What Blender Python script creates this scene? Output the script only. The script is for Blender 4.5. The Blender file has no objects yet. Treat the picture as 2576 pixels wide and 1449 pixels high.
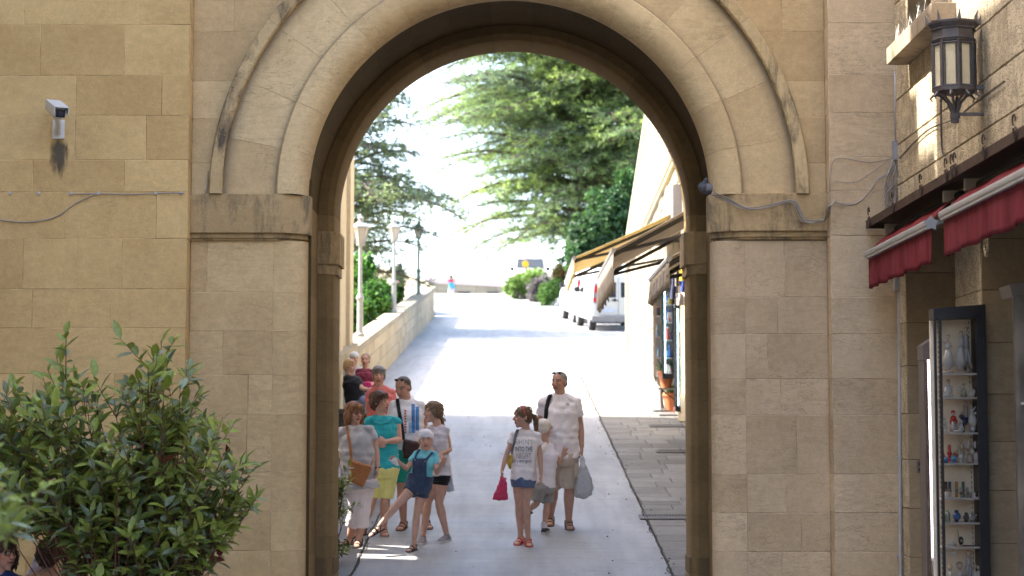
import bpy, bmesh, math, random
import numpy as np
from mathutils import Vector, Matrix, noise
from mathutils.bvhtree import BVHTree
random.seed(7)
S = bpy.context.scene
COL = S.collection
F = 4700.0                       # focal length in units of a 2576 px wide frame
CX, CY, HZ = 1288.0, 724.5, 1095.0
TH = math.atan((HZ - CY) / F)
cT, sT = math.cos(TH), math.sin(TH)

def P(px, py, D):
    """world point seen at (px,py) of the 2576x1449 photo at ground distance D"""
    u = (px - CX) / F; w = (CY - py) / F
    t = D / (cT - w * sT)
    return Vector((t * u, D, t * (sT + w * cT)))
def XZ(px, py, D):
    p = P(px, py, D); return p.x, p.z
GS, G0 = 0.1111, -3.42
def gz(y):
    if y < 13: return GS * 13 + G0 - (0 if y > 11 else 0)
    if y < 97: return GS * y + G0
    return GS * 97 + G0 - min((y - 97) * 0.10, 0.8)
def G(px, py):
    u = (px - CX) / F; w = (CY - py) / F
    a = cT - w * sT; b = sT + w * cT       # Y = t a ; Z = t b ; Z = GS Y + G0
    t = G0 / (b - GS * a)
    return Vector((t * u, t * a, t * b))

# ------------------------------------------------------------------ objects
def tag(o, label=None, cat=None, group=None, kind=None):
    if label: o['label'] = label
    if cat: o['category'] = cat
    if group: o['group'] = group
    if kind: o['kind'] = kind
    return o
def thing(name, label, cat, loc=(0, 0, 0), rz=0, group=None):
    o = bpy.data.objects.new(name, None); COL.objects.link(o)
    o.location = loc; o.rotation_euler = (0, 0, rz); o.empty_display_size = .1
    return tag(o, label, cat, group)
def link(name, me, mat, parent=None):
    o = bpy.data.objects.new(name, me); COL.objects.link(o)
    if mat is not None and len(me.materials) == 0: me.materials.append(mat)
    if parent is not None: o.parent = parent
    return o
def kids(o): return [c for c in bpy.data.objects if c.parent == o]
def copy_tree(o, parent=None):
    ch = kids(o); c = o.copy(); COL.objects.link(c)
    if parent is not None: c.parent = parent
    for k in ch: copy_tree(k, c)
    return c

class MB:
    """collects geometry, then becomes one mesh object"""
    def __init__(s): s.v = []; s.f = []; s.c = []; s.cur = (.5, .5, 0, 1); s.m = []; s.mi = 0
    def vert(s, p, c=None): s.v.append(tuple(p)); s.c.append(c or s.cur); return len(s.v) - 1
    def face(s, *i): s.f.append(tuple(i)); s.m.append(s.mi)
    def poly(s, pts, c=None): s.face(*[s.vert(p, c) for p in pts])
    def box(s, x0, x1, y0, y1, z0, z1, bev=0, M=None):
        if bev <= 0:
            pts = [(x, y, z) for x in (x0, x1) for y in (y0, y1) for z in (z0, z1)]
            if M is not None: pts = [M @ Vector(p) for p in pts]
            i = [s.vert(p) for p in pts]
            for q in ((0,1,3,2),(4,6,7,5),(0,4,5,1),(2,3,7,6),(0,2,6,4),(1,5,7,3)): s.face(*[i[k] for k in q])
            return
        bm = bmesh.new(); bmesh.ops.create_cube(bm, size=1)
        for v in bm.verts: v.co = Vector(((x0+x1)/2 + v.co.x*(x1-x0), (y0+y1)/2 + v.co.y*(y1-y0), (z0+z1)/2 + v.co.z*(z1-z0)))
        bmesh.ops.bevel(bm, geom=bm.edges[:], offset=bev, segments=2, affect='EDGES', profile=.6)
        s.addbm(bm, M)
    def addbm(s, bm, M=None):
        bm.verts.index_update(); o = len(s.v)
        for v in bm.verts: s.v.append(tuple(M @ v.co if M is not None else v.co)); s.c.append(s.cur)
        for f in bm.faces: s.f.append(tuple(o + v.index for v in f.verts)); s.m.append(s.mi)
        bm.free()
    def prism(s, pts, z0, z1, axis='z', bev=0):
        """pts in plan; extruded along an axis between z0 and z1"""
        def mk(p, z):
            return (p[0], p[1], z) if axis == 'z' else ((p[0], z, p[1]) if axis == 'y' else (z, p[0], p[1]))
        if bev > 0:
            bm = bmesh.new()
            a = [bm.verts.new(mk(p, z0)) for p in pts]; b = [bm.verts.new(mk(p, z1)) for p in pts]
            bm.faces.new(a[::-1]); bm.faces.new(b); n = len(pts)
            for i in range(n): bm.faces.new((a[i], a[(i+1) % n], b[(i+1) % n], b[i]))
            bmesh.ops.recalc_face_normals(bm, faces=bm.faces[:])
            bmesh.ops.bevel(bm, geom=bm.edges[:], offset=bev, segments=2, affect='EDGES', profile=.6)
            s.addbm(bm); return
        a = [s.vert(mk(p, z0)) for p in pts]; b = [s.vert(mk(p, z1)) for p in pts]
        s.face(*a[::-1]); s.face(*b); n = len(pts)
        for i in range(n): s.face(a[i], a[(i+1) % n], b[(i+1) % n], b[i])
    def tube(s, pts, rad, seg=8, ref=None, cap=True):
        """loft along pts; rad = r or list of r or (ra,rb); ref = lateral axis for elliptical rings"""
        pts = [Vector(p) for p in pts]; n = len(pts)
        if not isinstance(rad, list): rad = [rad] * n
        rings = []; prev = Vector(ref).normalized() if ref is not None and not isinstance(ref, list) else None
        for i in range(n):
            d = (pts[min(i+1, n-1)] - pts[max(i-1, 0)])
            if d.length < 1e-9: d = Vector((0, 0, 1))
            d.normalize()
            if isinstance(ref, list): u = Vector(ref[i])
            elif prev is not None: u = prev.copy()
            else:
                u = Vector((1, 0, 0)) if abs(d.x) < .9 else Vector((0, 1, 0))
            u = u - d * u.dot(d)
            if u.length < 1e-6: u = d.orthogonal()
            u.normalize(); w = d.cross(u)
            if not isinstance(ref, list): prev = u
            r = rad[i]; ra, rb = r if isinstance(r, tuple) else (r, r)
            rings.append([s.vert(pts[i] + u * (ra * math.cos(6.28318 * k / seg)) + w * (rb * math.sin(6.28318 * k / seg))) for k in range(seg)])
        for i in range(n - 1):
            for k in range(seg):
                a, b = rings[i], rings[i+1]; s.face(a[k], a[(k+1) % seg], b[(k+1) % seg], b[k])
        if cap: s.face(*rings[0][::-1]); s.face(*rings[-1])
    def ell(s, c, r, M=None, seg=14, rg=9):
        c = Vector(c)
        if not isinstance(r, (tuple, list)): r = (r, r, r)
        rings = []
        for j in range(1, rg):
            ph = math.pi * j / rg; z = math.cos(ph); q = math.sin(ph); row = []
            for k in range(seg):
                p = Vector((r[0]*q*math.cos(6.28318*k/seg), r[1]*q*math.sin(6.28318*k/seg), r[2]*z))
                row.append(s.vert(c + (M @ p if M is not None else p)))
            rings.append(row)
        T = Vector((0, 0, r[2])); T = M @ T if M is not None else T
        a = s.vert(c + T); b = s.vert(c - T)
        for k in range(seg):
            s.face(a, rings[0][k], rings[0][(k+1) % seg]); s.face(b, rings[-1][(k+1) % seg], rings[-1][k])
        for i in range(len(rings)-1):
            for k in range(seg): s.face(rings[i][k], rings[i+1][k], rings[i+1][(k+1) % seg], rings[i][(k+1) % seg])
    def cap(s, a, b, ra, rb, seg=12):
        """closed tapered limb with round ends"""
        a = Vector(a); b = Vector(b); s.tube([a, b], [ra, rb], seg); s.ell(a, ra, seg=12, rg=8); s.ell(b, rb, seg=12, rg=8)
    def lathe(s, prof, c=(0, 0, 0), seg=16, M=None):
        c = Vector(c); rings = []
        for r, z in prof:
            row = []
            for k in range(seg):
                p = Vector((r*math.cos(6.28318*k/seg), r*math.sin(6.28318*k/seg), z))
                row.append(s.vert(c + (M @ p if M is not None else p)))
            rings.append(row)
        for i in range(len(rings)-1):
            for k in range(seg): s.face(rings[i][k], rings[i][(k+1) % seg], rings[i+1][(k+1) % seg], rings[i+1][k])
        s.face(*rings[0][::-1]); s.face(*rings[-1])
    def mesh(s, name, smooth=False, off=None):
        me = bpy.data.meshes.new(name)
        v = s.v if off is None else [(p[0]-off[0], p[1]-off[1], p[2]-off[2]) for p in s.v]
        me.from_pydata(v, [], s.f)
        a = me.color_attributes.new('blk', 'FLOAT_COLOR', 'POINT')
        a.data.foreach_set('color', np.array(s.c, dtype=np.float32).ravel())
        if any(s.m): me.polygons.foreach_set('material_index', s.m)
        if smooth: me.polygons.foreach_set('use_smooth', [True] * len(s.f))
        me.update(); return me
    def build(s, name, mat, parent=None, smooth=False, local=False, auto=False):
        off = None
        if parent is not None and not local:
            off = parent.matrix_world.translation if False else world_loc(parent)
        me = s.mesh(name, smooth or auto, off)
        mats = mat if isinstance(mat, list) else [mat]
        for m in mats: me.materials.append(m)
        if auto: sharp(me)
        return link(name, me, None, parent)
def world_loc(o):
    l = Vector(o.location)
    while o.parent is not None: o = o.parent; l = l + Vector(o.location)
    return l
def sharp(me, ang=24):
    try: me.set_sharp_from_angle(angle=math.radians(ang))
    except Exception: pass

def remesh(mb, voxel, smooth=2, fac=.5):
    me = mb.mesh('tmp'); o = bpy.data.objects.new('tmp', me); COL.objects.link(o)
    m = o.modifiers.new('r', 'REMESH'); m.mode = 'VOXEL'; m.voxel_size = voxel; m.use_smooth_shade = True
    if smooth:
        k = o.modifiers.new('s', 'SMOOTH'); k.factor = fac; k.iterations = smooth
    dg = bpy.context.evaluated_depsgraph_get(); dg.update()
    out = bpy.data.meshes.new_from_object(o.evaluated_get(dg))
    bpy.data.objects.remove(o); bpy.data.meshes.remove(me)
    out.materials.clear()
    out.polygons.foreach_set('use_smooth', [True] * len(out.polygons))
    return out
def coords(me):
    a = np.empty(len(me.vertices) * 3, dtype=np.float32); me.vertices.foreach_get('co', a); return a.reshape(-1, 3)
def setcoords(me, a): me.vertices.foreach_set('co', a.astype(np.float32).ravel()); me.update()
def setcol(me, c, name='blk'):
    a = me.color_attributes.get(name) or me.color_attributes.new(name, 'FLOAT_COLOR', 'POINT')
    if c.shape[1] == 3: c = np.concatenate([c, np.ones((len(c), 1))], 1)
    a.data.foreach_set('color', c.astype(np.float32).ravel())

# ------------------------------------------------------------------ materials
def newmat(name):
    m = bpy.data.materials.new(name); m.use_nodes = True
    nt = m.node_tree; return m, nt, nt.nodes['Principled BSDF'], nt.nodes, nt.links
def pset(b, **k):
    for n, v in k.items():
        n = n.replace('_', ' ')
        if n in b.inputs: b.inputs[n].default_value = v
def c4(c): return (c[0], c[1], c[2], 1)
def nmap(N, L, scale=(1, 1, 1), rot=(0, 0, 0), coord='Object'):
    t = N.new('ShaderNodeTexCoord'); m = N.new('ShaderNodeMapping')
    m.inputs['Scale'].default_value = scale; m.inputs['Rotation'].default_value = rot
    L.new(t.outputs[coord], m.inputs['Vector']); return m.outputs['Vector']
def noi(N, L, vec, scale, detail=4, rough=.55, dist=0):
    n = N.new('ShaderNodeTexNoise'); n.inputs['Scale'].default_value = scale; n.inputs['Detail'].default_value = detail
    n.inputs['Roughness'].default_value = rough; n.inputs['Distortion'].default_value = dist
    if vec is not None: L.new(vec, n.inputs['Vector'])
    return n.outputs['Fac']
def ramp(N, L, fac, stops):
    r = N.new('ShaderNodeValToRGB'); e = r.color_ramp.elements
    while len(e) < len(stops): e.new(.5)
    for i, (p, c) in enumerate(stops):
        e[i].position = p; e[i].color = c4(c) if isinstance(c, (tuple, list)) else (c, c, c, 1)
    L.new(fac, r.inputs['Fac']); return r.outputs['Color']
def mix(N, L, a, b, fac, mode='MIX'):
    m = N.new('ShaderNodeMix'); m.data_type = 'RGBA'; m.blend_type = mode
    for s, v in ((6, a), (7, b)):
        if isinstance(v, (tuple, list)): m.inputs[s].default_value = c4(v)
        else: L.new(v, m.inputs[s])
    if isinstance(fac, (int, float)): m.inputs[0].default_value = fac
    else: L.new(fac, m.inputs[0])
    return m.outputs[2]
def mth(N, L, op, a, b=0, clamp=False):
    m = N.new('ShaderNodeMath'); m.operation = op; m.use_clamp = clamp
    for i, v in enumerate((a, b)):
        if isinstance(v, (int, float)): m.inputs[i].default_value = v
        else: L.new(v, m.inputs[i])
    return m.outputs[0]
def bump(N, L, b, h, strength=.3, dist=.01, prev=None):
    n = N.new('ShaderNodeBump'); n.inputs['Strength'].default_value = strength; n.inputs['Distance'].default_value = dist
    L.new(h, n.inputs['Height'])
    if prev is not None: L.new(prev, n.inputs['Normal'])
    L.new(n.outputs['Normal'], b.inputs['Normal']); return n.outputs['Normal']
def attr(N, L, name='blk'):
    a = N.new('ShaderNodeAttribute'); a.attribute_name = name
    s = N.new('ShaderNodeSeparateColor'); L.new(a.outputs['Color'], s.inputs[0])
    return a.outputs['Color'], s.outputs[0], s.outputs[1], s.outputs[2]
MC = {}
def simple(name, col, rough=.6, metal=0, var=.12, scale=8, bumpk=0, bscale=60, spec=.5, trans=0, sheen=0):
    if name in MC: return MC[name]
    m, nt, b, N, L = newmat(name); v = nmap(N, L)
    f = noi(N, L, v, scale, 5, .6)
    d = tuple(c * (1 - var) for c in col); u = tuple(min(c * (1 + var), 1) for c in col)
    c = ramp(N, L, f, [(.3, d), (.7, u)]); L.new(c, b.inputs['Base Color'])
    pset(b, Roughness=rough, Metallic=metal, Specular_IOR_Level=spec)
    if trans: pset(b, Transmission_Weight=trans)
    if sheen: pset(b, Sheen_Weight=sheen)
    if bumpk: bump(N, L, b, noi(N, L, v, bscale, 3, .6), bumpk, .004)
    MC[name] = m; return m
def colattr(name, rough=.6, bumpk=.0, bscale=90, sss=0, sheen=0, spec=.4):
    if name in MC: return MC[name]
    m, nt, b, N, L = newmat(name); v = nmap(N, L); c, r, g, bl = attr(N, L)
    f = noi(N, L, v, 14, 4, .6); k = ramp(N, L, f, [(.3, .88), (.7, 1.08)])
    L.new(mix(N, L, c, k, 1, 'MULTIPLY'), b.inputs['Base Color']); pset(b, Roughness=rough, Specular_IOR_Level=spec)
    if sss:
        pset(b, Subsurface_Weight=sss, Subsurface_Scale=.01)
        b.inputs['Subsurface Radius'].default_value = (1, .35, .2)
    if sheen: pset(b, Sheen_Weight=sheen)
    if bumpk: bump(N, L, b, noi(N, L, v, bscale, 3, .6), bumpk, .003)
    MC[name] = m; return m

def stone(name, c0, c1, mortar, streak=.5, rough_bump=.35, pits=.3, stain_shade=(.10, .08, .06), stain_amt=0, zgrad=None, veins=.4, bscale=1.0, pitcol=0, slo=.52):
    """ashlar stone; blk.r = tint of the block, blk.g = random offset, blk.b = mortar"""
    m, nt, b, N, L = newmat(name)
    col, r, g, bl = attr(N, L)
    t = N.new('ShaderNodeTexCoord')
    off = N.new('ShaderNodeVectorMath'); off.operation = 'MULTIPLY_ADD'
    comb = N.new('ShaderNodeCombineXYZ'); gg = mth(N, L, 'MULTIPLY', g, 37.0)
    for i in range(3): L.new(gg, comb.inputs[i])
    add = N.new('ShaderNodeVectorMath'); add.operation = 'ADD'
    L.new(t.outputs['Object'], add.inputs[0]); L.new(comb.outputs[0], add.inputs[1])
    V = add.outputs[0]
    def mp(sc, rot=(0, 0, 0)):
        k = N.new('ShaderNodeMapping'); k.inputs['Scale'].default_value = sc; k.inputs['Rotation'].default_value = rot
        L.new(V, k.inputs['Vector']); return k.outputs['Vector']
    base = ramp(N, L, mth(N, L, 'ADD', r, mth(N, L, 'MULTIPLY', mth(N, L, 'SUBTRACT', noi(N, L, V, 2.2, 5, .6), .5), .9)), [(.1, c0), (.9, c1)])
    st = noi(N, L, mp((1.2, 1.2, 5.5), (0, .15, 0)), 2.6, 7, .66, 2.4)      # bedding streaks
    sf = mth(N, L, 'MULTIPLY', ramp(N, L, g, [(.3, .25), (.75, 1.0)]), streak)
    base = mix(N, L, base, ramp(N, L, st, [(.3, .78), (.5, 1.0), (.72, 1.12)]), sf, 'MULTIPLY')
    base = mix(N, L, base, ramp(N, L, noi(N, L, V, 17, 5, .72, .4), [(.3, .86), (.7, 1.12)]), .8, 'MULTIPLY')
    sp = noi(N, L, V, 120, 3, .7)
    base = mix(N, L, base, ramp(N, L, sp, [(.25, .82), (.75, 1.14)]), .8, 'MULTIPLY')
    # veins: thin dark wandering lines on part of the blocks
    vn = N.new('ShaderNodeTexNoise'); vn.inputs['Scale'].default_value = 5; vn.inputs['Detail'].default_value = 5; vn.inputs['Distortion'].default_value = 1.2
    L.new(mp((1, 1, 3.4), (0, .3, 0)), vn.inputs['Vector'])
    vv = mth(N, L, 'ABSOLUTE', mth(N, L, 'SUBTRACT', vn.outputs['Fac'], .5))
    vmask = mth(N, L, 'MULTIPLY', ramp(N, L, vv, [(0, 1.0), (.018, 0.0)]), mth(N, L, 'MULTIPLY', ramp(N, L, noi(N, L, V, 1.3, 2), [(.48, 0.0), (.6, 1.0)]), veins))
    base = mix(N, L, base, tuple(x * .45 for x in c0), vmask)
    if stain_amt > 0:
        so = nmap(N, L, (3.5, 3.5, 1.0))
        s2 = ramp(N, L, noi(N, L, so, 1.6, 7, .72, .5), [(slo, 0.0), (slo + .16, 1.0)])
        base = mix(N, L, base, stain_shade, mth(N, L, 'MULTIPLY', s2, stain_amt))
    lg = noi(N, L, nmap(N, L, (1, 1, .6)), .55, 4, .6)                    # large soft weathering
    base = mix(N, L, base, ramp(N, L, lg, [(.3, .84), (.7, 1.1)]), .7, 'MULTIPLY')
    mcol = mix(N, L, mortar, tuple(x * .28 for x in c0), ramp(N, L, noi(N, L, nmap(N, L, (1, 1, 1)), 2.3, 5, .7), [(.40, 0.0), (.58, .9)]))
    base = mix(N, L, base, mcol, ramp(N, L, bl, [(.45, 0.0), (.85, 1.0)]))
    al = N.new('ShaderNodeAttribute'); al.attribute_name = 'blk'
    base = mix(N, L, base, stain_shade, mth(N, L, 'SUBTRACT', 1, al.outputs['Alpha']))  # alpha mixes this in, also as crease shade painted on the arch rings
    L.new(base, b.inputs['Base Color']); pset(b, Roughness=.88, Specular_IOR_Level=.25)
    n1 = bump(N, L, b, st, rough_bump * .5, .012)
    pt = N.new('ShaderNodeTexVoronoi'); pt.inputs['Scale'].default_value = 55 * bscale; L.new(mp((1, 1, 1.4)), pt.inputs['Vector'])
    pk = mth(N, L, 'MULTIPLY', ramp(N, L, pt.outputs['Distance'], [(.12, 0.0), (.3, 1.0)] if not pitcol else [(.2, 0.0), (.42, 1.0)]), ramp(N, L, noi(N, L, V, 9, 3), [(.4, 1.0), (.62, 0.55)]))
    if pitcol:
        base = mix(N, L, base, tuple(x * .45 for x in c0), mth(N, L, 'MULTIPLY', mth(N, L, 'SUBTRACT', 1, pk), pitcol)); L.new(base, b.inputs['Base Color'])  # pit shading also put into the colour, to back up the bump
    n2 = bump(N, L, b, pk, pits, .006, n1)
    n3 = bump(N, L, b, noi(N, L, V, 180, 4, .7), rough_bump * .55, .003, n2)
    bump(N, L, b, ramp(N, L, vv, [(0, 0.0), (.03, 1.0)]), veins * .25, .004, n3)
    MC[name] = m; return m

M_WARM = stone('warm_ashlar', (.48, .31, .13), (.68, .475, .22), (.70, .49, .25), .45, .3, .22, veins=.15)
M_MID = stone('tan_ashlar', (.47, .325, .165), (.66, .485, .265), (.68, .50, .28), .7, .35, .3, veins=.35)
M_GREY = stone('greyed_ashlar', (.46, .335, .205), (.66, .505, .33), (.72, .58, .42), .8, .5, .35, veins=.6)
M_ARCH = stone('arch_voussoir_stone', (.50, .355, .19), (.68, .52, .30), (.66, .51, .32), .7, .4, .3, veins=.55)
M_HOOD = stone('blackened_hood_stone', (.46, .33, .17), (.64, .49, .28), (.3, .22, .14), .7, .5, .3, stain_shade=(.06, .052, .045), stain_amt=.9, veins=.6, slo=.465)
M_IMP = stone('weathered_impost_stone', (.38, .265, .13), (.55, .40, .22), (.4, .29, .16), .8, .5, .35, stain_shade=(.11, .085, .06), stain_amt=.75, veins=.5, slo=.47)
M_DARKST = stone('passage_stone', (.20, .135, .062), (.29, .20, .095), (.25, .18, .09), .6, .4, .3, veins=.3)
M_VAULT = stone('dark_vault_stone', (.058, .036, .012), (.09, .058, .02), (.075, .05, .02), .6, .4, .3, veins=.3)  # one even tone, much darker than the passage stone
M_SHOP = stone('pitted_travertine', (.50, .40, .26), (.70, .59, .42), (.22, .17, .11), .25, .7, 1.0, stain_shade=(.12, .10, .08), stain_amt=.35, veins=.2, bscale=.7, pitcol=1.0)
M_FAR = stone('sunny_rubble_stone', (.215, .19, .14), (.325, .29, .22), (.10, .085, .06), .5, .6, .5, veins=.2)
M_PARA = stone('parapet_stone', (.30, .25, .17), (.46, .39, .28), (.30, .25, .18), .6, .5, .4, stain_shade=(.12, .10, .07), stain_amt=.35, veins=.3)

# ------------------------------------------------------------------ masonry geometry
def rb(): return (.5 + random.uniform(-.25, .25), random.random())
def blockq(mb, pts, inw, nrm, g=.0038, d=.003, tint=None, stain_shade=1.0):
    """one dressed block: pts = 4 corners (ccw seen from outside), nrm = outward normal"""
    r, q = rb(); r = tint if tint is not None else r
    pts = [Vector(p) for p in pts]; n = Vector(nrm); c = sum(pts, Vector()) / 4
    jit = random.uniform(-.0015, .0015)
    e1 = (pts[1] - pts[0]).normalized(); e2 = (pts[3] - pts[0]).normalized()
    s = ((1, 1), (-1, 1), (-1, -1), (1, -1))
    ob, ib = [], []
    seg = 5 if (pts[1] - pts[0]).length > .2 and (pts[1] - pts[0]).length < 3 else 1
    for k in range(4):
        A, B = pts[k], pts[(k+1) % 4]; A2, B2 = A + (e1 * s[k][0] + e2 * s[k][1]) * g, B + (e1 * s[(k+1) % 4][0] + e2 * s[(k+1) % 4][1]) * g
        for j in range(seg):
            f = j / seg; w_ = (c - A.lerp(B, f)).normalized() * (random.random() ** 3 * g * 1.3 if j else random.random() ** 2 * g * 1.2)
            ob.append(mb.vert(A.lerp(B, f) - n * d, (r, q, 1, stain_shade))); ib.append(mb.vert(A2.lerp(B2, f) + w_ + n * jit, (r, q, 0, stain_shade)))
    mb.face(*ib); m_ = len(ib)
    for k in range(m_): mb.face(ob[k], ob[(k+1) % m_], ib[(k+1) % m_], ib[k])
def wall_xz(mb, rows, y, x0, x1, circ=None, g=.0038):
    """rows = [(z_top, z_bottom, [joint xs])]; faces -Y"""
    for zt, zb, js in rows:
        xs = [x0] + sorted(j for j in js if x0 + .02 < j < x1 - .02) + [x1]
        for a, b in zip(xs[:-1], xs[1:]):
            if circ and clipped(mb, a, b, zb, zt, y, circ, g): continue
            blockq(mb, [(a, y, zb), (b, y, zb), (b, y, zt), (a, y, zt)], 0, (0, -1, 0), g)
def clipped(mb, a, b, zb, zt, y, circ, g):
    cx, cz, R = circ
    def bot(x):
        k = R * R - (x - cx) ** 2
        return cz + math.sqrt(k) if k > 0 else -99
    n = max(2, int((b - a) / .03)); xs = [a + g + (b - a - 2 * g) * i / n for i in range(n + 1)]
    if all(bot(x) <= zb for x in xs): return False
    r, q = rb(); C = (r, q, 0, 1)
    for x, x2 in zip(xs[:-1], xs[1:]):
        l0, l1 = max(zb + g, bot(x)), max(zb + g, bot(x2))
        if l0 >= zt - g and l1 >= zt - g: continue
        l0 = min(l0, zt - g); l1 = min(l1, zt - g)
        mb.face(mb.vert((x, y, l0), C), mb.vert((x2, y, l1), C), mb.vert((x2, y, zt - g), C), mb.vert((x, y, zt - g), C))
        Q = (r, q, 1, 1)
        mb.face(mb.vert((x, y, zt - g), C), mb.vert((x2, y, zt - g), C), mb.vert((x2, y + .003, zt), Q), mb.vert((x, y + .003, zt), Q))
        if l0 <= zb + g + 1e-4:
            mb.face(mb.vert((x, y + .003, zb), Q), mb.vert((x2, y + .003, zb), Q), mb.vert((x2, y, l1), C), mb.vert((x, y, l0), C))
    for x, xe in ((xs[0], a), (xs[-1], b)):
        l = max(zb + g, bot(x)); Q = (r, q, 1, 1)
        if l < zt - g:
            p = [mb.vert((x, y, l), C), mb.vert((xe, y + .003, l), Q), mb.vert((xe, y + .003, zt), Q), mb.vert((x, y, zt - g), C)]
            mb.face(*(p if xe > x else p[::-1]))
    return True
def sweep(mb, path, prof, cuts, seg=6, g=.0034, d=.003, flip=False, tints=None, al=None):
    """blocks of a moulding: path(t, a, b) -> xyz; prof = [(a,b)]; cuts = joint parameters"""
    n = len(prof); nm = []
    for i in range(n):
        p0 = prof[max(i-1, 0)]; p1 = prof[min(i+1, n-1)]
        tx, ty = p1[0]-p0[0], p1[1]-p0[1]; l = math.hypot(tx, ty) or 1
        nm.append((-ty / l, tx / l) if flip else (ty / l, -tx / l))
    for ci, (t0, t1) in enumerate(zip(cuts[:-1], cuts[1:])):
        r, q = rb(); m = 1e-3
        if tints: r = tints[ci % len(tints)]
        L0 = (Vector(path(t1, *prof[0])) - Vector(path(t0, *prof[0]))).length or 1
        dt = (t1 - t0) * g / L0
        ts = [(t0, 1), (t0 + dt, 0)] + [(t0 + dt + (t1 - t0 - 2*dt) * k / seg, 0) for k in range(1, seg)] + [(t1 - dt, 0), (t1, 1)]
        rows = []
        for t, gr in ts:
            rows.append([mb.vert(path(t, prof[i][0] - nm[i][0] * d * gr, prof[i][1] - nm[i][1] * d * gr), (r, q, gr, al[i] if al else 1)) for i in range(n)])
        for a, b in zip(rows[:-1], rows[1:]):
            for i in range(n - 1): mb.face(a[i], a[i+1], b[i+1], b[i])
# ================================================================= THE GATE BUILDING
YF, YS = 15.8, 15.55              # arch plane, flanking wall planes
gate = thing('gate_building', 'sandstone gate building with a deep round arch over the sloping street', 'building', (0, YF, gz(YF)))
def zz(v, D=YF): return XZ(CX, v, D)[1]
def xx(u, D=YF, v=700): return XZ(u, v, D)[0]
def rows_from(vs, joints, D, top=5.6, bottom=None, xr=None):
    """vs: joint heights in photo px from top down; joints: list of joint x px per row"""
    zs = [zz(v, D) for v in vs]; out = []
    for i in range(len(zs) - 1):
        js = [xx(j, D) for j in joints[i]] if i < len(joints) and joints[i] is not None else []
        if (i >= len(joints) or joints[i] is None) and xr:
            x = xr[0] + random.uniform(.25, .8)
            while x < xr[1] - .2: js.append(x); x += random.uniform(.5, .95)
        out.append((zs[i], zs[i+1], js))
    z = zs[0]; pre = []
    while z < top:
        h = random.uniform(.28, .42); js = []
        if xr:
            x = xr[0] + random.uniform(.2, .8)
            while x < xr[1] - .2: js.append(x); x += random.uniform(.5, .95)
        pre.append((z + h, z, js)); z += h
    z = zs[-1]; post = []; bottom = gz(D) - .05 if bottom is None else bottom
    while z > bottom:
        h = random.uniform(.3, .4); js = []
        if xr:
            x = xr[0] + random.uniform(.2, .8)
            while x < xr[1] - .2: js.append(x); x += random.uniform(.5, .95)
        post.append((z, z - h, js)); z -= h
    return pre + out + post
random.seed(11)
# left flanking wall
XL = xx(470, YS); XLr = xx(478, YF)
b = MB()
vsL = [0, 62, 190, 290, 402, 483, 600, 727, 825, 940, 1045, 1150, 1290, 1400]
jsL = [[47, 340], [90, 303], [182, 400], [182, 362], [77, 308], [159, 390], [57, 195, 306], [82, 278], [171], [88, 291], None, None, None]
wall_xz(b, rows_from(vsL, jsL, YS, xr=(-5.4, XL)), YS, -5.4, XL)
wl = b.build('left_wall', M_WARM, gate)
# chamfered return of the left wall down to the arch plane
def strip(name, xa, ya, xb, yb, vs, mat, flipx=False):
    b = MB(); zs = [zz(v, YS) for v in vs]; z = zs[0]
    zs = [zs[0] + .38 * k for k in range(5, 0, -1)] + zs
    while zs[-1] > gz(YS): zs.append(zs[-1] - .36)
    for zt, zb in zip(zs[:-1], zs[1:]):
        p = [(xa, ya, zb), (xb, yb, zb), (xb, yb, zt), (xa, ya, zt)]
        if flipx: p = [p[1], p[0], p[3], p[2]]
        e = Vector(p[1]) - Vector(p[0]); n = e.cross(Vector((0, 0, 1))).normalized()
        blockq(b, p, 0, n, .003, .004)
    return b.build(name, mat, gate)
strip('left_wall_return', XL, YS, XLr, YF, vsL, M_WARM)
# right flanking wall
XR = xx(2093, YS, 900); XRr = xx(2084, YF, 900); XS = 3.225        # shop wall plane
b = MB()
vsR = [58, 187, 283, 395, 479, 593, 747, 840, 953, 1044, 1193, 1290, 1388]
wall_xz(b, rows_from(vsR, [[]] * 12, YS), YS, XR, XS + .02)
b.build('right_wall', M_GREY, gate)
strip('right_wall_return', XR, YS, XRr, YF, vsR, M_GREY, True)
# spandrels above the impost
ACX, ACZ = xx(1281, YF), zz(490)
R_H, R_V, R_R, R_I = 2.545, 2.437, 1.976, 1.728
b = MB(); circ = (ACX, ACZ, R_H - .06)
vsS = [0, 79, 204, 299, 410, 490]
zsS = [zz(v) for v in vsS]; top = 5.6
rows = [(5.9, 5.4, [-1.6, .2, 1.9]), (5.4, 4.95, [-2.2, -.7, .9, 2.3]), (4.95, 4.5, [-1.8, .4, 1.5]), (4.5, 4.1, [-2.3, -.4, 2.2]), (4.1, zsS[0], [-1.4, 1.2])]
jS = [[581, 1973], [], [], [], []]
for i in range(5): rows.append((zsS[i], zsS[i+1], [xx(j) for j in jS[i]]))
wall_xz(b, rows, YF, XLr, XRr, circ)
b.build('spandrel', M_MID, gate)
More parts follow.
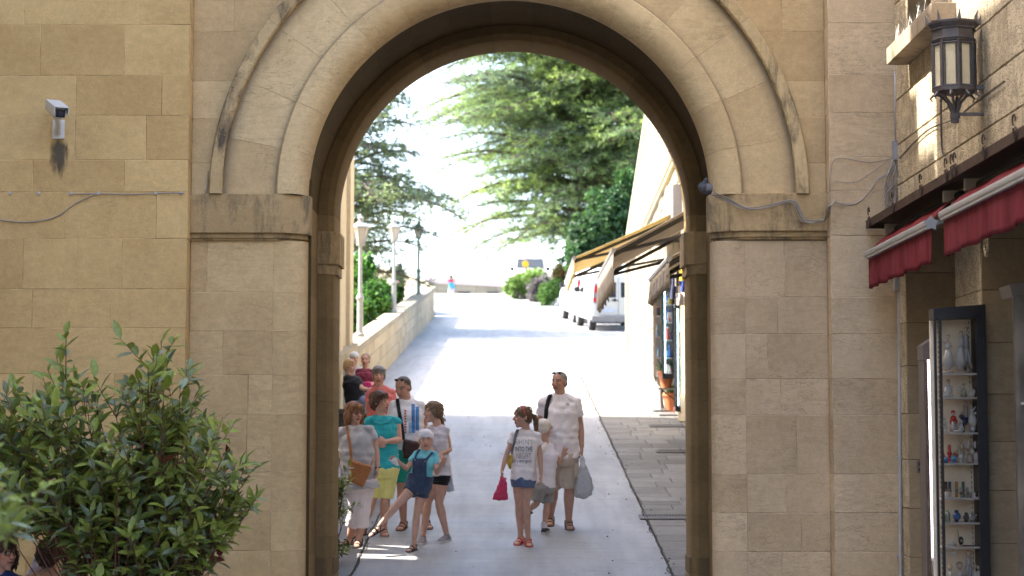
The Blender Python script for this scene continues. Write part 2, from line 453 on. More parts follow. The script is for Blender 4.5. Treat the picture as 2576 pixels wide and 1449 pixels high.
# orders of the main arch
def arc_path(cx, cz):
    return lambda t, r, y: (cx - r * math.cos(t), y, cz + r * math.sin(t))
PI = math.pi
main = arc_path(ACX, ACZ)
cuts = [0.0] + [math.radians(a) for a in (11.6, 23.6, 36.1, 47.8, 60.5, 72.5, 84.3, 96, 108, 120, 132, 143.5, 156, 168.3, 180)]
b = MB(); sweep(b, main, [(R_H, YF + .02), (R_H, YF - .085), (R_H - .012, YF - .10), (R_V + .012, YF - .10), (R_V, YF - .085), (R_V, YF + .0)], cuts, 8)
b.build('hood_moulding', M_HOOD, gate, auto=True)
b = MB(); sweep(b, main, [(R_V + .02, YF - .022), (R_V - .012, YF - .022), (R_V - .05, YF - .022), (R_V - .12, YF - .022), (R_R + .07, YF - .022), (R_R + .03, YF - .022), (R_R + .008, YF - .022), (R_R - .02, YF - .022)], cuts, 8, al=[.3, .35, .72, 1, 1, .85, .45, .3])  # low alpha paints crease shade along both edges of the ring
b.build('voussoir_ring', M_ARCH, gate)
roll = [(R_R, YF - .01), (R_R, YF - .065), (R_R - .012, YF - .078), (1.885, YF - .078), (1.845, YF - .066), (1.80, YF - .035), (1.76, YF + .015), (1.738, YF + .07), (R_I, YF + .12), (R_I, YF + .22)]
b = MB(); sweep(b, main, roll, cuts, 8, al=[.4, .75] + [1] * (len(roll) - 2)); b.build('inner_arch_ring', M_ARCH, gate, auto=True)  # alpha paints crease shade where this ring meets the voussoirs
# jambs of the main arch: same roll carried down, plus ashlar face
def jamb_path(s):
    return lambda t, r, y: (ACX + s * r, y, t)
def zcuts(vs, D, lo):
    z = [zz(v, D) for v in vs]
    while z[-1] > lo: z.append(z[-1] - random.uniform(.3, .42))
    return z
rollj = [(2.0, YF + .0), (1.885, YF - .0), (1.845, YF + .01), (1.80, YF + .025), (1.76, YF + .06), (1.738, YF + .09), (R_I, YF + .13), (R_I, YF + .22)]
random.seed(5)
zb0 = gz(YF) - .1
jl = [605, 735, 833, 943, 1043, 1188, 1285, 1385]; jr = [605, 747, 840, 953, 1044, 1193, 1290, 1388]
for side, s, vs, mat, js in (('left', -1, jl, M_MID, [[520], [], [562], [627], [625], [], []]),
                        ('right', 1, jr, M_GREY, [[1973], [1955], [1929], [1961], [1999], [1972], [2009], [1959]])):
    b = MB(); zc = zcuts(vs, YF, zb0)
    sweep(b, jamb_path(s), rollj, zc, 1, flip=(s > 0) ^ False)
    o = b.build('arch_jamb', mat, gate, auto=True)
    b = MB(); rws = []
    for i in range(len(zc) - 1):
        rws.append((zc[i], zc[i+1], [xx(j) for j in js[i]] if i < len(js) else []))
    if s < 0: wall_xz(b, rws, YF, XLr, ACX - 2.0)
    else: wall_xz(b, rws, YF, ACX + 2.0, XRr)
    b.build('pier_face', mat, gate)
# imposts
def impost(s, xo, za, zb_, zc, proj, xin, yfront, mat, chx=.22, chy=.15, dep=.22):
    b = MB()
    def P2(k): # k = extra
        x1 = xin - k; return [(xo, yfront - proj - k), (ACX + s * (x1 + chx), yfront - proj - k), (ACX + s * x1, yfront - proj - k + chy), (ACX + s * x1, yfront + dep), (xo, yfront + dep)]
    r, q = rb(); b.cur = (r, q, 0, 1)
    pts = P2(0); mid = ACX + s * (xin + chx + .06)
    if s > 0: pts = pts
    b.prism(pts, zb_, za, bev=.008)
    b.cur = (r * .7, q, 0, 1)
    b.prism(P2(-.03), zc + .02, zb_ + .001, bev=.004)
    b.prism(P2(-.05), zc, zc + .025, bev=.004)
    return b.build('impost', mat, gate, auto=False)
impost(-1, XLr + .002, zz(490), zz(588), zz(606), .075, R_I - .03, YF, M_IMP)
impost(1, XRr - .002, zz(488), zz(583), zz(603), .075, R_I - .03, YF, M_IMP)
# passage: side walls and barrel vault behind the front order
Y1, Y2, Y3 = YF + .22, 18.2, 18.75
RB, BZ = 1.9, 2.14
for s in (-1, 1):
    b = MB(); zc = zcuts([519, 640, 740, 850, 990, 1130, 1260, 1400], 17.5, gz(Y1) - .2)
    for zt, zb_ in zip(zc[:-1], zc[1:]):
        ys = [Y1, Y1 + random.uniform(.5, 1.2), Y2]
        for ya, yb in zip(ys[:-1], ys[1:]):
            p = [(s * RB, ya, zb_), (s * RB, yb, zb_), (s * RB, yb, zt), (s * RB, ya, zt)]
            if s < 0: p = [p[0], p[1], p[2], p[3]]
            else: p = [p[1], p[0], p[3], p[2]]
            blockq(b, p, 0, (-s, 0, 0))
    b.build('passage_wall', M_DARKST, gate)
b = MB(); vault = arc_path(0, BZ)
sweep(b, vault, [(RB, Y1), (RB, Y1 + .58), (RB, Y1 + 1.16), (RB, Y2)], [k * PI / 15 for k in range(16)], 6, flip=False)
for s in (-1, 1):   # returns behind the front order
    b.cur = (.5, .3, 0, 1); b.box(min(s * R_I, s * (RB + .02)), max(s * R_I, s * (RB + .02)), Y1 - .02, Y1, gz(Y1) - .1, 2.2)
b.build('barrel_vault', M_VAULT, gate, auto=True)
# rear order
R3, BZ3 = 1.735, 2.15
b = MB(); rear = arc_path(0, BZ3)
sweep(b, rear, [(RB + .05, Y2), (R3 + .07, Y2), (R3 + .015, Y2 + .05), (R3, Y2 + .1), (R3, Y3)], [k * PI / 15 for k in range(16)], 6)
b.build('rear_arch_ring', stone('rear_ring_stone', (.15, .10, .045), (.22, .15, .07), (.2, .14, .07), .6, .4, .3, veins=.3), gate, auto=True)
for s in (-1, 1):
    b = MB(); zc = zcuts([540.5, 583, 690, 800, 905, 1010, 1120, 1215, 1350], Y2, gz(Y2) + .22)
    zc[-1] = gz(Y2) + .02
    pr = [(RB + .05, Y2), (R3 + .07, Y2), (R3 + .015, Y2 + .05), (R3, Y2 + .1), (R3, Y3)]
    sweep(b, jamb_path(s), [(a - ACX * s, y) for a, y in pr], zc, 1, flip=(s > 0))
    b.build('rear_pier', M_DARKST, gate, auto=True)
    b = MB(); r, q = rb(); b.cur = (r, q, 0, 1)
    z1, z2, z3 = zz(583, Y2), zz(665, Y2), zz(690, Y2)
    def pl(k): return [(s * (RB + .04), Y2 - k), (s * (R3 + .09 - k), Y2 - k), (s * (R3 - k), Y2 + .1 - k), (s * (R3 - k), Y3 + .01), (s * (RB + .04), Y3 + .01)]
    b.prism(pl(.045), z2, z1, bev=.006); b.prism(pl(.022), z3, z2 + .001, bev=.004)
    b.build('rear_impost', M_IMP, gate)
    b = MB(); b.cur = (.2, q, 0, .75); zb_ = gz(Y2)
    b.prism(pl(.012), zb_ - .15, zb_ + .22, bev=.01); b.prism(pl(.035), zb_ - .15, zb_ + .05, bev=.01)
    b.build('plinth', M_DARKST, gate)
# mass of the building behind the faces (front skin is separate), with the round tunnel left open
def ring_mass(b, x0, x1, y0, y1, z0, z1, r, cz):
    """solid block with an arched tunnel of radius r (front and back faces, top, sides)"""
    n = 24; arc = [(r * math.cos(PI * k / n), cz + r * math.sin(PI * k / n)) for k in range(n + 1)]
    for y, fl in ((y0, 1), (y1, 0)):
        L = [(-r, z0), (-r, cz)]; 
        quads = [[(x0, z0), (-r, z0), (-r, cz), (x0, cz)], [(r, z0), (x1, z0), (x1, cz), (r, cz)], [(x0, cz), (-r, cz), (-r, z1), (x0, z1)], [(r, cz), (x1, cz), (x1, z1), (r, z1)]]
        for a, c in zip(arc[:-1], arc[1:]): quads.append([(c[0], c[1]), (a[0], a[1]), (a[0], z1), (c[0], z1)])
        for q in quads:
            p = [(u, y, w) for u, w in q]; b.poly(p if fl else p[::-1])
    b.poly([(x0, y0, z1), (x1, y0, z1), (x1, y1, z1), (x0, y1, z1)])
    b.poly([(x0, y0, z0), (x0, y0, z1), (x0, y1, z1), (x0, y1, z0)])
    b.poly([(x1, y0, z0), (x1, y1, z0), (x1, y1, z1), (x1, y0, z1)])
b = MB(); b.cur = (.5, .5, 0, 1)
ring_mass(b, -5.4, 7.0, YF + .03, 18.7, gz(YF) - .3, 9.6, 1.955, BZ)
b.build('core', M_DARKST, gate)
b = MB(); b.cur = (.5, .5, 0, 1)
# keep the arch itself clear: the upper box starts above the hood crown
b2 = MB(); b2.cur = (.5, .5, 0, 1)
b2.box(-5.4, XLr - .012, YS + .02, YF + .02, gz(YS) - .2, 9.6); b2.box(XRr + .012, XS + 3, YS + .02, YF + .02, gz(YS) - .2, 9.6)
b2.box(XLr - .01, XRr + .01, YF + .012, YF + .028, 4.75, 9.6)
b2.build('backing', M_MID, gate)
EXPOSURE = 2.82
# ================================================================= GROUND
def ground_mat():
    m, nt, b, N, L = newmat('street_concrete'); v = nmap(N, L)
    a = noi(N, L, v, .8, 6, .65); f = noi(N, L, v, 260, 3, .7); st = noi(N, L, nmap(N, L, (3, .35, 1)), 1.2, 5, .6)
    c = ramp(N, L, a, [(.3, (.25, .248, .25)), (.7, (.33, .327, .328))])
    c = mix(N, L, c, ramp(N, L, f, [(.3, .72), (.7, 1.25)]), .8, 'MULTIPLY')
    c = mix(N, L, c, ramp(N, L, st, [(.35, .82), (.6, 1.1)]), .9, 'MULTIPLY')
    c = mix(N, L, c, ramp(N, L, noi(N, L, nmap(N, L, (.35, 5, 1)), 1.4, 6, .7, .8), [(.35, .84), (.62, 1.1)]), .45, 'MULTIPLY')
    c = mix(N, L, c, (.15, .145, .14), mth(N, L, 'MULTIPLY', ramp(N, L, noi(N, L, v, 2.6, 7, .75, .5), [(.60, 0.0), (.70, 1.0)]), .45))
    ck = mth(N, L, 'ABSOLUTE', mth(N, L, 'SUBTRACT', noi(N, L, v, .7, 6, .7, 1.0), .5)); c = mix(N, L, c, (.10, .095, .09), mth(N, L, 'MULTIPLY', ramp(N, L, ck, [(0, 1.0), (.004, 0.0)]), .55))
    vo = N.new('ShaderNodeTexVoronoi'); vo.inputs['Scale'].default_value = 7; L.new(v, vo.inputs['Vector'])
    spot = ramp(N, L, vo.outputs['Distance'], [(.035, 1.0), (.06, 0.0)])
    c = mix(N, L, c, (.10, .095, .09), mth(N, L, 'MULTIPLY', spot, .5))
    L.new(c, b.inputs['Base Color']); pset(b, Roughness=.62, Specular_IOR_Level=.45)
    L.new(ramp(N, L, a, [(.3, .5), (.7, .75)]), b.inputs['Roughness'])
    bump(N, L, b, f, .35, .004); return m
M_ROAD = ground_mat()
M_SLAB = stone('paving_slabs', (.15, .145, .135), (.25, .24, .225), (.10, .09, .08), .4, .5, .3, veins=.3, stain_shade=(.10, .09, .085), stain_amt=.4)
M_GUT = stone('gutter_slabs', (.22, .22, .225), (.30, .30, .30), (.13, .12, .11), .4, .4, .2, veins=.1)
M_FIELD = simple('dry_grass_ground', (.22, .21, .11), .95, scale=.3, var=.4)
b = MB()
ys = [-60, 0, 5, 11, 13] + [13 + 4 * k for k in range(1, 21)] + [97, 99, 101, 103, 105, 125, 400, 1200]
xs = [-900, -60, -12, -3.4, 3.6, 12, 60, 900]
g = {}
def gfar(x, y):
    z = gz(y)
    if x < -3.3: z -= (min((-3.3 - x) * .5, 9) + .35) * max(0, min(1, (76 - y) / 5))
    return z - .006
for i, x in enumerate(xs):
    for j, y in enumerate(ys): g[i, j] = b.vert((x, y, gfar(x, y)))
for i in range(len(xs)-1):
    for j in range(len(ys)-1): b.face(g[i, j], g[i+1, j], g[i+1, j+1], g[i, j+1])
tag(b.build('ground', M_FIELD), kind='structure')
b = MB(); ys2 = [-6 + 1.0 * k for k in range(0, 126)]
rr = []
for y in ys2:
    xl = -5.2 if y < 15 else (-1.565 if y < 97 else -20)
    xr_ = 3.2 if y < 15 else (1.565 if y < 60 else 9 if y < 97 else 14)
    if y >= 36 and y < 97: xl = -3.0
    if y >= 45: xr_ = 9
    if y >= 75: xl = -14
    rr.append((b.vert((xl, y, gz(y))), b.vert((xr_, y, gz(y)))))
for a, c in zip(rr[:-1], rr[1:]): b.face(a[0], a[1], c[1], c[0])
tag(b.build('road', M_ROAD), kind='structure')
# stone slabs along the right side
random.seed(3); b = MB()
y = 15.9
while y < 46:
    h = random.uniform(.32, .6); x = 1.585
    while x < 3.35:
        w_ = random.uniform(.3, .7); x2 = min(x + w_, 3.35)
        if 3.35 - x2 < .25: x2 = 3.35
        blockq(b, [(x, y, gz(y) + .004), (x2, y, gz(y) + .004), (x2, y + h, gz(y + h) + .004), (x, y + h, gz(y + h) + .004)], 0, (0, 0, 1), .008, .012)
        x = x2
    y += h
tag(b.build('pavement', M_SLAB), kind='structure')
b = MB(); y = 15.9
while y < 36:
    h = random.uniform(1.6, 2.6); x = -3.05
    for x2 in (-2.35, -1.58):
        blockq(b, [(x, y, gz(y) + .004), (x2, y, gz(y) + .004), (x2, y + h, gz(y + h) + .004), (x, y + h, gz(y + h) + .004)], 0, (0, 0, 1), .007, .012)
        x = x2
    y += h
tag(b.build('gutter_paving', M_GUT), kind='structure')
# wandering dark cracks along both joints, and one across the road
def crackline(x, y0, y1, w_=.016, amp=.02):
    b = MB(); n = int((y1 - y0) / .08); pr = None
    for k in range(n + 1):
        y = y0 + (y1 - y0) * k / n; dx = (noise.noise((x * 3, y * 2.1, 0))) * amp + noise.noise((x, y * 9, 4)) * amp * .5
        ww = w_ * (.5 + .9 * abs(noise.noise((x, y * 5, 9))) + .2)
        q = (b.vert((x + dx - ww, y, gz(y) + .0085)), b.vert((x + dx + ww, y, gz(y) + .0085)))
        if pr: b.face(pr[0], pr[1], q[1], q[0])
        pr = q
    return b
M_CRACK = simple('crack_dirt', (.045, .04, .035), .95)
for x in (-1.572, 1.575):
    tag(crackline(x, 15.9, 44, .0075, .05).build('pavement_joint', M_CRACK), kind='structure')
# drain gratings
M_IRON = simple('grating_iron', (.13, .12, .115), .6, .6)
for k, (u, v, wd, lab) in enumerate(((1683, 1073, .62, 'narrow rusty drain grating furthest up the slabs on the right'), (1697, 1137, .5, 'middle rusty drain grating in the slabs on the right'), (1690, 1303, .7, 'nearest rusty drain grating in the slabs beside the rear pier'))):
    c = G(u, v); t = thing('drain_grating', lab, 'drain', (c.x, c.y, gz(c.y) + .006), 0, 'drain gratings in the slabs')
    b = MB(); hw = wd / 2; sl = GS
    for a in range(int(wd / .035)):
        x = -hw + a * .035; b.box(x, x + .016, -.14, .14, .0, .010, M=Matrix.Rotation(math.atan(sl), 4, 'X'))
    b.build('bars', M_IRON, t, local=True)
    b = MB(); R_ = Matrix.Rotation(math.atan(sl), 4, 'X')
    for q in ((-hw - .03, hw + .03, -.17, -.14), (-hw - .03, hw + .03, .14, .17), (-hw - .03, -hw, -.14, .14), (hw, hw + .03, -.14, .14)): b.box(*q, -.002, .012, M=R_)
    b.build('frame', M_IRON, t, local=True)

# sunken access cover outlined in the road, and scattered leaf litter / grit along the joints
ca = G(1482, 1160); cb = G(1590, 1146); t = thing('access_cover', 'flat rectangular access cover let into the road left of the slabs', 'access cover', ((ca.x + cb.x) / 2, (ca.y + cb.y) / 2, gz(ca.y)))
b = MB(); RX = Matrix.Rotation(math.atan(GS), 4, 'X'); hw, hd = .30, .26
for q in ((-hw, hw, -hd, -hd + .018), (-hw, hw, hd - .018, hd), (-hw, -hw + .018, -hd + .018, hd - .018), (hw - .018, hw, -hd + .018, hd - .018)): b.box(*q, .002, .009, M=RX)
b.build('frame', simple('cover_frame', (.10, .095, .09), .8), t, local=True)
b = MB(); b.box(-hw + .018, hw - .018, -hd + .018, hd - .018, .002, .006, M=RX); b.build('lid', simple('cover_lid', (.24, .235, .23), .8, var=.3, scale=20), t, local=True)
rnd = random.Random(77); b = MB()
for k in range(420):
    y = rnd.uniform(17, 40); x = rnd.choice((-1.572 + rnd.gauss(0, .05), 1.575 + rnd.gauss(0, .06), rnd.uniform(-2.6, 3.0))); r = rnd.uniform(.004, .013); b.ell((x, y, gz(y) + .009), (r, r * rnd.uniform(.6, 1), r * .5), seg=5, rg=4)
tag(b.build('street_grit', simple('grit', (.16, .13, .09), .9, var=.6, scale=3)), kind='stuff')
# ================================================================= SHOP BUILDING ON THE RIGHT (plane X = XS, faces -X)
def SH(u, v, X=XS):
    """(y, z) of photo px on the vertical plane X"""
    w_ = (CY - v) / F; uu = (u - CX) / F; t = X / uu
    return t * (cT - w_ * sT), t * (sT + w_ * cT)
shop = thing('shop_building', 'pitted stone shop building with an iron ledge over its doorways', 'building', (XS, 10, gz(10)))
random.seed(21)
LZ = 1.73
b = MB()
zr = [LZ - .02, 2.08, 2.42, 2.80, 3.22, 3.62, 4.05, 4.5, 5.0, 5.5, 6, 6.5, 7]
for i in range(len(zr) - 1):
    y = 15.54
    ylo = 4.0
    while y > ylo + .1:
        w_ = random.uniform(.55, 1.15); y2 = max(y - w_, ylo)
        # window opening above the sill
        segs = [(y, y2)]
        if zr[i] > 3.0 and zr[i] < 4.4:
            segs = [(a, c) for a, c in ((min(y, 15.54), max(y2, 15.05)), (min(y, 13.75), y2)) if a - c > .03]
        for a, c in segs:
            p = [(XS, a, zr[i]), (XS, c, zr[i]), (XS, c, zr[i+1]), (XS, a, zr[i+1])]
            blockq(b, p, 0, (-1, 0, 0), .007, .012)
        y = y2
b.build('upper_wall', M_SHOP, shop)
# piers between the openings below the ledge
M_PIERST = stone('brown_pier_stone', (.33, .245, .15), (.46, .36, .235), (.16, .12, .08), .6, .5, .4, veins=.3)
def pier(ya, yb, xin=.34):
    """front face between ya (far) and yb (near) plus the near reveal facing the camera"""
    z = LZ - .02; lo = gz(ya) - .1
    b = MB(); c = MB()
    while z > lo:
        h = random.uniform(.30, .42); zb = max(z - h, lo)
        blockq(b, [(XS, ya, zb), (XS, yb, zb), (XS, yb, z), (XS, ya, z)], 0, (-1, 0, 0), .006, .01)
        blockq(c, [(XS, yb, zb), (XS + xin, yb, zb), (XS + xin, yb, z), (XS, yb, z)], 0, (0, -1, 0), .004, .006)
        z = zb
    b.build('pier_face', M_SHOP, shop); c.build('pier_reveal', M_PIERST, shop)
pier(15.54, 15.26, .42); pier(13.56, 12.80, .36); pier(10.9, 10.3, .36)
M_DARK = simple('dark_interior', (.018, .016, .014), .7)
M_GLASS = None
def glassmat(name, col=(.99, .98, .96), rough=.03, alpha=.22):
    m, nt, b, N, L = newmat(name); pset(b, Base_Color=c4(col), Roughness=rough, Specular_IOR_Level=.5)
    tr = N.new('ShaderNodeBsdfTransparent'); gl = N.new('ShaderNodeBsdfGlossy'); gl.inputs['Roughness'].default_value = rough
    fr = N.new('ShaderNodeFresnel'); fr.inputs['IOR'].default_value = 1.45
    mx = N.new('ShaderNodeMixShader'); L.new(mth(N, L, 'ADD', fr.outputs[0], alpha * .15, True), mx.inputs[0]); L.new(tr.outputs[0], mx.inputs[1]); L.new(gl.outputs[0], mx.inputs[2])
    tr.inputs['Color'].default_value = c4(col)
    L.new(mx.outputs[0], N['Material Output'].inputs['Surface']); return m
M_GLASS = glassmat('clear_glass')
b = MB(); b.cur = (.5, .5, 0, 1)
b.box(XS + .42, XS + .5, 13.5, 15.3, gz(15) - .2, LZ)      # back of recess one (door wall)
b.build('recess_wall', M_PIERST, shop)
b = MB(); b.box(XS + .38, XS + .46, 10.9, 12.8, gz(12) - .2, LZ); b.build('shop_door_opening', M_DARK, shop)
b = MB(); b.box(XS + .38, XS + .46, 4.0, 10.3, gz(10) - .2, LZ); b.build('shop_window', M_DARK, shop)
b = MB(); b.cur = (.5, .5, 0, 1); b.box(XS, XS + .5, 4.0, 15.54, LZ - .03, LZ - .012); b.build('lintel_soffit', M_PIERST, shop)
b = MB(); b.cur = (.5, .5, 0, 1); b.box(XS + .5, 9, 3.9, 15.5, gz(12) - .6, 7.0); b.box(XS + .3, XS + .5, 4, 15.5, LZ, 7.0); b.build('core', M_PIERST, shop)
# dark steel post in the first doorway
b = MB(); y_, z_ = SH(2350, 650, XS + .25); b.box(XS + .2, XS + .25, y_, y_ + .05, gz(y_) - .1, LZ); b.build('door_post', simple('black_steel', (.012, .012, .013), .5, .3), shop)
# window above the sill
sill_y0, sill_y1 = 15.0, 13.36
M_SILL = stone('mossy_sill_stone', (.26, .20, .14), (.42, .34, .25), (.2, .16, .11), .7, .5, .5, stain_shade=(.07, .075, .035), stain_amt=.7, veins=.2)
b = MB(); b.cur = (.45, .3, 0, 1); b.prism([(XS - .18, sill_y1), (XS + .2, sill_y1), (XS + .2, sill_y0), (XS - .18, sill_y0)], 3.0, 3.135, bev=.008)
sill = b.build('window_sill', M_SILL, shop)
b = MB()
random.seed(4)
for k in range(90):
    y = random.uniform(13.9, 14.98); x = XS - .05 + random.uniform(-.1, .08); a = random.uniform(-.6, .6); c = random.uniform(-.35, .35); l = random.uniform(.1, .2)
    b.tube([(x, y, 3.13), (x + l * math.sin(c), y + l * math.sin(a), 3.13 + l)], .0009, 4)
b.build('pigeon_spikes', simple('spike_steel', (.22, .21, .2), .4, .8), sill)
b = MB(); b.cur = (.6, .3, 0, 1); b.prism([(XS - .06, 13.62), (XS + .3, 13.62), (XS + .3, 13.92), (XS - .06, 13.92)], 3.137, 5.2, bev=.006); b.build('window_jamb', M_SHOP, shop)
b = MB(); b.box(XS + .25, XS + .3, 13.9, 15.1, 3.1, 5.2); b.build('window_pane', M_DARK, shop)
# iron ledge with scroll hooks
M_RUST = simple('rusty_brown_iron', (.075, .045, .032), .75, .4, .35, 20, .4, 80)
XLd = 2.965
b = MB(); b.box(XLd, XS + .02, 4.0, 15.5, LZ + .03, LZ + .045); b.box(XLd - .012, XLd, 4.0, 15.5, LZ - .012, LZ + .055); b.box(XLd, XS, 15.45, 15.5, LZ - .012, LZ + .03)
ledge = b.build('iron_ledge', M_RUST, shop)
def hook(y, two=False):
    b = MB(); x = XLd - .02
    def arc(cy, cz, r, a0, a1): return [(x, cy + r * math.cos(math.radians(a0 + (a1 - a0) * k / 14)), cz + r * math.sin(math.radians(a0 + (a1 - a0) * k / 14))) for k in range(15)]
    b.tube(arc(y, LZ + .115, .032, -60, 200), .006, 5)
    b.tube(arc(y - .015, LZ + .03, .04, 100, 420), .006, 5)
    b.tube([(x, y + .02, LZ + .07), (x, y, LZ + .0)], .006, 5)
    return b.build('scroll_hook', M_RUST, ledge)
for u in (2197, 2258, 2330, 2395, 2410, 2418, 2493, 2572): 
    y_ = XLd * F / (u - CX); hook(y_ * 1.0)
for y_ in (10.2, 9.6): hook(y_)
# curled console under the second awning
b = MB(); y_, z_ = SH(2478, 618, XS - .02)
for r in (.055, .04, .025): b.tube([(XS - .01, y_ + r * math.cos(a * .45), z_ + r * 1.3 * math.sin(a * .45)) for a in range(15)], .009, 6)
b.build('carved_scroll', M_SHOP, shop)

# ---------------------------------------------------------------- awnings
def fabric(name, c, stripe=0):
    m, nt, b, N, L = newmat(name); v = nmap(N, L)
    st = noi(N, L, nmap(N, L, (1, 9, .6)), 1.6, 5, .6); f = noi(N, L, v, 3, 4, .6)
    k = ramp(N, L, st, [(.35, .7), (.65, 1.12)]); a = mix(N, L, c, k, .75, 'MULTIPLY')
    a = mix(N, L, a, tuple(min(x * 1.3 + .03, 1) for x in c), mth(N, L, 'MULTIPLY', ramp(N, L, f, [(.5, 0.0), (.75, 1.0)]), .35))
    L.new(a, b.inputs['Base Color']); pset(b, Roughness=.85, Specular_IOR_Level=.2)
    bump(N, L, b, st, .3, .02); 
    d = N.new('ShaderNodeBsdfTranslucent'); L.new(a, d.inputs['Color']); mx = N.new('ShaderNodeMixShader'); mx.inputs[0].default_value = .3
    L.new(b.outputs[0], mx.inputs[1]); L.new(d.outputs[0], mx.inputs[2]); L.new(mx.outputs[0], N['Material Output'].inputs['Surface'])
    return m
M_RED = fabric('faded_red_canvas', (.235, .036, .046))
M_ALU = simple('white_painted_aluminium', (.34, .33, .325), .4, .1, .1, 12)
def red_awning(y0, y1, xb, zb, label, star):
    """y0 far end, y1 near end; xb,zb = front bar"""
    t = thing('shop_awning', label, 'awning', (XS - .1, (y0 + y1) / 2, LZ - .05), 0, 'red awnings over the shop doors')
    b = MB(); n = 24
    rows = []
    for k in range(n + 1):
        y = y0 + (y1 - y0) * k / n; row = []
        for j in range(7):
            f = j / 6; sg = .02 * math.sin(f * PI) * (1 + .4 * math.sin(k * .9))
            row.append(b.vert((XS - .1 + (xb - XS + .1) * f, y, LZ - .06 + (zb - LZ + .06) * f + sg)))
        rows.append(row)
    for a, c in zip(rows[:-1], rows[1:]):
        for j in range(6): b.face(a[j], a[j+1], c[j+1], c[j])
    o = b.build('canopy', M_RED, t, smooth=True); m = o.modifiers.new('s', 'SOLIDIFY'); m.thickness = .004
    b = MB(); rows = []; n = 90
    for k in range(n + 1):
        y = y0 + (y1 - y0) * k / n; row = []
        for j in range(8):
            f = j / 7; wv = (.014 * math.sin(k * .55 + math.sin(k * .21) * 2) + .009 * math.sin(k * 1.3)) * f
            dz = -.27 * f * (1 + .03 * math.sin(k * .3) + .02 * noise.noise((k * .3, 0, 0))) 
            row.append(b.vert((xb + .012 + wv, y, zb - .01 + dz)))
        rows.append(row)
    for a, c in zip(rows[:-1], rows[1:]):
        for j in range(7): b.face(a[j], a[j+1], c[j+1], c[j])
    o = b.build('valance', M_RED, t, smooth=True); m = o.modifiers.new('s', 'SOLIDIFY'); m.thickness = .003
    b = MB()
    b.tube([(xb, y0 + .02, zb), (xb, y1 - .02, zb)], [(.03, .022), (.03, .022)], 12, ref=(0, 0, 1)); b.box(xb - .014, xb + .014, y1, y0, zb - .04, zb - .02)
    bar = b.build('front_bar', M_ALU, t, auto=True)
    if star:
        b = MB(); pts = []
        for k in range(10):
            r = .055 if k % 2 == 0 else .034; pts.append((xb + r * math.cos(k * PI / 5 + .3), zb - .01 + r * math.sin(k * PI / 5 + .3)))
        b.prism(pts, y1 - .035, y1 - .02, 'y'); b.build('end_cap', M_ALU, bar)
    b = MB(); b.tube([(XS - .1, y0, LZ - .06), (XS - .1, y1, LZ - .06)], .03, 10); b.build('roller', M_DARK, t, smooth=True)
    for y in (y0 - .15, y1 + .12):
        b = MB(); b.box(XS - .2, XS, y - .02, y + .02, LZ - .10, LZ - .02); b.ell((XS - .1, y, LZ - .1), (.05, .02, .05)); b.tube([(XS - .1, y, LZ - .12), (XS - .15, y - .1, LZ - .22), (xb + .02, y - .02, zb - .02)], .012, 6); b.build('bracket_arm', simple('dirty_cream_casting', (.34, .31, .26), .6), t, auto=True)
red_awning(15.22, 12.9, 2.905, 1.475, 'smaller faded red awning with a star-shaped bar end, beside the right-hand wall corner', True)
red_awning(12.55, 9.6, 2.905, 1.485, 'longer faded red awning running out of the picture above the figurine cabinet', False)

# ---------------------------------------------------------------- wall lantern
M_LIRON = simple('dark_lantern_iron', (.13, .115, .115), .5, .5, .25, 20, .2, 120)
def lantern_glass():
    m, nt, b, N, L = newmat('rippled_amber_glass'); v = nmap(N, L)
    pset(b, Base_Color=(.86, .72, .46, 1), Roughness=.15, Transmission_Weight=0, IOR=1.4, Specular_IOR_Level=.8)
    bump(N, L, b, noi(N, L, v, 95, 3, .6, .5), .9, .02); return m
M_LG = lantern_glass()
lc = Vector((3.03, 12.65, 0)); zt, zg1, zg0, zbm = 2.80, 2.665, 2.37, 2.34
lan = thing('wall_lantern', 'octagonal dark iron wall lantern with rippled amber glass and curled bracket', 'lantern', (lc.x, lc.y, 2.34))
def octp(r, rot=0.0): return [(lc.x + r * math.cos(math.radians(45 * k + rot)), lc.y + r * math.sin(math.radians(45 * k + rot))) for k in range(8)]
b = MB()
prof = [(.148, zbm), (.148, zg0 + .012), (.140, zg0 + .014)]
def octring(b, r0, z0, r1, z1):
    a = [b.vert((x, y, z0)) for x, y in octp(r0)]; c = [b.vert((x, y, z1)) for x, y in octp(r1)]
    for k in range(8): b.face(a[k], a[(k+1) % 8], c[(k+1) % 8], c[k])
def octsolid(b, prf):
    for (r0, z0), (r1, z1) in zip(prf[:-1], prf[1:]): octring(b, r0, z0, r1, z1)
    for r, z, fl in ((prf[0][0], prf[0][1], 1), (prf[-1][0], prf[-1][1], 0)):
        q = [b.vert((x, y, z)) for x, y in octp(r)]; b.face(*(q[::-1] if fl else q))
octsolid(b, [(.10, zbm), (.150, zbm), (.150, zbm + .025), (.142, zbm + .035)])
for k in range(8):
    (x, y), (x2, y2) = octp(.146)[k], octp(.146)[(k+1) % 8]
    b.tube([(x, y, zbm), (x, y, zg1 + .02)], .010, 4)
    for z in (zg0, zg1): b.tube([(x, y, z), (x2, y2, z)], .009, 4)
    # inner door frame on the facet
    dx, dy = x2 - x, y2 - y
    for f in (.16, .84): b.tube([(x + dx * f, y + dy * f, zg0), (x + dx * f, y + dy * f, zg1)], .006, 4)
b.build('frame', M_LIRON, lan)
b = MB()
octsolid(b, [(.142, zg1 + .015), (.150, zg1 + .03), (.142, zg1 + .04), (.142, zg1 + .10), (.15, zg1 + .115), (.175, zg1 + .14), (.178, zg1 + .155), (.12, zg1 + .17)])
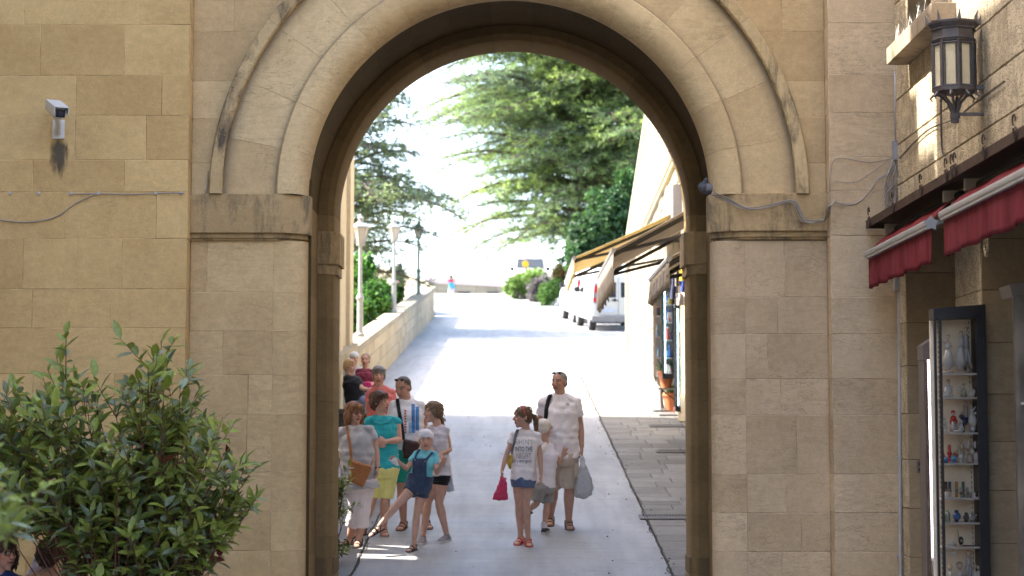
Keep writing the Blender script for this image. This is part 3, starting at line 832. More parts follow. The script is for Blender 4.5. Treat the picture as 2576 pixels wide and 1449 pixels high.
for r, z in ((.150, zg1 + .035), (.152, zg1 + .105)):
    pp = octp(r); pts = [(x, y, z) for x, y in pp] + [(pp[0][0], pp[0][1], z)]
    for p, q in zip(pts[:-1], pts[1:]):
        p = Vector(p); q = Vector(q); n = 9
        for k in range(n): b.ell(p.lerp(q, (k + .5) / n), (.0075, .0075, .0065), seg=6, rg=4)
for x, y in octp(.176): 
    d = Vector((x - lc.x, y - lc.y, 0)).normalized() * .018
    b.tube([(x, y, zg1 + .145), (x + d.x * .2, y + d.y * .2, zg1 + .18), (x + d.x, y + d.y, zg1 + .222)], [.016, .010, .001], 6)
b.build('crown', M_LIRON, lan)
b = MB()
for k in range(8):
    (x, y), (x2, y2) = octp(.140)[k], octp(.140)[(k+1) % 8]; b.poly([(x, y, zg0), (x2, y2, zg0), (x2, y2, zg1), (x, y, zg1)])
b.build('glass_pane', M_LG, lan)
b = MB()
base = Vector((lc.x, lc.y, 2.13))
for k in range(8):
    a = math.radians(45 * k + 22.5); d = Vector((math.cos(a), math.sin(a), 0))
    b.tube([base + d * .018, base + d * .02 + Vector((0, 0, .07)), base + d * .045 + Vector((0, 0, .14)), base + d * .10 + Vector((0, 0, .195)), base + d * .14 + Vector((0, 0, .2)), base + d * .165 + Vector((0, 0, .175)), base + d * .15 + Vector((0, 0, .155))], [.010, .009, .009, .009, .010, .008, .004], 6)
b.tube([base + Vector((0, 0, .03)), base + Vector((0, 0, .06))], .034, 10)
b.box(lc.x, XS, lc.y - .015, lc.y + .015, 2.36, 2.39); b.box(lc.x, XS, lc.y - .015, lc.y + .015, 2.18, 2.2)
b.build('bracket', M_LIRON, lan, auto=True)
b = MB(); b.lathe([(.02, 2.40), (.035, 2.44), (.04, 2.5), (.025, 2.56), (.01, 2.57)], (lc.x, lc.y, 0)); b.build('bulb', simple('frosted_bulb', (.7, .68, .6), .3), lan, smooth=True)

# ---------------------------------------------------------------- pipes, cables and boxes
M_CABLE = simple('grey_white_cable', (.30, .27, .235), .6); M_CABD = simple('dark_cable', (.06, .055, .05), .6)
M_PIPE = simple('painted_conduit', (.42, .41, .42), .5, .1)
def catmull(pts, n=6):
    pts = [Vector(p) for p in pts]; o = []
    for i in range(len(pts) - 1):
        p0 = pts[max(i-1, 0)]; p1 = pts[i]; p2 = pts[i+1]; p3 = pts[min(i+2, len(pts)-1)]
        for k in range(n):
            t = k / n; o.append(.5 * ((2*p1) + (-p0+p2)*t + (2*p0-5*p1+4*p2-p3)*t*t + (-p0+3*p1-3*p2+p3)*t**3))
    o.append(pts[-1]); return o
def cable(name, label, pts, r, mat, grp=None, strands=1, spread=.008, cat='cable'):
    b = MB(); random.seed(len(label))
    for s in range(strands):
        off = Vector((random.uniform(-1, 1), random.uniform(-1, 0), random.uniform(-1, 1))) * spread * (strands > 1)
        pp = [p + off * (1 + .6 * math.sin(i * 1.7 + s)) for i, p in enumerate(Vector(q) for q in pts)]
        b.tube(catmull(pp), r, 5)
    o = b.build(name, mat, None, smooth=True); return tag(o, label, cat, grp)
def FP(u, v, off=.02, D=YF): p = P(u, v, D - off); return tuple(p)
def WP(u, v, off=.02): y, z = SH(u, v, XS - off); return (XS - off, y, z)
tag((lambda b: (b.tube([P(2258, -80, YS - .03), P(2261, 60, YS - .03), P(2264, 352, YS - .03)], .011, 8), b.tube([P(2251, 180, YS - .02), P(2253, 352, YS - .02)], .006, 6), b.build('conduit_pipe', M_PIPE, None, smooth=True))[-1])(MB()), 'thin grey conduit running up the corner above the junction box', 'pipe')
b = MB(); b.tube([P(2262, 735, YS - .035), P(2264, 1200, YS - .035), P(2266, 1500, YS - .035)], .015, 8); 
for v in (860, 1150, 1400): b.box(*(lambda p: (p.x - .024, p.x + .024, p.y - .01, p.y + .02, p.z - .008, p.z + .008))(P(2263, v, YS - .035)))
b.box(*(lambda p: (p.x - .045, p.x + .045, p.y - .03, p.y + .03, p.z - .06, p.z + .06))(P(2262, 712, YS - .035)))
tag(b.build('drain_pipe', M_PIPE, None, auto=True), 'long pale pipe down the corner beside the figurine shop', 'pipe')
jb = P(2253, 380, YS - .03); b = MB(); b.box(jb.x - .026, jb.x + .026, jb.y - .03, jb.y + .03, jb.z - .085, jb.z + .085, bev=.006)
t = thing('junction_box', 'small grey junction box at the wall corner above tangled cables', 'junction box', jb)
b.build('housing', simple('junction_grey', (.22, .22, .24), .5), t); b = MB(); b.box(jb.x - .02, jb.x + .02, jb.y - .034, jb.y - .0305, jb.z - .07, jb.z + .07); b.build('cover', simple('junction_lid', (.30, .30, .32), .5), t)
# tangle below the junction box
b = MB(); random.seed(8)
for k in range(13):
    x = random.uniform(-14, 12); pts = [FP(2254 + x * .6, 400, .03, YS)]
    for v in (450, 500, 540): pts.append(FP(2250 + random.uniform(-26, 14), v + random.uniform(-12, 12), random.uniform(.02, .08), YS))
    if k % 3 == 0: pts.append(FP(2235 + random.uniform(-15, 10), 575, .03, YS)); pts.append(FP(2232, 520, .03, YS)); pts.append(FP(2244, 455, .04, YS))
    b.tube(catmull(pts, 7), random.uniform(.0032, .006), 5)
tag(b.build('cable_tangle', M_CABLE, None, smooth=True), 'tangle of pale cables hanging below the grey junction box', 'cables')
cable('cable', 'bundle of pale cables draped across the right impost', [FP(1790, 488, .16), FP(1822, 500, .11), FP(1870, 522, .11), FP(1915, 524, .11), FP(1990, 508, .11), FP(2008, 530, .11), FP(2022, 554, .11), FP(2045, 560, .11), FP(2075, 552, .11), FP(2086, 520, .06, YS), FP(2100, 508, .03, YS)], .0045, M_CABLE, None, 6, .012)
cable('cable', 'pale cables looping along the wall from the right impost to the junction box', [FP(2100, 508, .03, YS), FP(2150, 512, .03, YS), FP(2185, 485, .03, YS), FP(2210, 450, .03, YS), FP(2245, 432, .04, YS)], .0042, M_CABLE, None, 3, .012)
cable('cable', 'thin cable rising from the impost and running to the junction box', [FP(2086, 520, .03, YS), FP(2090, 430, .02, YS), FP(2105, 398, .02, YS), FP(2160, 404, .02, YS), FP(2190, 408, .02, YS), FP(2244, 398, .03, YS)], .004, M_CABLE)
cable('cable', 'slack thin cable hanging under the upper wall cable near the junction box', [FP(2100, 455, .02, YS), FP(2150, 458, .02, YS), FP(2195, 432, .02, YS), FP(2240, 398, .03, YS)], .0032, M_CABLE)
hood_pts = []
for a in range(0, 181, 6):
    p = main(math.radians(a), R_H + .008, YF - .02); hood_pts.append(p)
cable('cable', 'thin dark cable following the outer edge of the arch hood', hood_pts, .006, M_CABD)
cable('cable', 'thin grey cable pinned along the joint of the left wall', [FP(180, 489, .012, YS), FP(240, 487, .012, YS), FP(330, 489, .012, YS), FP(400, 486, .012, YS), FP(462, 486, .012, YS), FP(482, 492, .03), FP(508, 493, .03), FP(520, 478, .03), FP(524, 430, .03)], .005, M_CABLE)
cable('cable', 'slack grey cable sagging across the left wall below the camera', [FP(-30, 545, .012, YS), FP(20, 556, .012, YS), FP(80, 558, .012, YS), FP(140, 546, .012, YS), FP(190, 512, .012, YS), FP(240, 488, .012, YS)], .0055, M_CABLE)
b = MB()
for u in (25, 97, 178, 247, 392, 454):
    p = P(u, 486, YS - .012); b.box(p.x - .010, p.x + .010, p.y - .008, p.y + .012, p.z - .012, p.z + .012)
M_CLIP = simple('cable_clip', (.42, .42, .45), .4)
for u in (25, 97, 178, 247, 392, 454):
    b = MB(); p = P(u, 486, YS - .014); b.box(p.x - .010, p.x + .010, p.y - .006, p.y + .013, p.z - .012, p.z + .012, bev=.002); b.box(p.x - .003, p.x + .003, p.y - .009, p.y - .0055, p.z - .003, p.z + .003)
    tag(b.build('cable_clip', M_CLIP), 'tiny grey cable clip in the row along the left wall joint', 'clip', 'cable clips on the left wall')
cable('cable', 'twisted cables slanting up the shop wall under the lantern', [WP(2262, 400), WP(2330, 330), WP(2400, 300), WP(2450, 262), WP(2500, 225), WP(2526, 205)], .0028, M_CABD, None, 3, .006)
cable('cable', 'cable pair dropping down the shop wall left of the lantern bracket', [WP(2368, 230), WP(2369, 300), WP(2371, 378), WP(2380, 392)], .004, M_CABD, None, 2, .007)

# ---------------------------------------------------------------- security camera on the left wall
M_WH = simple('security_camera_white', (.62, .62, .62), .45, 0, .05); M_BK = simple('security_camera_black', (.015, .015, .017), .15)
pc = P(140, 275, YS - .3); t = thing('security_camera', 'white box security camera on a bracket on the left wall', 'security camera', P(140, 345, YS))
R_ = Matrix.Translation(pc) @ Matrix.Rotation(math.radians(28), 4, 'Z') @ Matrix.Rotation(math.radians(20), 4, 'X')
b = MB()
bm = bmesh.new(); bmesh.ops.create_cube(bm, size=1)
for v in bm.verts: v.co = Vector((v.co.x * .105, v.co.y * .34, v.co.z * .10))
bmesh.ops.bevel(bm, geom=bm.edges[:], offset=.022, segments=3, affect='EDGES'); b.addbm(bm, R_)
body = b.build('housing', M_WH, t, auto=True)
b = MB(); b.prism([(-.06, -.2), (.06, -.2), (.06, .12), (-.06, .12)], .052, .058); 
for s in (-1, 1): b.box(s * .058 - .003, s * .058 + .003, -.2, .12, -.0, .056)
b.v = [tuple(R_ @ Vector(p)) for p in b.v]; b.build('sun_shield', M_WH, t)
b = MB(); b.box(-.038, .038, -.178, -.168, -.032, .032, M=R_); w1 = b.build('front_window', M_BK, t)
b = MB(); b.lathe([(.022, -.006), (.022, .0), (.014, .002)], (0, 0, 0), M=R_ @ Matrix.Translation((0, -.182, 0)) @ Matrix.Rotation(PI / 2, 4, 'X')); b.build('lens', simple('lens_glass', (.03, .03, .05), .05), w1)
b = MB(); q = P(140, 315, YS - .12)
b.tube([pc + Vector((0, .03, -.05)), pc + Vector((0, .1, -.10)), (q.x, YS - .06, q.z - .05)], [.02, .024, .03], 10); b.box(q.x - .05, q.x + .05, YS - .03, YS, q.z - .1, q.z + .06, bev=.005)
b.ell(pc + Vector((0, .03, -.055)), (.03, .03, .02)); b.build('bracket', M_WH, t, auto=True)
# dirt run below it (real dirt on the stone)
def stain_mat():
    m, nt, b, N, L = newmat('black_run_stain'); v = nmap(N, L, (3.2, 1, 1.0)); a, r, g_, bl = attr(N, L)
    f = ramp(N, L, mth(N, L, 'MULTIPLY', noi(N, L, v, 5, 6, .7, .6), r), [(.22, 0.0), (.42, .8)])
    pset(b, Base_Color=(.10, .085, .065, 1), Roughness=.95); tr = N.new('ShaderNodeBsdfTransparent'); mx = N.new('ShaderNodeMixShader')
    L.new(f, mx.inputs[0]); L.new(tr.outputs[0], mx.inputs[1]); L.new(b.outputs[0], mx.inputs[2]); L.new(mx.outputs[0], N['Material Output'].inputs['Surface']); return m
M_STAIN = stain_mat()
def stainpatch(u0, u1, v0, v1, D, name='dirt_run', edge=.0):
    b = MB(); n = 10; rows = []
    for j in range(n + 1):
        row = []
        for i in range(n + 1):
            fx, fy = i / n, j / n; p = P(u0 + (u1 - u0) * fx, v0 + (v1 - v0) * fy, D)
            k = (math.sin(fx * PI) ** .6) * (1 - fy ** 2) * min(1, .35 + fy * 3) * 1.1 if True else 0
            if i in (0, n) or j == n: k = 0
            row.append(b.vert(p, (k, 0, 0, 1)))
        rows.append(row)
    for a, c in zip(rows[:-1], rows[1:]):
        for i in range(n): b.face(a[i], c[i], c[i+1], a[i+1])
    return b.build(name, M_STAIN, wl)
stainpatch(118, 180, 344, 480, YS - .004)
# wood pigeon roosting on the right impost
pg = P(1778, 489, YF + .12); t = thing('pigeon', 'dark grey pigeon roosting on the right impost under the arch', 'pigeon', pg)
b = MB(); z0 = pg.z + .05
b.ell((pg.x, pg.y, z0), (.072, .062, .05)); b.ell((pg.x - .035, pg.y - .03, z0 + .012), (.045, .045, .042)); b.tube([(pg.x - .03, pg.y - .03, z0 + .02), (pg.x - .012, pg.y - .02, z0 + .062)], [.03, .02], 10)
b.ell((pg.x - .008, pg.y - .022, z0 + .072), (.021, .024, .021)); b.tube([(pg.x - .0, pg.y - .04, z0 + .070), (pg.x + .002, pg.y - .058, z0 + .066)], [.005, .001], 6)
b.tube([(pg.x + .03, pg.y + .02, z0), (pg.x + .10, pg.y + .03, z0 - .03)], [(.035, .03), (.028, .008)], 10, ref=(0, 1, 0))
for s in (-.02, .02): b.tube([(pg.x + s, pg.y - .01, z0 - .03), (pg.x + s, pg.y - .01, pg.z - .004)], .005, 6)
me = remesh(b, .005, 2); c = coords(me); k = np.ones((len(c), 3)) * (.09, .09, .11); k[c[:, 2] > z0 + .03] = (.05, .06, .075)
me.name = 'pigeon'; setcol(me, k); c = c - np.array(pg); setcoords(me, c); o = link('body', me, colattr('feathers', .7, .3), t)
b = MB(); b.ell((pg.x + .01, pg.y - .045, z0 + .005), (.062, .02, .034)); b.build('wing', simple('pigeon_wing', (.16, .16, .19), .8, bumpk=.4, bscale=40), t, smooth=True)
# ================================================================= PEOPLE
def skin_mat():
    m, nt, b, N, L = newmat('skin'); c, r, g, bl = attr(N, L); v = nmap(N, L)
    k = ramp(N, L, noi(N, L, v, 22, 4, .6), [(.3, .86), (.7, 1.06)])
    L.new(mix(N, L, c, k, 1, 'MULTIPLY'), b.inputs['Base Color']); pset(b, Roughness=.52, Specular_IOR_Level=.35, Subsurface_Weight=.12, Subsurface_Scale=.012)
    b.inputs['Subsurface Radius'].default_value = (1, .35, .2); return m
M_SKIN = skin_mat()
def cloth(name, c, var=.1, bk=.35, rough=.85, scale=6, tone=None):
    if name in MC: return MC[name]
    m, nt, b, N, L = newmat(name); v = nmap(N, L)
    f = noi(N, L, v, scale, 5, .65); w_ = noi(N, L, v, 420, 2, .5)
    k = ramp(N, L, f, [(.3, tuple(x * (1 - var) for x in c)), (.7, tuple(min(1, x * (1 + var)) for x in c))])
    k = mix(N, L, k, ramp(N, L, w_, [(.3, .86), (.7, 1.1)]), .7, 'MULTIPLY'); L.new(k, b.inputs['Base Color'])
    pset(b, Roughness=rough, Specular_IOR_Level=.2, Sheen_Weight=.15)
    n = bump(N, L, b, noi(N, L, nmap(N, L, (1, 1, .6), (0, .5, 0)), 8, 4, .58, 1.0), bk * 1.3, .04); bump(N, L, b, w_, .2, .002, n)
    MC[name] = m; return m
def hairmat(name, c):
    if name in MC: return MC[name]
    m, nt, b, N, L = newmat(name); st = noi(N, L, nmap(N, L, (9, 9, 1.2)), 14, 4, .65, .6)
    L.new(ramp(N, L, st, [(.3, tuple(x * .55 for x in c)), (.7, tuple(min(1, x * 1.3) for x in c))]), b.inputs['Base Color'])
    pset(b, Roughness=.5, Specular_IOR_Level=.4); bump(N, L, b, st, .6, .008); MC[name] = m; return m
def rotz(a): return Matrix.Rotation(math.radians(a), 3, 'Z')
def head_geo(mb, c, R, h, neck, nr, female=False):
    k = lambda x, y, z: c + R @ Vector((x, y, z)) * h
    E = lambda p, r: mb.ell(k(*p), tuple(q * h for q in r), R, 16, 12)
    E((0, .06, .13), (.33, .41, .37)); E((0, -.10, -.14), (.25, .27, .31)); E((0, -.22, -.39), (.10, .11, .095))
    E((0, -.27, .13), (.22, .09, .07)); E((0, -.335, -.245), (.095, .05, .05)); E((-.15, -.22, -.08), (.10, .12, .11)); E((.15, -.22, -.08), (.10, .12, .11))
    mb.tube([k(0, -.33, .09), k(0, -.41, -.03), k(0, -.44, -.115)], [.030 * h, .042 * h, .062 * h], 10); mb.ell(k(0, -.42, -.115), (.062 * h, .05 * h, .035 * h), R, 8, 6)
    for s in (-1, 1): mb.ell(k(s * .325, .05, -.03), (.03 * h, .075 * h, .115 * h), R, 8, 8); mb.tube([k(s * .15, .1, -.25), k(s * .2, -.02, -.28)], .08 * h, 8)
    mb.tube([k(0, .10, -.1), neck + Vector((0, 0, .02)), neck - Vector((0, 0, .05))], [nr, nr, nr * 1.15], 14)
def hand_geo(mb, w, d, side, nrm, s, curl=.5, spread=.12, thumb=1):
    d = Vector(d).normalized(); side = Vector(side); side = (side - d * side.dot(d)).normalized(); nrm = Vector(nrm); nrm = (nrm - d * nrm.dot(d) - side * nrm.dot(side)).normalized()
    pc_ = w + d * .05 * s
    mb.tube([w - d * .01 * s, w + d * .03 * s, w + d * .085 * s], [(.024 * s, .018 * s), (.034 * s, .017 * s), (.040 * s, .013 * s)], 10, ref=side)
    for i, (o, l, c_) in enumerate(((-.030, .066, 1.1), (-.010, .078, 1.0), (.011, .073, .95), (.030, .058, .9))):
        a = w + d * .083 * s + side * o * s; dd = (d + side * (o / .03) * spread).normalized(); cu = curl * c_
        p1 = a + (dd * math.cos(cu * .6) + nrm * math.sin(cu * .6)) * l * .5 * s; p2 = p1 + (dd * math.cos(cu * 1.6) + nrm * math.sin(cu * 1.6)) * l * .5 * s
        mb.tube([a - dd * .02 * s, a, p1, p2], [.0088 * s, .0092 * s, .0085 * s, .0065 * s], 7); mb.ell(p2, .0066 * s, seg=6, rg=5)
    a = w + d * .022 * s + side * thumb * .028 * s; td = (d * .75 + side * thumb * .6 + nrm * .35).normalized(); p1 = a + td * .035 * s; p2 = p1 + (td + d * .5 + nrm * .3).normalized() * .028 * s
    mb.tube([a - td * .012 * s, a, p1, p2], [.013 * s, .0125 * s, .010 * s, .0075 * s], 7); mb.ell(p2, .0078 * s, seg=6, rg=5)
def foot_pts(g, yaw, s, up=Vector((0, 0, 1))):
    f = rotz(yaw) @ Vector((0, -1, 0)); f = (f - Vector((0, 0, 0))); f.z = f.y * GS; f.normalize()
    return f
def foot_geo(mb, ank, sole, f, s, k=1.0, grow=0):
    sd = f.cross(Vector((0, 0, 1))).normalized(); up = sd.cross(f); h0 = sole + up * .001
    g = grow
    mb.tube([ank + up * .02 * s, ank - up * .03 * s, h0 + up * .035 * s - f * .012 * s], [.034 * s + g, .036 * s + g, .036 * s + g], 10)
    mb.tube([h0 - f * .055 * s + up * .03 * s, h0 - f * .02 * s + up * .034 * s, h0 + f * .06 * s + up * .034 * s, h0 + f * .13 * s + up * .022 * s, h0 + f * .175 * s + up * .016 * s],
            [(.022 * s + g, .026 * s + g), (.034 * s + g, .034 * s + g), (.036 * s + g, .034 * s + g), (.045 * s + g, .021 * s + g), (.030 * s + g, .013 * s + g)], 12, ref=sd)
    mb.ell(h0 - f * .045 * s + up * .03 * s, (.03 * s + g, .03 * s + g, .028 * s + g))
    if grow == 0:
        for i, o in enumerate((-.033, -.016, 0, .016, .032)): mb.ell(h0 + f * (.178 - abs(o) * .5) * s + sd * o * s + up * .013 * s, (.009 * s, .012 * s, .010 * s), seg=6, rg=5)
def limb(mb, a, m, z, r):
    """two-segment limb a-m-z with radii r = (top, mid upper, joint, mid lower, end)"""
    a, m, z = Vector(a), Vector(m), Vector(z)
    mb.tube([a, a.lerp(m, .45), m], [r[0], r[1], r[2]], 12); mb.ell(m, r[2], seg=12, rg=8); mb.ell(a, r[0], seg=12, rg=8)
    mb.tube([m, m.lerp(z, .3), m.lerp(z, .65), z], [r[2], r[3], (r[3] + r[4]) / 2 * .96, r[4]], 12)

class Person:
    def __init__(s, label, zoom, D0, joints, H, yaw=0, hyaw=0, skin=(.42, .22, .14), hw=.165, ww=.145, cw=.165, dep=.11, belly=0, fat=1.0, headh=.225, pitch=0, roll=0, feet=('', ''), footyaw=(0, 0), hands=((0, 1), (0, 1)), seated=False, group=None, voxel=.0075, lips=(.38, .13, .11), grp=None):
        s.Z = zoom; s.D0 = D0; s.yaw = yaw; s.sc = H / 1.72; s.H = H; s.J = {}
        skin = tuple(x * 1.22 * .66 + q * .34 for x, q in zip(skin, (.62, .44, .35))); s.skin = skin; s.mode = feet; s.spec = (hw, ww, cw, dep, belly)
        for k, j in joints.items():
            if len(j) == 3 and j[2] == 'g':
                g = G(*s.px(j[0], j[1])); s.J[k + '_sole'] = g; s.J[k] = g + Vector((0, 0, .085 * s.sc))
            else: s.J[k] = P(*s.px(j[0], j[1]), D0 + (j[2] if len(j) > 2 else 0))
        J = s.J; sc = s.sc
        tb = math.tan(math.radians(max(-60, min(60, yaw))))
        def turn(a, b):
            if a in J and b in J:
                mx = (J[a].x + J[b].x) / 2
                for q in (a, b): J[q].y += (J[q].x - mx) * tb
        turn('shL', 'shR'); turn('hipL', 'hipR')
        for sd in 'LR':
            for kn, hp, an in (('kn' + sd, 'hip' + sd, 'an' + sd),):
                if kn in J and an in J and len(joints[kn]) == 2: J[kn].y = (J[hp].y + J[an].y) / 2 - .03
        s.u = Vector((math.cos(math.radians(yaw)), math.sin(math.radians(yaw)), 0)); s.f = Vector((math.sin(math.radians(yaw)), -math.cos(math.radians(yaw)), 0))
        s.Hc = (J['hipL'] + J['hipR']) / 2; s.Sc = (J['shL'] + J['shR']) / 2
        base = Vector((s.Hc.x, s.Hc.y, gz(s.Hc.y)))
        s.t = thing('person', label, 'person', base, 0, group)
        s.R = rotz(hyaw) @ Matrix.Rotation(math.radians(roll), 3, 'Y') @ Matrix.Rotation(math.radians(pitch), 3, 'X'); s.hh = headh; s.hc = J['head']
        s.fat = fat
        mb = MB(); s.torso(mb, 0, -.09, True)
        s.neck = J['neck'] if 'neck' in J else s.Sc + Vector((0, 0, .07 * sc))
        head_geo(mb, s.hc, s.R, headh, s.neck, .052 * sc * (.9 + .1 * fat))
        fa = fat ** .7
        s.J['shL'].z -= .012 * sc; s.J['shR'].z -= .012 * sc
        ra = [x * sc * fa for x in (.050, .044, .035, .037, .024)]; rl = [x * sc * fa for x in (.088, .078, .052, .056, .034)]
        s.ra, s.rl = ra, rl
        for i, sd in enumerate('LR'):
            if 'el' + sd in J:
                limb(mb, J['sh' + sd], J['el' + sd], J['wr' + sd], ra)
                curl, th = hands[i][:2]; d = J.get('ha' + sd, J['wr' + sd] + (J['wr' + sd] - J['el' + sd])) - J['wr' + sd]
                nrm = hands[i][2] if len(hands[i]) > 2 else (s.f * -1 if False else Vector((0, 0, 0)) + s.u * (1 if sd == 'L' else -1))
                side = hands[i][3] if len(hands[i]) > 3 else s.f
                hand_geo(mb, J['wr' + sd], d, side, nrm, sc * 1.04, curl, .12 if curl > .2 else .22, th)
            if 'kn' + sd in J:
                limb(mb, J['hip' + sd] - Vector((0, 0, .02)), J['kn' + sd], J['an' + sd], rl)
                f = foot_pts(None, footyaw[i], sc); sole = J.get('an' + sd + '_sole', J['an' + sd] - Vector((0, 0, .085 * sc)))
                if len(feet) > 2 and feet[2] and sd == feet[2][0]: f = Vector(feet[2][1]).normalized()
                foot_geo(mb, J['an' + sd], sole, f, sc); s.J['f' + sd] = f; s.J['so' + sd] = sole
        me = remesh(mb, voxel, 2, .4); me.name = 'person_body'
        c = coords(me); col = np.ones((len(c), 3)) * np.array(skin)
        Ri = np.array(s.R.inverted()); q = (c - np.array(s.hc)) @ Ri.T / headh
        x, y, z = np.abs(q[:, 0]), q[:, 1], q[:, 2]
        fr = (y < -.12) & (np.abs(z) < .5) & (x < .35)
        cheek = fr & (z < .0) & (z > -.2); col[cheek] *= (1.06, .93, .92)
        d = ((x - .135) / .065) ** 2 + ((z - .035) / .024) ** 2; col[fr & (d < 1)] = (.55, .5, .46)
        d = ((x - .135) / .034) ** 2 + ((z - .035) / .028) ** 2; col[fr & (d < 1)] = (.03, .02, .015)
        d = ((x - .14) / .10) ** 2 + ((z - .035) / .07) ** 2; m_ = fr & (d < 1) & (d > .6); col[m_] *= .72
        br = fr & (np.abs(z - .135 + (x - .14) ** 2 * 1.5) < .022) & (x > .05) & (x < .24); col[br] = np.array(skin) * .35
        lp = fr & (x < .105) & (np.abs(z + .245) < .036); col[lp] = lips
        lp = fr & (x < .085) & (np.abs(z + .245) < .009); col[lp] = (.10, .03, .03)
        nm = fr & (x < .07) & (z < -.13) & (z > -.175); col[nm] *= .7
        setcol(me, col); setcoords(me, c - np.array(base)); me.name = 'body'
        s.body = link('body', me, M_SKIN, s.t); s.base = base
        for i, sd in enumerate('LR'):
            if 'an' + sd in J and feet[i]: s.shoe(sd, feet[i])
    def px(s, x, y):
        if s.Z == 'A': return (805 + x * .3982, 872.1 + y * .3982)
        if s.Z == 'B': return (1173.9 + x * .3752, 905.6 + y * .3752)
        if s.Z == 'C': return (s.ox + x * s.k, s.oy + y * s.k) if hasattr(s, 'k') else (x, y)
        return (x, y)
    def torso(s, mb, g, lo=-.09, arms=True, top=None, hem=None, flare=0):
        sc = s.sc; hw, ww, cw, dp, belly = s.spec; Hc, Sc = s.Hc, s.Sc; up = (Sc - Hc); L = up.length; upn = up.normalized(); f = s.f
        pts, rad = [], []
        def ring(t, a, b, off=0): pts.append(Hc + up * t + f * off); rad.append((a + g, b + g))
        if hem is not None: ring(hem, hw * 1.02 + flare, dp * 1.02 + flare, belly * .5)
        else: ring(lo / L, hw * .74, dp * .72)
        if hem is None or hem < -.05: ring(0, hw, dp * 1.02, belly * .5)
        ring(.28, (ww + hw) / 2, dp * 1.0, belly); ring(.5, ww, dp * .96, belly * .8); ring(.74, cw, dp * 1.03, .01); ring(.88, cw * .98, dp * .92); ring(.97, cw * .78, dp * .70); ring(1.06, cw * .45, dp * .55); ring(1.12, .06 * sc, .055 * sc)
        mb.tube(pts, rad, 20, ref=s.u)
        neck = s.J.get('neck', Sc + Vector((0, 0, .07 * sc)))
        for k in 'LR': mb.tube([neck - Vector((0, 0, .02)), neck.lerp(s.J['sh' + k], .5) + Vector((0, 0, -.012)), s.J['sh' + k]], [.042 * sc + g * .5, .043 * sc + g * 1.2, .046 * sc + g * 1.4], 10)
    def finish(s, mb, name, mat, voxel, fold=.006, sm=2, fs=7.0, colfn=None, smooth_fac=.5):
        me = remesh(mb, voxel, sm, smooth_fac); c = coords(me)
        if fold:
            n = np.empty(len(me.vertices) * 3, dtype=np.float32); me.vertices.foreach_get('normal', n); n = n.reshape(-1, 3)
            ph = hash(name) % 7 + s.base.x
            w1 = np.sin(c[:, 0] * fs * 3 + c[:, 2] * fs * 5.0 + np.sin(c[:, 2] * fs * 2.6 + ph) * 1.8) * np.sin(c[:, 2] * fs * 3.1 - c[:, 0] * fs * 2.3 + np.cos(c[:, 1] * 9 + ph) * 1.5)
            w2 = np.sin(c[:, 0] * fs * 7 - c[:, 2] * fs * 6 + ph) * .4; w1 = np.sign(w1) * np.abs(w1) ** .7
            c = c + n * ((w1 + w2) * fold)[:, None]
        me.name = name; setcoords(me, c - np.array(s.base))
        if colfn is not None: setcol(me, colfn(c))
        return link(name, me, mat, s.t)
    def shirt(s, mat, hem=-.12, sleeve=.55, g=.016, name='shirt', fold=.005, flare=.01, sg=.02, voxel=.009, colfn=None):
        g *= .72; sg *= .62; fold *= 1.0; flare *= .8
        mb = MB(); s.torso(mb, g, hem=hem, flare=flare)
        for k in 'LR':
            if sleeve > 0 and 'el' + k in s.J:
                a, e = s.J['sh' + k], s.J['el' + k]; q = a.lerp(e, sleeve)
                mb.ell(a, s.ra[0] + sg * .8 + .003); mb.tube([a, a.lerp(q, .6), q], [s.ra[0] + sg * .8 + .003, s.ra[1] + sg, s.ra[1] + sg * 1.15], 12)
        return s.finish(mb, name, mat, voxel, fold, 2, colfn=colfn)
    def bottoms(s, mat, length=1.0, g=.018, name='shorts', fold=.005, flare=.012, top=.06, voxel=.009):
        g = g * .6 + .004; flare *= .4; fold *= .45
        """length: 0..1 to the knee, 1..2 knee to ankle"""
        mb = MB(); J = s.J; hw, ww, cw, dp, be = s.spec
        bo = s.f * be * .5;
        mb.tube([s.Hc - (s.Sc - s.Hc).normalized() * .10 * s.sc, s.Hc + bo, s.Hc + (s.Sc - s.Hc) * top + bo * 1.2], [(hw * .84 + g * 1.3, dp * .88 + g * 1.3), (hw + g * 1.2, dp * 1.04 + g * 1.3), (hw * .97 + g, dp + g)], 18, ref=s.u)
        for k in 'LR':
            if 'kn' + k not in J: continue
            h, kn, an = J['hip' + k] - Vector((0, 0, .02)), J['kn' + k], J['an' + k]; r = s.rl
            mb.ell(h, r[0] + g)
            if length <= 1:
                q = h.lerp(kn, length); mb.tube([h, h.lerp(q, .5), q], [r[0] + g, r[1] * .97 + g + flare * .3, (r[1] * (.97 - .17 * length) + g * .7 + flare)], 14)
            else:
                q = kn.lerp(an, length - 1); mb.tube([h, h.lerp(kn, .5), kn], [r[0] + g, r[1] + g, r[2] + g + .01], 14); mb.ell(kn, r[2] + g + .01); mb.tube([kn, kn.lerp(q, .5), q], [r[2] + g + .01, r[3] + g + .008, r[3] + g + flare], 14)
        return s.finish(mb, name, mat, voxel, fold, 2)
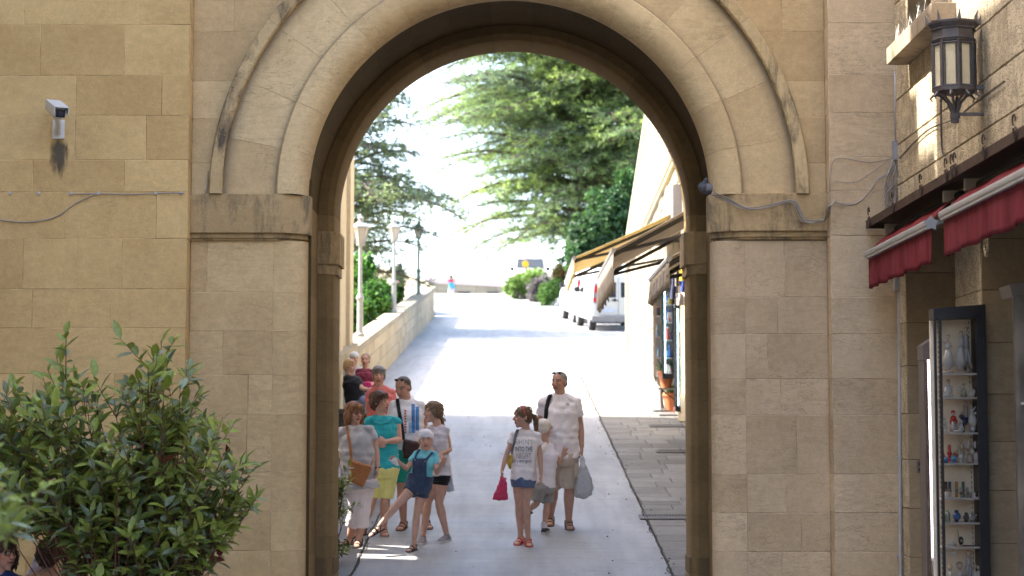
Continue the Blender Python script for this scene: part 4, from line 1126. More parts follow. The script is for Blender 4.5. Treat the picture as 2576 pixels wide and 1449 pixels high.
    def shoe(s, k, kind):
        sole, f, sc = s.J['so' + k], s.J['f' + k], s.sc; sd = f.cross(Vector((0, 0, 1))).normalized(); up = sd.cross(f)
        kind, col = kind
        M = Matrix(((sd.x, f.x, up.x, sole.x), (sd.y, f.y, up.y, sole.y), (sd.z, f.z, up.z, sole.z), (0, 0, 0, 1)))
        out = [(-.035, -.06), (-.022, -.08), (.022, -.08), (.035, -.06), (.034, .02), (.047, .10), (.045, .155), (.02, .195), (-.02, .198), (-.044, .165), (-.047, .11), (-.034, .02)]
        mat = simple('shoe_%02d%02d%02d' % tuple(int(x * 99) for x in col), col, .6, bumpk=.3)
        if kind == 'sandal':
            b = MB(); b.prism([(x * sc * 1.06, y * sc) for x, y in out], -.004 * sc, .011 * sc, bev=.002); b.v = [tuple(M @ Vector(p)) for p in b.v]
            o = b.build('sandal', mat, s.t, auto=True)
            b = MB()
            for y, w_, h in ((.12, .049, .040), (.06, .042, .066)):
                for dy in (-.008, .0, .008): b.tube([M @ (Vector((w_ * math.cos(a * PI / 10), y + dy, .006 + h * math.sin(a * PI / 10))) * sc) for a in range(11)], .006 * sc, 5)
            b.tube([M @ (Vector((.038 * math.cos(a * PI / 8), -.02 - .05 * math.sin(a * PI / 8), .07)) * sc) for a in range(9)], .006 * sc, 5)
            b.tube([M @ (Vector((.038 * math.cos(PI + a * PI / 8), -.02 + .03 * math.sin(a * PI / 8), .075)) * sc) for a in range(9)], .006 * sc, 5)
            for q in (-1, 1): b.tube([M @ (Vector((q * .04, -.02, .07)) * sc), M @ (Vector((q * .042, .02, .01)) * sc)], .006 * sc, 5)
            b.build('strap', mat, o)
        else:
            b = MB(); foot_geo(b, s.J['an' + k] - up * .02 * sc, sole, f, sc, grow=.007 * sc); me = remesh(b, .007, 2); c = coords(me); setcoords(me, c - np.array(s.base)); me.name = 'shoe'
            o = link('shoe', me, mat, s.t)
            b = MB(); b.prism([(x * sc * 1.12, y * sc * 1.03) for x, y in out], -.004 * sc, .02 * sc, bev=.003); b.v = [tuple(M @ Vector(p)) for p in b.v]
            b.build('sole', simple('rubber_sole', (.5, .5, .5), .6), o, auto=True)
    def hk(s, x, y, z): return s.hc + s.R @ Vector((x, y, z)) * s.hh
    def hair(s, col, style='short', name='hair'):
        h = s.hh; mb = MB(); E = lambda p, r: mb.ell(s.hk(*p), tuple(q * h for q in r), s.R, 16, 12)
        mat = hairmat('hair_%02d%02d%02d' % tuple(int(x * 99) for x in col), col)
        if style == 'crop': E((0, .10, .185), (.345, .40, .345)); E((0, .2, -.02), (.33, .27, .27))
        if style in ('short', 'curly'):
            E((0, .07, .23), (.37, .44, .35)); E((0, .2, .02), (.375, .32, .38)); E((-.28, .02, .06), (.09, .16, .16)); E((.28, .02, .06), (.09, .16, .16)); E((-.06, -.24, .37), (.23, .13, .10)); E((.12, -.22, .34), (.2, .13, .10))
            if style == 'curly':
                random.seed(3)
                for k in range(46):
                    a = random.uniform(0, 6.28); p = random.uniform(-.1, 1.3); E((.36 * math.cos(a) * math.cos(p), .1 + .4 * math.sin(a) * math.cos(p), .15 + .36 * math.sin(p)) if math.sin(a) > -.5 or p > .7 else (0, .3, .1), (.09, .09, .08))
        if style == 'bob':
            E((0, .07, .22), (.385, .45, .37)); E((0, .22, -.1), (.40, .33, .45)); E((-.33, .03, -.13), (.11, .24, .36)); E((.33, .03, -.13), (.11, .24, .36)); E((0, .25, -.42), (.36, .24, .16)); E((-.08, -.25, .32), (.24, .13, .13)); E((.12, -.24, .32), (.2, .13, .12))
        if style == 'pony':
            E((0, .08, .19), (.355, .425, .355)); E((0, .2, .0), (.34, .28, .30)); E((-.27, .0, .10), (.08, .2, .15)); E((.27, .0, .10), (.08, .2, .15)); E((0, .46, .12), (.10, .10, .10))
            mb.tube([s.hk(0, .46, .12), s.hk(.02, .62, .08), s.hk(.05, .68, -.2), s.hk(.08, .66, -.55), s.hk(.08, .62, -.8)], [.07 * h, .11 * h, .13 * h, .10 * h, .03 * h], 10)
        if style == 'braid':
            E((0, .08, .19), (.36, .43, .36)); E((0, .22, -.03), (.35, .30, .34)); E((-.29, .02, .02), (.08, .2, .22)); E((.29, .02, .02), (.08, .2, .22))
            for k in range(7): E((.05 + .03 * (k % 2), .44 + .02 * k, -.28 - .11 * k), (.10 - .006 * k, .10, .085))
        me = remesh(mb, .008, 1); c = coords(me); n = np.empty(len(c) * 3, dtype=np.float32); me.vertices.foreach_get('normal', n); n = n.reshape(-1, 3)
        q = (c - np.array(s.hc)) / h
        c = c + n * (np.sin(q[:, 0] * 47 + np.sin(q[:, 2] * 6) * 2) * np.sin(q[:, 1] * 41 + q[:, 2] * 3) * .0028)[:, None]
        setcoords(me, c - np.array(s.base)); me.name = name; o = link(name, me, mat, s.t)
        if style in ('bob', 'short', 'pony', 'braid') and s.D0 < 25:      # loose locks lying over the cap of hair
            rr = random.Random(int(s.base.x * 100)); b = MB(); m_ = len(c)
            for _ in range(150):
                i = rr.randrange(m_); P0 = Vector(c[i]); nn = Vector(n[i]); dn = Vector((rr.gauss(0, .25), rr.gauss(0, .25), -1)); dn = (dn - nn * dn.dot(nn))
                if dn.length < .1: continue
                dn.normalize(); l = rr.uniform(.03, .085) if style != 'short' else rr.uniform(.02, .045)
                b.tube([P0 - nn * .002, P0 + dn * l * .5 + nn * .004, P0 + dn * l + nn * rr.uniform(-.004, .008)], [.0042, .0035, .0008], 4)
            b.build('loose_locks', mat, o, smooth=True)
        return o
    def sunglasses(s, z=.42, y=-.2, col=(.02, .02, .02), name='sunglasses', par=None):
        b = MB(); h = s.hh; t = math.radians(0)
        for q in (-1, 1): 
            b.ell(s.hk(q * .15, y, z), (.105 * h, .03 * h, .055 * h), s.R, 10, 8); b.tube([s.hk(q * .26, y + .02, z), s.hk(q * .34, y + .2, z - .06)], .014 * h, 5)
        b.tube([s.hk(-.05, y - .01, z + .02), s.hk(.05, y - .01, z + .02)], .014 * h, 5)
        return b.build(name, simple('sunglass_plastic', col, .15), s.t, smooth=True)
    def glasses(s):
        b = MB(); h = s.hh
        for q in (-1, 1):
            pts = [s.hk(q * .145 + .10 * math.cos(a), -.395, .03 + .065 * math.sin(a)) for a in [k * .6283 for k in range(11)]]; b.tube(pts, .011 * h, 5)
            b.tube([s.hk(q * .24, -.38, .04), s.hk(q * .335, .02, .04)], .010 * h, 5)
        b.tube([s.hk(-.05, -.40, .05), s.hk(.05, -.40, .05)], .01 * h, 5); return b.build('glasses', simple('glasses_frame', (.10, .03, .025), .3), s.t)
def bvh_of(objs):
    v, f = [], []
    for o in objs:
        off = world_loc(o.parent) if o.parent else Vector(); n = len(v)
        v += [tuple(x.co + off) for x in o.data.vertices]; f += [tuple(n + i for i in p.vertices) for p in o.data.polygons]
    return BVHTree.FromPolygons(v, f)
def drape(bvh, pts, off=.006, fallback=None):
    o = []; last = None
    for p in pts:
        d = P(p[0], p[1], 10); d.normalize(); h = bvh.ray_cast(Vector((0, 0, 0)), d)
        if h[0] is None:
            q = P(p[0], p[1], (last.y if last else fallback)) 
        else: q = h[0] - d * off
        last = q; o.append(q)
    return o
def dense(pts, n):
    out = []
    for a, b in zip(pts[:-1], pts[1:]):
        for k in range(n): out.append((a[0] + (b[0] - a[0]) * k / n, a[1] + (b[1] - a[1]) * k / n))
    return out + [pts[-1]]
def strap(person, objs, zpts, w_, th, mat, name, parent=None, off=.008, n=6):
    pts = drape(bvh_of(objs), dense([person.px(*p) for p in zpts], n), off, person.D0 - .1)
    for _ in range(2): pts = [pts[0]] + [(pts[i-1] + pts[i] * 2 + pts[i+1]) / 4 for i in range(1, len(pts)-1)] + [pts[-1]]
    b = MB(); b.tube(pts, [(w_ / 2, th / 2)] * len(pts), 8, ref=(1, 0, .15)); return b.build(name, mat, parent if parent is not None else person.t, smooth=True)
def print_on(person, objs, polys, mat, name='print', off=.004):
    """flat shapes given in photo px, laid onto the cloth"""
    bv = bvh_of(objs); b = MB()
    for (x0, y0, x1, y1) in polys:
        nx = max(1, int(abs(x1 - x0) / 3)); ny = max(1, int(abs(y1 - y0) / 3)); g = []
        for j in range(ny + 1):
            g.append([b.vert(p) for p in drape(bv, [(x0 + (x1 - x0) * i / nx, y0 + (y1 - y0) * j / ny) for i in range(nx + 1)], off, person.D0)])
        for j in range(ny):
            for i in range(nx): b.face(g[j][i], g[j+1][i], g[j+1][i+1], g[j][i+1])
    return b.build(name, mat, person.t)
def text_on(person, objs, txt, x, y, w_, h_, mat, name='lettering', off=.004, rot=0):
    """writing in photo px: box x..x+w, baseline y, cap height h"""
    cu = bpy.data.curves.new('t', 'FONT'); cu.body = txt; cu.size = 1; cu.resolution_u = 2; o = bpy.data.objects.new('t', cu); COL.objects.link(o)
    dg = bpy.context.evaluated_depsgraph_get(); dg.update(); me = bpy.data.meshes.new_from_object(o.evaluated_get(dg)); bpy.data.objects.remove(o)
    c = coords(me)
    if len(c) == 0: return None
    x0, x1 = c[:, 0].min(), c[:, 0].max(); ym = c[:, 1].max()
    bv = bvh_of(objs); out = []
    for p in c:
        u = x + (p[0] - x0) / (x1 - x0) * w_; v = y - p[1] / ym * h_ + rot * (u - x)
        out.append(drape(bv, [(u, v)], off, person.D0)[0] - person.base)
    me.name = name; setcoords(me, np.array(out)); me.materials.clear(); return link(name, me, mat, person.t)
def bag_mesh(name, label, cat, corners, D, thick, mat, bulge=.03, fold=.008, voxel=.008, flat=False, kind='soft'):
    """soft bag from its outline in photo px at distance D"""
    pts = [P(u, v, D) for u, v in corners]; c = sum(pts, Vector()) / len(pts); t = thing(name, label, cat, c)
    mb = MB(); n = len(pts)
    lay = [(-thick / 2, .72), (-thick * .3, .95), (0, 1.0), (thick * .3, .95), (thick / 2, .72)]
    rings = [[mb.vert(c + (p - c) * k + Vector((0, o, 0))) for p in pts] for o, k in lay]
    for a, b_ in zip(rings[:-1], rings[1:]):
        for i in range(n): mb.face(a[i], a[(i+1) % n], b_[(i+1) % n], b_[i])
    mb.face(*rings[0][::-1]); mb.face(*rings[-1])
    me = remesh(mb, voxel, 3); q = coords(me); nn = np.empty(len(q) * 3, dtype=np.float32); me.vertices.foreach_get('normal', nn); nn = nn.reshape(-1, 3)
    w_ = np.sin(q[:, 0] * 70 + np.sin(q[:, 2] * 25) * 2.5) * np.sin(q[:, 2] * 42 + q[:, 0] * 33); q = q + nn * (w_ * fold)[:, None]
    setcoords(me, q - np.array(c)); me.name = 'bag_body'; o = link('bag_body', me, mat, t); return t, o
def plastic(name, c, tr=.35):
    m, nt, b, N, L = newmat(name); pset(b, Base_Color=c4(c), Roughness=.25); d = N.new('ShaderNodeBsdfTranslucent'); d.inputs['Color'].default_value = c4(c)
    mx = N.new('ShaderNodeMixShader'); mx.inputs[0].default_value = tr; L.new(b.outputs[0], mx.inputs[1]); L.new(d.outputs[0], mx.inputs[2]); L.new(mx.outputs[0], N['Material Output'].inputs['Surface'])
    bump(N, L, b, noi(N, L, nmap(N, L), 28, 4, .6, 1), .7, .02); return m
V3 = Vector
# ---- 1 woman in the grey top
W1 = Person('woman with a ginger bob and glasses in a loose grey top and white cropped trousers', 'A', 19.97,
    dict(head=(218, 424), neck=(222, 505), shL=(138, 540), shR=(312, 532), elL=(112, 660), wrL=(104, 768, -.05), haL=(106, 812, -.07), elR=(352, 655), wrR=(364, 762, -.05), haR=(362, 810, -.08),
         hipL=(212, 850), hipR=(282, 850), knL=(228, 1010), knR=(272, 1008), anL=(188, 1252, 'g'), anR=(246, 1258, 'g')),
    1.60, yaw=6, hyaw=38, skin=(.46, .24, .16), hw=.178, ww=.178, cw=.172, dep=.135, belly=.03, fat=1.22, headh=.235, feet=(('sandal', (.03, .015, .012)), ('sandal', (.03, .015, .012))), footyaw=(-42, -8), hands=((.7, 1), (.8, 1)))
o1 = W1.shirt(cloth('heather_grey_jersey', (.46, .44, .445)), hem=-.16, sleeve=.5, g=.02, sg=.035, flare=.03, fold=.007)
W1.bottoms(cloth('white_cotton_trousers', (.78, .70, .70)), 1.62, name='trousers', fold=.005, flare=.02); W1.hair((.28, .12, .045), 'bob'); W1.glasses()
b = MB(); w_ = W1.J['wrR']; b.tube([w_ + V3((.03 * math.cos(a), .03 * math.sin(a), .004 * math.sin(a))) for a in [k * .571 for k in range(12)]], .006, 6); b.build('wristwatch', M_BK, W1.t)
tb, bo = bag_mesh('crossbody_bag', 'tan leather crossbody bag on the hip of the woman in grey', 'bag', [W1.px(*p) for p in ((195, 712), (322, 752), (330, 770), (276, 884), (262, 886), (176, 846), (174, 832))], W1.D0 - .21, .06, cloth('tan_leather', (.42, .165, .055), .12, .2, .5), fold=.002)
strap(W1, [o1], [(165, 500), (172, 530), (188, 610), (198, 690), (200, 712)], .03, .008, MC['tan_leather'], 'shoulder_strap', tb, .01)
b = MB(); b.tube([P(*W1.px(*p), W1.D0 - d) for p, d in (((318, 755), .20), ((332, 722), .17), ((342, 700), .1))], .009, 6); b.build('shoulder_strap', MC['tan_leather'], tb)
b = MB(); b.tube([P(*W1.px(*p), W1.D0 - .245) for p in ((194, 730), (250, 750), (320, 765))], .004, 5); b.build('zip_flap', simple('dark_leather', (.2, .07, .02), .5), tb)
# ---- 2 woman in the turquoise top
W2 = Person('woman with short brown hair in a turquoise top and yellow knee-length shorts', 'A', 20.8,
    dict(head=(378, 352), neck=(385, 432), shL=(316, 468), shR=(480, 470), elL=(300, 590), wrL=(345, 600, -.2), haL=(380, 612, -.24), elR=(500, 590, -.03), wrR=(415, 600, -.22), haR=(370, 598, -.26),
         hipL=(362, 770), hipR=(436, 770), knL=(330, 960), knR=(412, 965), anL=(272, 1192, 'g'), anR=(402, 1186, 'g')),
    1.62, yaw=14, hyaw=72, skin=(.47, .23, .16), hw=.168, ww=.155, cw=.168, dep=.13, belly=.02, fat=1.16, headh=.24, feet=(('sandal', (.03, .02, .02)), ('sandal', (.32, .2, .15))), footyaw=(-30, 10),
    hands=((.6, 1, V3((0, 1, 0)), V3((0, 0, 1))), (.5, 1, V3((0, 1, 0)), V3((0, 0, 1)))))
o2 = W2.shirt(cloth('turquoise_jersey', (.03, .38, .42)), hem=-.04, sleeve=.12, g=.012, sg=.02, fold=.005)
W2.bottoms(cloth('lemon_cotton', (.74, .70, .24)), .96, name='shorts', fold=.005, flare=.02, g=.022, top=.05); W2.hair((.10, .05, .03), 'short'); W2.sunglasses(.40, -.12)
b = MB()
pts = drape(bvh_of([o2, W2.body]), dense([W2.px(*p) for p in ((325, 452), (345, 478), (385, 492), (430, 478), (462, 450))], 6), .01)
for k, p in enumerate(pts): b.ell(p + V3((0, 0, .006 * (k % 2))), (.019, .012, .016), seg=8, rg=6)
b.build('ruffle', MC['turquoise_jersey'], W2.t, smooth=True)
# ---- 3 woman in the pink top, behind
W3 = Person('woman with curly grey hair in a coral pink top standing behind the group', 'A', 23.4,
    dict(head=(372, 187), neck=(378, 248), shL=(318, 290), shR=(450, 290), elL=(302, 390), wrL=(330, 480, -.05), haL=(338, 520, -.08), elR=(470, 400), wrR=(450, 480, -.1), haR=(445, 510, -.12),
         hipL=(352, 520), hipR=(412, 520), knL=(352, 690), knR=(412, 690), anL=(350, 850), anR=(412, 850)),
    1.66, yaw=0, hyaw=4, skin=(.46, .23, .17), hw=.17, ww=.16, cw=.17, dep=.125, fat=1.1, headh=.235, feet=(('shoe', (.1, .1, .1)), ('shoe', (.1, .1, .1))), voxel=.009)
W3.shirt(cloth('coral_jersey', (.66, .18, .17)), hem=-.15, sleeve=.5, fold=.006); W3.bottoms(cloth('beige_chino', (.40, .33, .25)), 1.8, name='trousers'); W3.hair((.20, .18, .18), 'curly')
# ---- 4 man with the printed shirt
M1 = Person('man looking down in a white printed t-shirt and emerald green shorts', 'A', 21.2,
    dict(head=(522, 262), neck=(545, 328), shL=(472, 368), shR=(632, 370), elL=(450, 500), wrL=(470, 600, -.08), haL=(480, 640, -.1), elR=(662, 500, .03), wrR=(640, 600, -.1), haR=(610, 630, -.15),
         hipL=(515, 660), hipR=(590, 660), knL=(515, 900), knR=(620, 900), anL=(528, 1148, 'g'), anR=(672, 1140, 'g')),
    1.78, yaw=4, hyaw=-28, pitch=14, skin=(.38, .17, .11), hw=.165, ww=.175, cw=.185, dep=.135, belly=.03, fat=1.05, headh=.25, feet=(('sandal', (.09, .045, .03)), ('sandal', (.09, .045, .03))), footyaw=(-12, 12), hands=((.8, 1), (.8, 1)))
o4 = M1.shirt(cloth('white_print_cotton', (.80, .77, .80)), hem=-.08, sleeve=.62, g=.016, sg=.028, fold=.005)
M1.bottoms(cloth('emerald_shorts', (.015, .26, .20)), .80, fold=.006, flare=.03, g=.026); M1.hair((.09, .06, .045), 'crop'); M1.sunglasses(.43, -.22)
A_ = M1.px
def zr_(p, a): return (*p.px(a[0], a[1]), *p.px(a[2], a[3]))
print_on(M1, [o4], [zr_(M1, (578, 362, 600, 545)), zr_(M1, (604, 378, 626, 530))], cloth('blue_print', (.07, .22, .50)), 'blue_print_bar')
print_on(M1, [o4], [zr_(M1, (560, 480, 576, 548)), zr_(M1, (602, 470, 603.6, 540))], cloth('pale_blue_print', (.35, .42, .55)), 'pale_print_bar')
print_on(M1, [o4], [zr_(M1, (532, 400 + k * 17, 546, 411 + k * 17)) for k in range(9)], cloth('red_print', (.55, .14, .12)), 'red_print_bar')
tm, bo = bag_mesh('messenger_bag', 'dark brown leather messenger bag at the side of the man in the printed shirt', 'bag', [A_(*p) for p in ((528, 582), (625, 600), (634, 625), (612, 660), (560, 712), (524, 706), (518, 640))], M1.D0 - .24, .09, cloth('dark_brown_leather', (.055, .022, .018), .2, .2, .4), fold=.002)
b = MB(); b.tube([P(*A_(*p), M1.D0 - .295) for p in ((524, 640), (575, 650), (622, 640))], .006, 6); b.build('flap_edge', MC['dark_brown_leather'], tm)
strap(M1, [o4], [(488, 330), (492, 360), (503, 430), (516, 500), (524, 560), (526, 590)], .042, .01, cloth('black_webbing', (.018, .017, .02)), 'shoulder_strap', tm, .012)
# ---- 5 girl with the braid
G1 = Person('teenage girl with a light brown braid, white top and black shorts', 'A', 20.4,
    dict(head=(712, 415), neck=(738, 492), shL=(698, 520, .02), shR=(790, 528, .02), elL=(690, 630, -.1), wrL=(730, 700, -.2), haL=(760, 728, -.24), elR=(818, 650), wrR=(760, 680, -.16), haR=(775, 718, -.2),
         hipL=(726, 800), hipR=(776, 800), knL=(682, 985), knR=(752, 985), anL=(650, 1238, 'g'), anR=(800, 1228, 'g')),
    1.52, yaw=-35, hyaw=-62, skin=(.44, .23, .16), hw=.135, ww=.115, cw=.13, dep=.11, fat=.98, headh=.235, feet=(('shoe', (.22, .20, .22)), ('shoe', (.22, .20, .22))), footyaw=(-10, -28), hands=((.5, 1), (.5, 1)))
o5 = G1.shirt(cloth('patterned_white_cotton', (.62, .56, .60), .25, scale=30), hem=-.06, sleeve=.10, g=.014, fold=.006, sg=.018)
G1.bottoms(cloth('black_shorts', (.012, .012, .016)), .36, fold=.002, flare=.012, g=.008, top=-.03); G1.hair((.19, .115, .065), 'braid')
t5, _ = bag_mesh('plastic_bag', 'small thin white plastic bag hanging behind the girl with the braid', 'bag', [A_(*p) for p in ((822, 760), (830, 770), (848, 912), (800, 920), (796, 860), (812, 800))], 20.5, .06, plastic('thin_white_plastic', (.62, .64, .68), .4), fold=.004)
t6, _ = bag_mesh('hanging_pouch', 'little olive and orange pouch hanging behind the shorts of the girl with the braid', 'bag', [A_(*p) for p in ((702, 868), (712, 870), (800, 900), (798, 935), (780, 955), (705, 938))], 20.62, .04, cloth('olive_orange_cloth', (.22, .17, .07), .5, scale=14), fold=.002)
# ---- 6 girl in dungarees
G2 = Person('girl in denim dungaree shorts and white head scarf swinging one leg out', 'A', 19.75,
    dict(head=(668, 594), neck=(666, 652), shL=(610, 676), shR=(722, 684), elL=(548, 772, -.08), wrL=(498, 728, -.2), haL=(462, 706, -.24), elR=(738, 796, -.1), wrR=(762, 752, -.22), haR=(782, 722, -.26),
         hipL=(598, 872), hipR=(650, 880), knL=(492, 992, -.12), anL=(378, 1128, -.15), knR=(612, 1052), anR=(592, 1286, 'g')),
    1.30, yaw=4, hyaw=2, roll=-3, skin=(.47, .25, .17), hw=.115, ww=.108, cw=.118, dep=.095, fat=.95, headh=.225, feet=(('sandal', (.02, .012, .016)), ('sandal', (.02, .012, .016)), ('L', (-.72, -.55, -.38))), footyaw=(-50, -25),
    hands=((.12, -1, V3((0, -.3, 1)), V3((.2, -.6, .8))), (.35, 1, V3((-.4, -.6, .3)), V3((.8, 0, .4)))))
o6 = G2.shirt(cloth('aqua_jersey', (.16, .50, .56)), hem=.24, sleeve=.55, g=.012, sg=.018, fold=.004)
DEN = cloth('dark_denim', (.045, .065, .115), .3, .3, scale=18); DEN2 = cloth('light_denim', (.11, .15, .24), .3, .3, scale=18)
G2.bottoms(DEN, .34, name='dungaree_shorts', fold=.004, flare=.03, g=.034, top=.34)
print_on(G2, [o6], [zr_(G2, (584, 706, 674, 846))], DEN, 'dungaree_bib', .012)
for a in (((600, 720), (606, 690), (618, 662), (630, 650)), ((662, 728), (682, 700), (700, 680), (712, 668))): strap(G2, [o6], a, .026, .006, DEN, 'dungaree_strap', None, .006)
b = MB()
for p in ((600, 716), (664, 724)): b.ell(drape(bvh_of([o6]), [A_(*p)], .02)[0], (.007, .004, .007))
b.build('brass_button', simple('brass', (.5, .4, .2), .3, .9), G2.t, smooth=True)
b = MB(); E = lambda p, r: b.ell(G2.hk(*p), tuple(q * G2.hh for q in r), G2.R, 16, 12)
E((0, .06, .24), (.37, .44, .33)); E((0, .22, .05), (.34, .3, .3)); G2.finish(b, 'head_scarf', cloth('white_scarf', (.78, .74, .78)), .008, .002)
b = MB(); b.tube([P(*A_(*p), 19.5) for p in ((455, 712), (470, 722), (492, 752))], [(.03, .004), (.035, .006), (.01, .004)], 8, ref=(1, 0, .6)); b.tube([P(*A_(*p), 19.48) for p in ((432, 716), (470, 722))], [(.012, .004), (.02, .005)], 8)
tag(b.build('paper_tissue', cloth('white_paper', (.72, .72, .72), .03, .5)), 'crumpled white tissue in the outstretched hand of the girl in dungarees', 'tissue')
# ---- 7 man with the white shirt
M2 = Person('tall grey-haired man in a plain white t-shirt and beige cargo shorts', 'B', 21.2,
    dict(head=(618, 152), neck=(628, 226), shL=(522, 278), shR=(728, 282), elL=(490, 420, .05), wrL=(520, 560, -.05), haL=(535, 610, -.08), elR=(762, 440, .02), wrR=(772, 585, -.04), haR=(772, 640, -.05),
         hipL=(600, 640), hipR=(684, 640), knL=(585, 865), knR=(688, 868), anL=(562, 1100, 'g'), anR=(684, 1125, 'g')),
    1.82, yaw=0, hyaw=-30, skin=(.36, .16, .10), hw=.168, ww=.182, cw=.19, dep=.13, belly=.035, fat=1.08, headh=.245, feet=(('sandal', (.11, .065, .04)), ('sandal', (.11, .065, .04))), footyaw=(-6, 4), hands=((.9, 1), (1.4, 1)))
o7 = M2.shirt(cloth('plain_white_cotton', (.82, .75, .76)), hem=-.04, sleeve=.62, g=.02, sg=.032, fold=.006, flare=.015)
s7 = M2.bottoms(cloth('beige_cargo_cotton', (.56, .45, .35)), .95, fold=.006, flare=.03, g=.03)
b = MB()
for x, z in ((732, 740),): 
    p = drape(bvh_of([s7]), [M2.px(x, z)], .0)[0]; b.box(p.x - .02, p.x + .035, p.y - .05, p.y + .09, p.z - .08, p.z + .08, bev=.012)
b.build('cargo_pocket', MC['beige_cargo_cotton'], M2.t, auto=True)
M2.hair((.26, .25, .24), 'crop'); M2.sunglasses(.44, -.2)
strap(M2, [o7], [(562, 232), (545, 280), (534, 340), (530, 400)], .05, .012, MC['black_webbing'], 'shoulder_strap', None, .012)
print_on(M2, [o7], [zr_(M2, (662, 290, 686, 293)), zr_(M2, (668, 297, 690, 300)), zr_(M2, (664, 304, 684, 306))], cloth('navy_print', (.06, .07, .10)), 'chest_logo')
B_ = M2.px
t7, _ = bag_mesh('carrier_bag', 'full white plastic carrier bag hanging from the hand of the tall man', 'bag', [B_(*p) for p in ((764, 672), (790, 672), (806, 715), (836, 780), (853, 850), (838, 905), (790, 934), (735, 926), (716, 895), (728, 840), (748, 760))], 21.1, .2, plastic('milky_plastic', (.66, .67, .70), .45), fold=.005)
b = MB()
for q in (-.01, .02): b.tube([P(*B_(764, 680), 21.1 + q), P(*B_(770, 650), 21.12 + q), P(*B_(776, 648), 21.12 + q), P(*B_(790, 680), 21.1 + q)], [(.014, .003)] * 4, 6)
b.build('handle', plastic('milky_handle', (.66, .67, .7), .4), t7)
# ---- 8 girl with the lettered shirt
G3 = Person('girl with a ponytail and red hairband in a lettered white t-shirt and denim shorts', 'B', 20.2,
    dict(head=(372, 385), neck=(396, 462), shL=(322, 500), shR=(468, 506), elL=(270, 630, -.03), wrL=(236, 742, -.08), haL=(238, 785, -.1), elR=(492, 640), wrR=(500, 770, -.06), haR=(494, 822, -.08),
         hipL=(350, 800), hipR=(410, 800), knL=(350, 965), knR=(398, 965), anL=(362, 1228, 'g'), anR=(412, 1238, 'g')),
    1.48, yaw=0, hyaw=-68, skin=(.42, .21, .14), hw=.128, ww=.115, cw=.135, dep=.105, fat=.92, headh=.232, feet=(('sandal', (.50, .02, .025)), ('sandal', (.50, .02, .025))), footyaw=(-18, 5), hands=((1.3, 1), (.7, 1)))
o8 = G3.shirt(cloth('lettered_white_cotton', (.80, .73, .73)), hem=-.02, sleeve=.48, g=.014, sg=.026, fold=.004, flare=.008)
G3.bottoms(DEN2, .14, name='denim_shorts', fold=.003, flare=.012, g=.016); G3.hair((.17, .095, .05), 'pony')
b = MB(); b.tube([G3.hk(.375 * math.cos(a), -.03, .14 + .40 * math.sin(a)) for a in [k * PI / 14 for k in range(15)]], .018 * G3.hh * 1.6, 6); b.build('hairband', simple('red_plastic', (.6, .01, .02), .3), G3.t)
b = MB(); b.ell(G3.hk(0, .47, .12), (.13 * G3.hh, .05 * G3.hh, .13 * G3.hh), G3.R); b.build('hair_tie', M_BK, G3.t)
LET = cloth('black_lettering', (.02, .02, .02)); SIL = simple('silver_foil_lettering', (.42, .38, .32), .35, .6, .5, 60)
q = G3.px(328, 570); text_on(G3, [o8], 'SHINY', q[0], q[1], 118 * .3752, 15, SIL)
q = G3.px(327, 613); text_on(G3, [o8], 'INTO THE', q[0], q[1], 114 * .3752, 12, LET)
q = G3.px(334, 662); text_on(G3, [o8], 'NIGHT', q[0], q[1], 98 * .3752, 14, SIL)
q = G3.px(305, 688); text_on(G3, [o8], 'still a wine good', q[0], q[1], 128 * .3752, 9, LET)
t8, _ = bag_mesh('carrier_bag', 'small crumpled pink plastic bag carried by the girl with the ponytail', 'bag', [B_(*p) for p in ((226, 782), (262, 788), (272, 850), (281, 938), (232, 945), (172, 934), (190, 880), (212, 825))], 20.08, .08, plastic('pink_plastic', (.72, .07, .17), .4), fold=.006)
b = MB(); b.tube([P(*B_(*p), 20.08) for p in ((228, 790), (236, 776), (246, 790))], [(.012, .003)] * 3, 6); b.build('handle', plastic('pink_handle', (.72, .07, .17), .3), t8)
t9, _ = bag_mesh('backpack', 'small grey and yellow backpack slung over the shoulder of the ponytail girl', 'bag', [B_(*p) for p in ((270, 640), (300, 628), (316, 640), (316, 740), (284, 730), (268, 690))], 20.42, .08, cloth('grey_yellow_nylon', (.45, .34, .07), .4, scale=14), fold=.002)
strap(G3, [o8], [(342, 468), (330, 500), (322, 550), (312, 600), (304, 632)], .034, .01, cloth('grey_webbing', (.16, .17, .18)), 'shoulder_strap', t9, .01)
# ---- 9 boy
B1 = Person('small boy in a cream cap, white t-shirt and grey shorts, seen from behind', 'B', 20.96,
    dict(head=(518, 470), neck=(528, 552), shL=(490, 595), shR=(586, 598), elL=(470, 660, .05), wrL=(462, 740), haL=(460, 775), elR=(622, 690, .05), wrR=(645, 640, .03), haR=(660, 600, .02),
         hipL=(490, 850), hipR=(546, 850), knL=(470, 960, -.08), anL=(412, 1010, .28), knR=(540, 975), anR=(520, 1158, 'g')),
    1.26, yaw=165, hyaw=150, skin=(.45, .23, .15), hw=.115, ww=.11, cw=.118, dep=.095, fat=.98, headh=.225, feet=(('shoe', (.03, .03, .04)), ('shoe', (.03, .03, .04)), ('L', (-.3, .1, -.9))), footyaw=(150, 160), hands=((.6, 1), (.1, 1, V3((0, -1, 0)), V3((1, 0, .3)))))
B1.shirt(cloth('boy_white_cotton', (.80, .74, .78)), hem=-.02, sleeve=.62, g=.018, sg=.028, fold=.005, flare=.012); B1.bottoms(cloth('pale_grey_shorts', (.30, .29, .28)), .88, fold=.005, flare=.02, g=.026)
b = MB(); E = lambda p, r: b.ell(B1.hk(*p), tuple(q * B1.hh for q in r), B1.R, 16, 12)
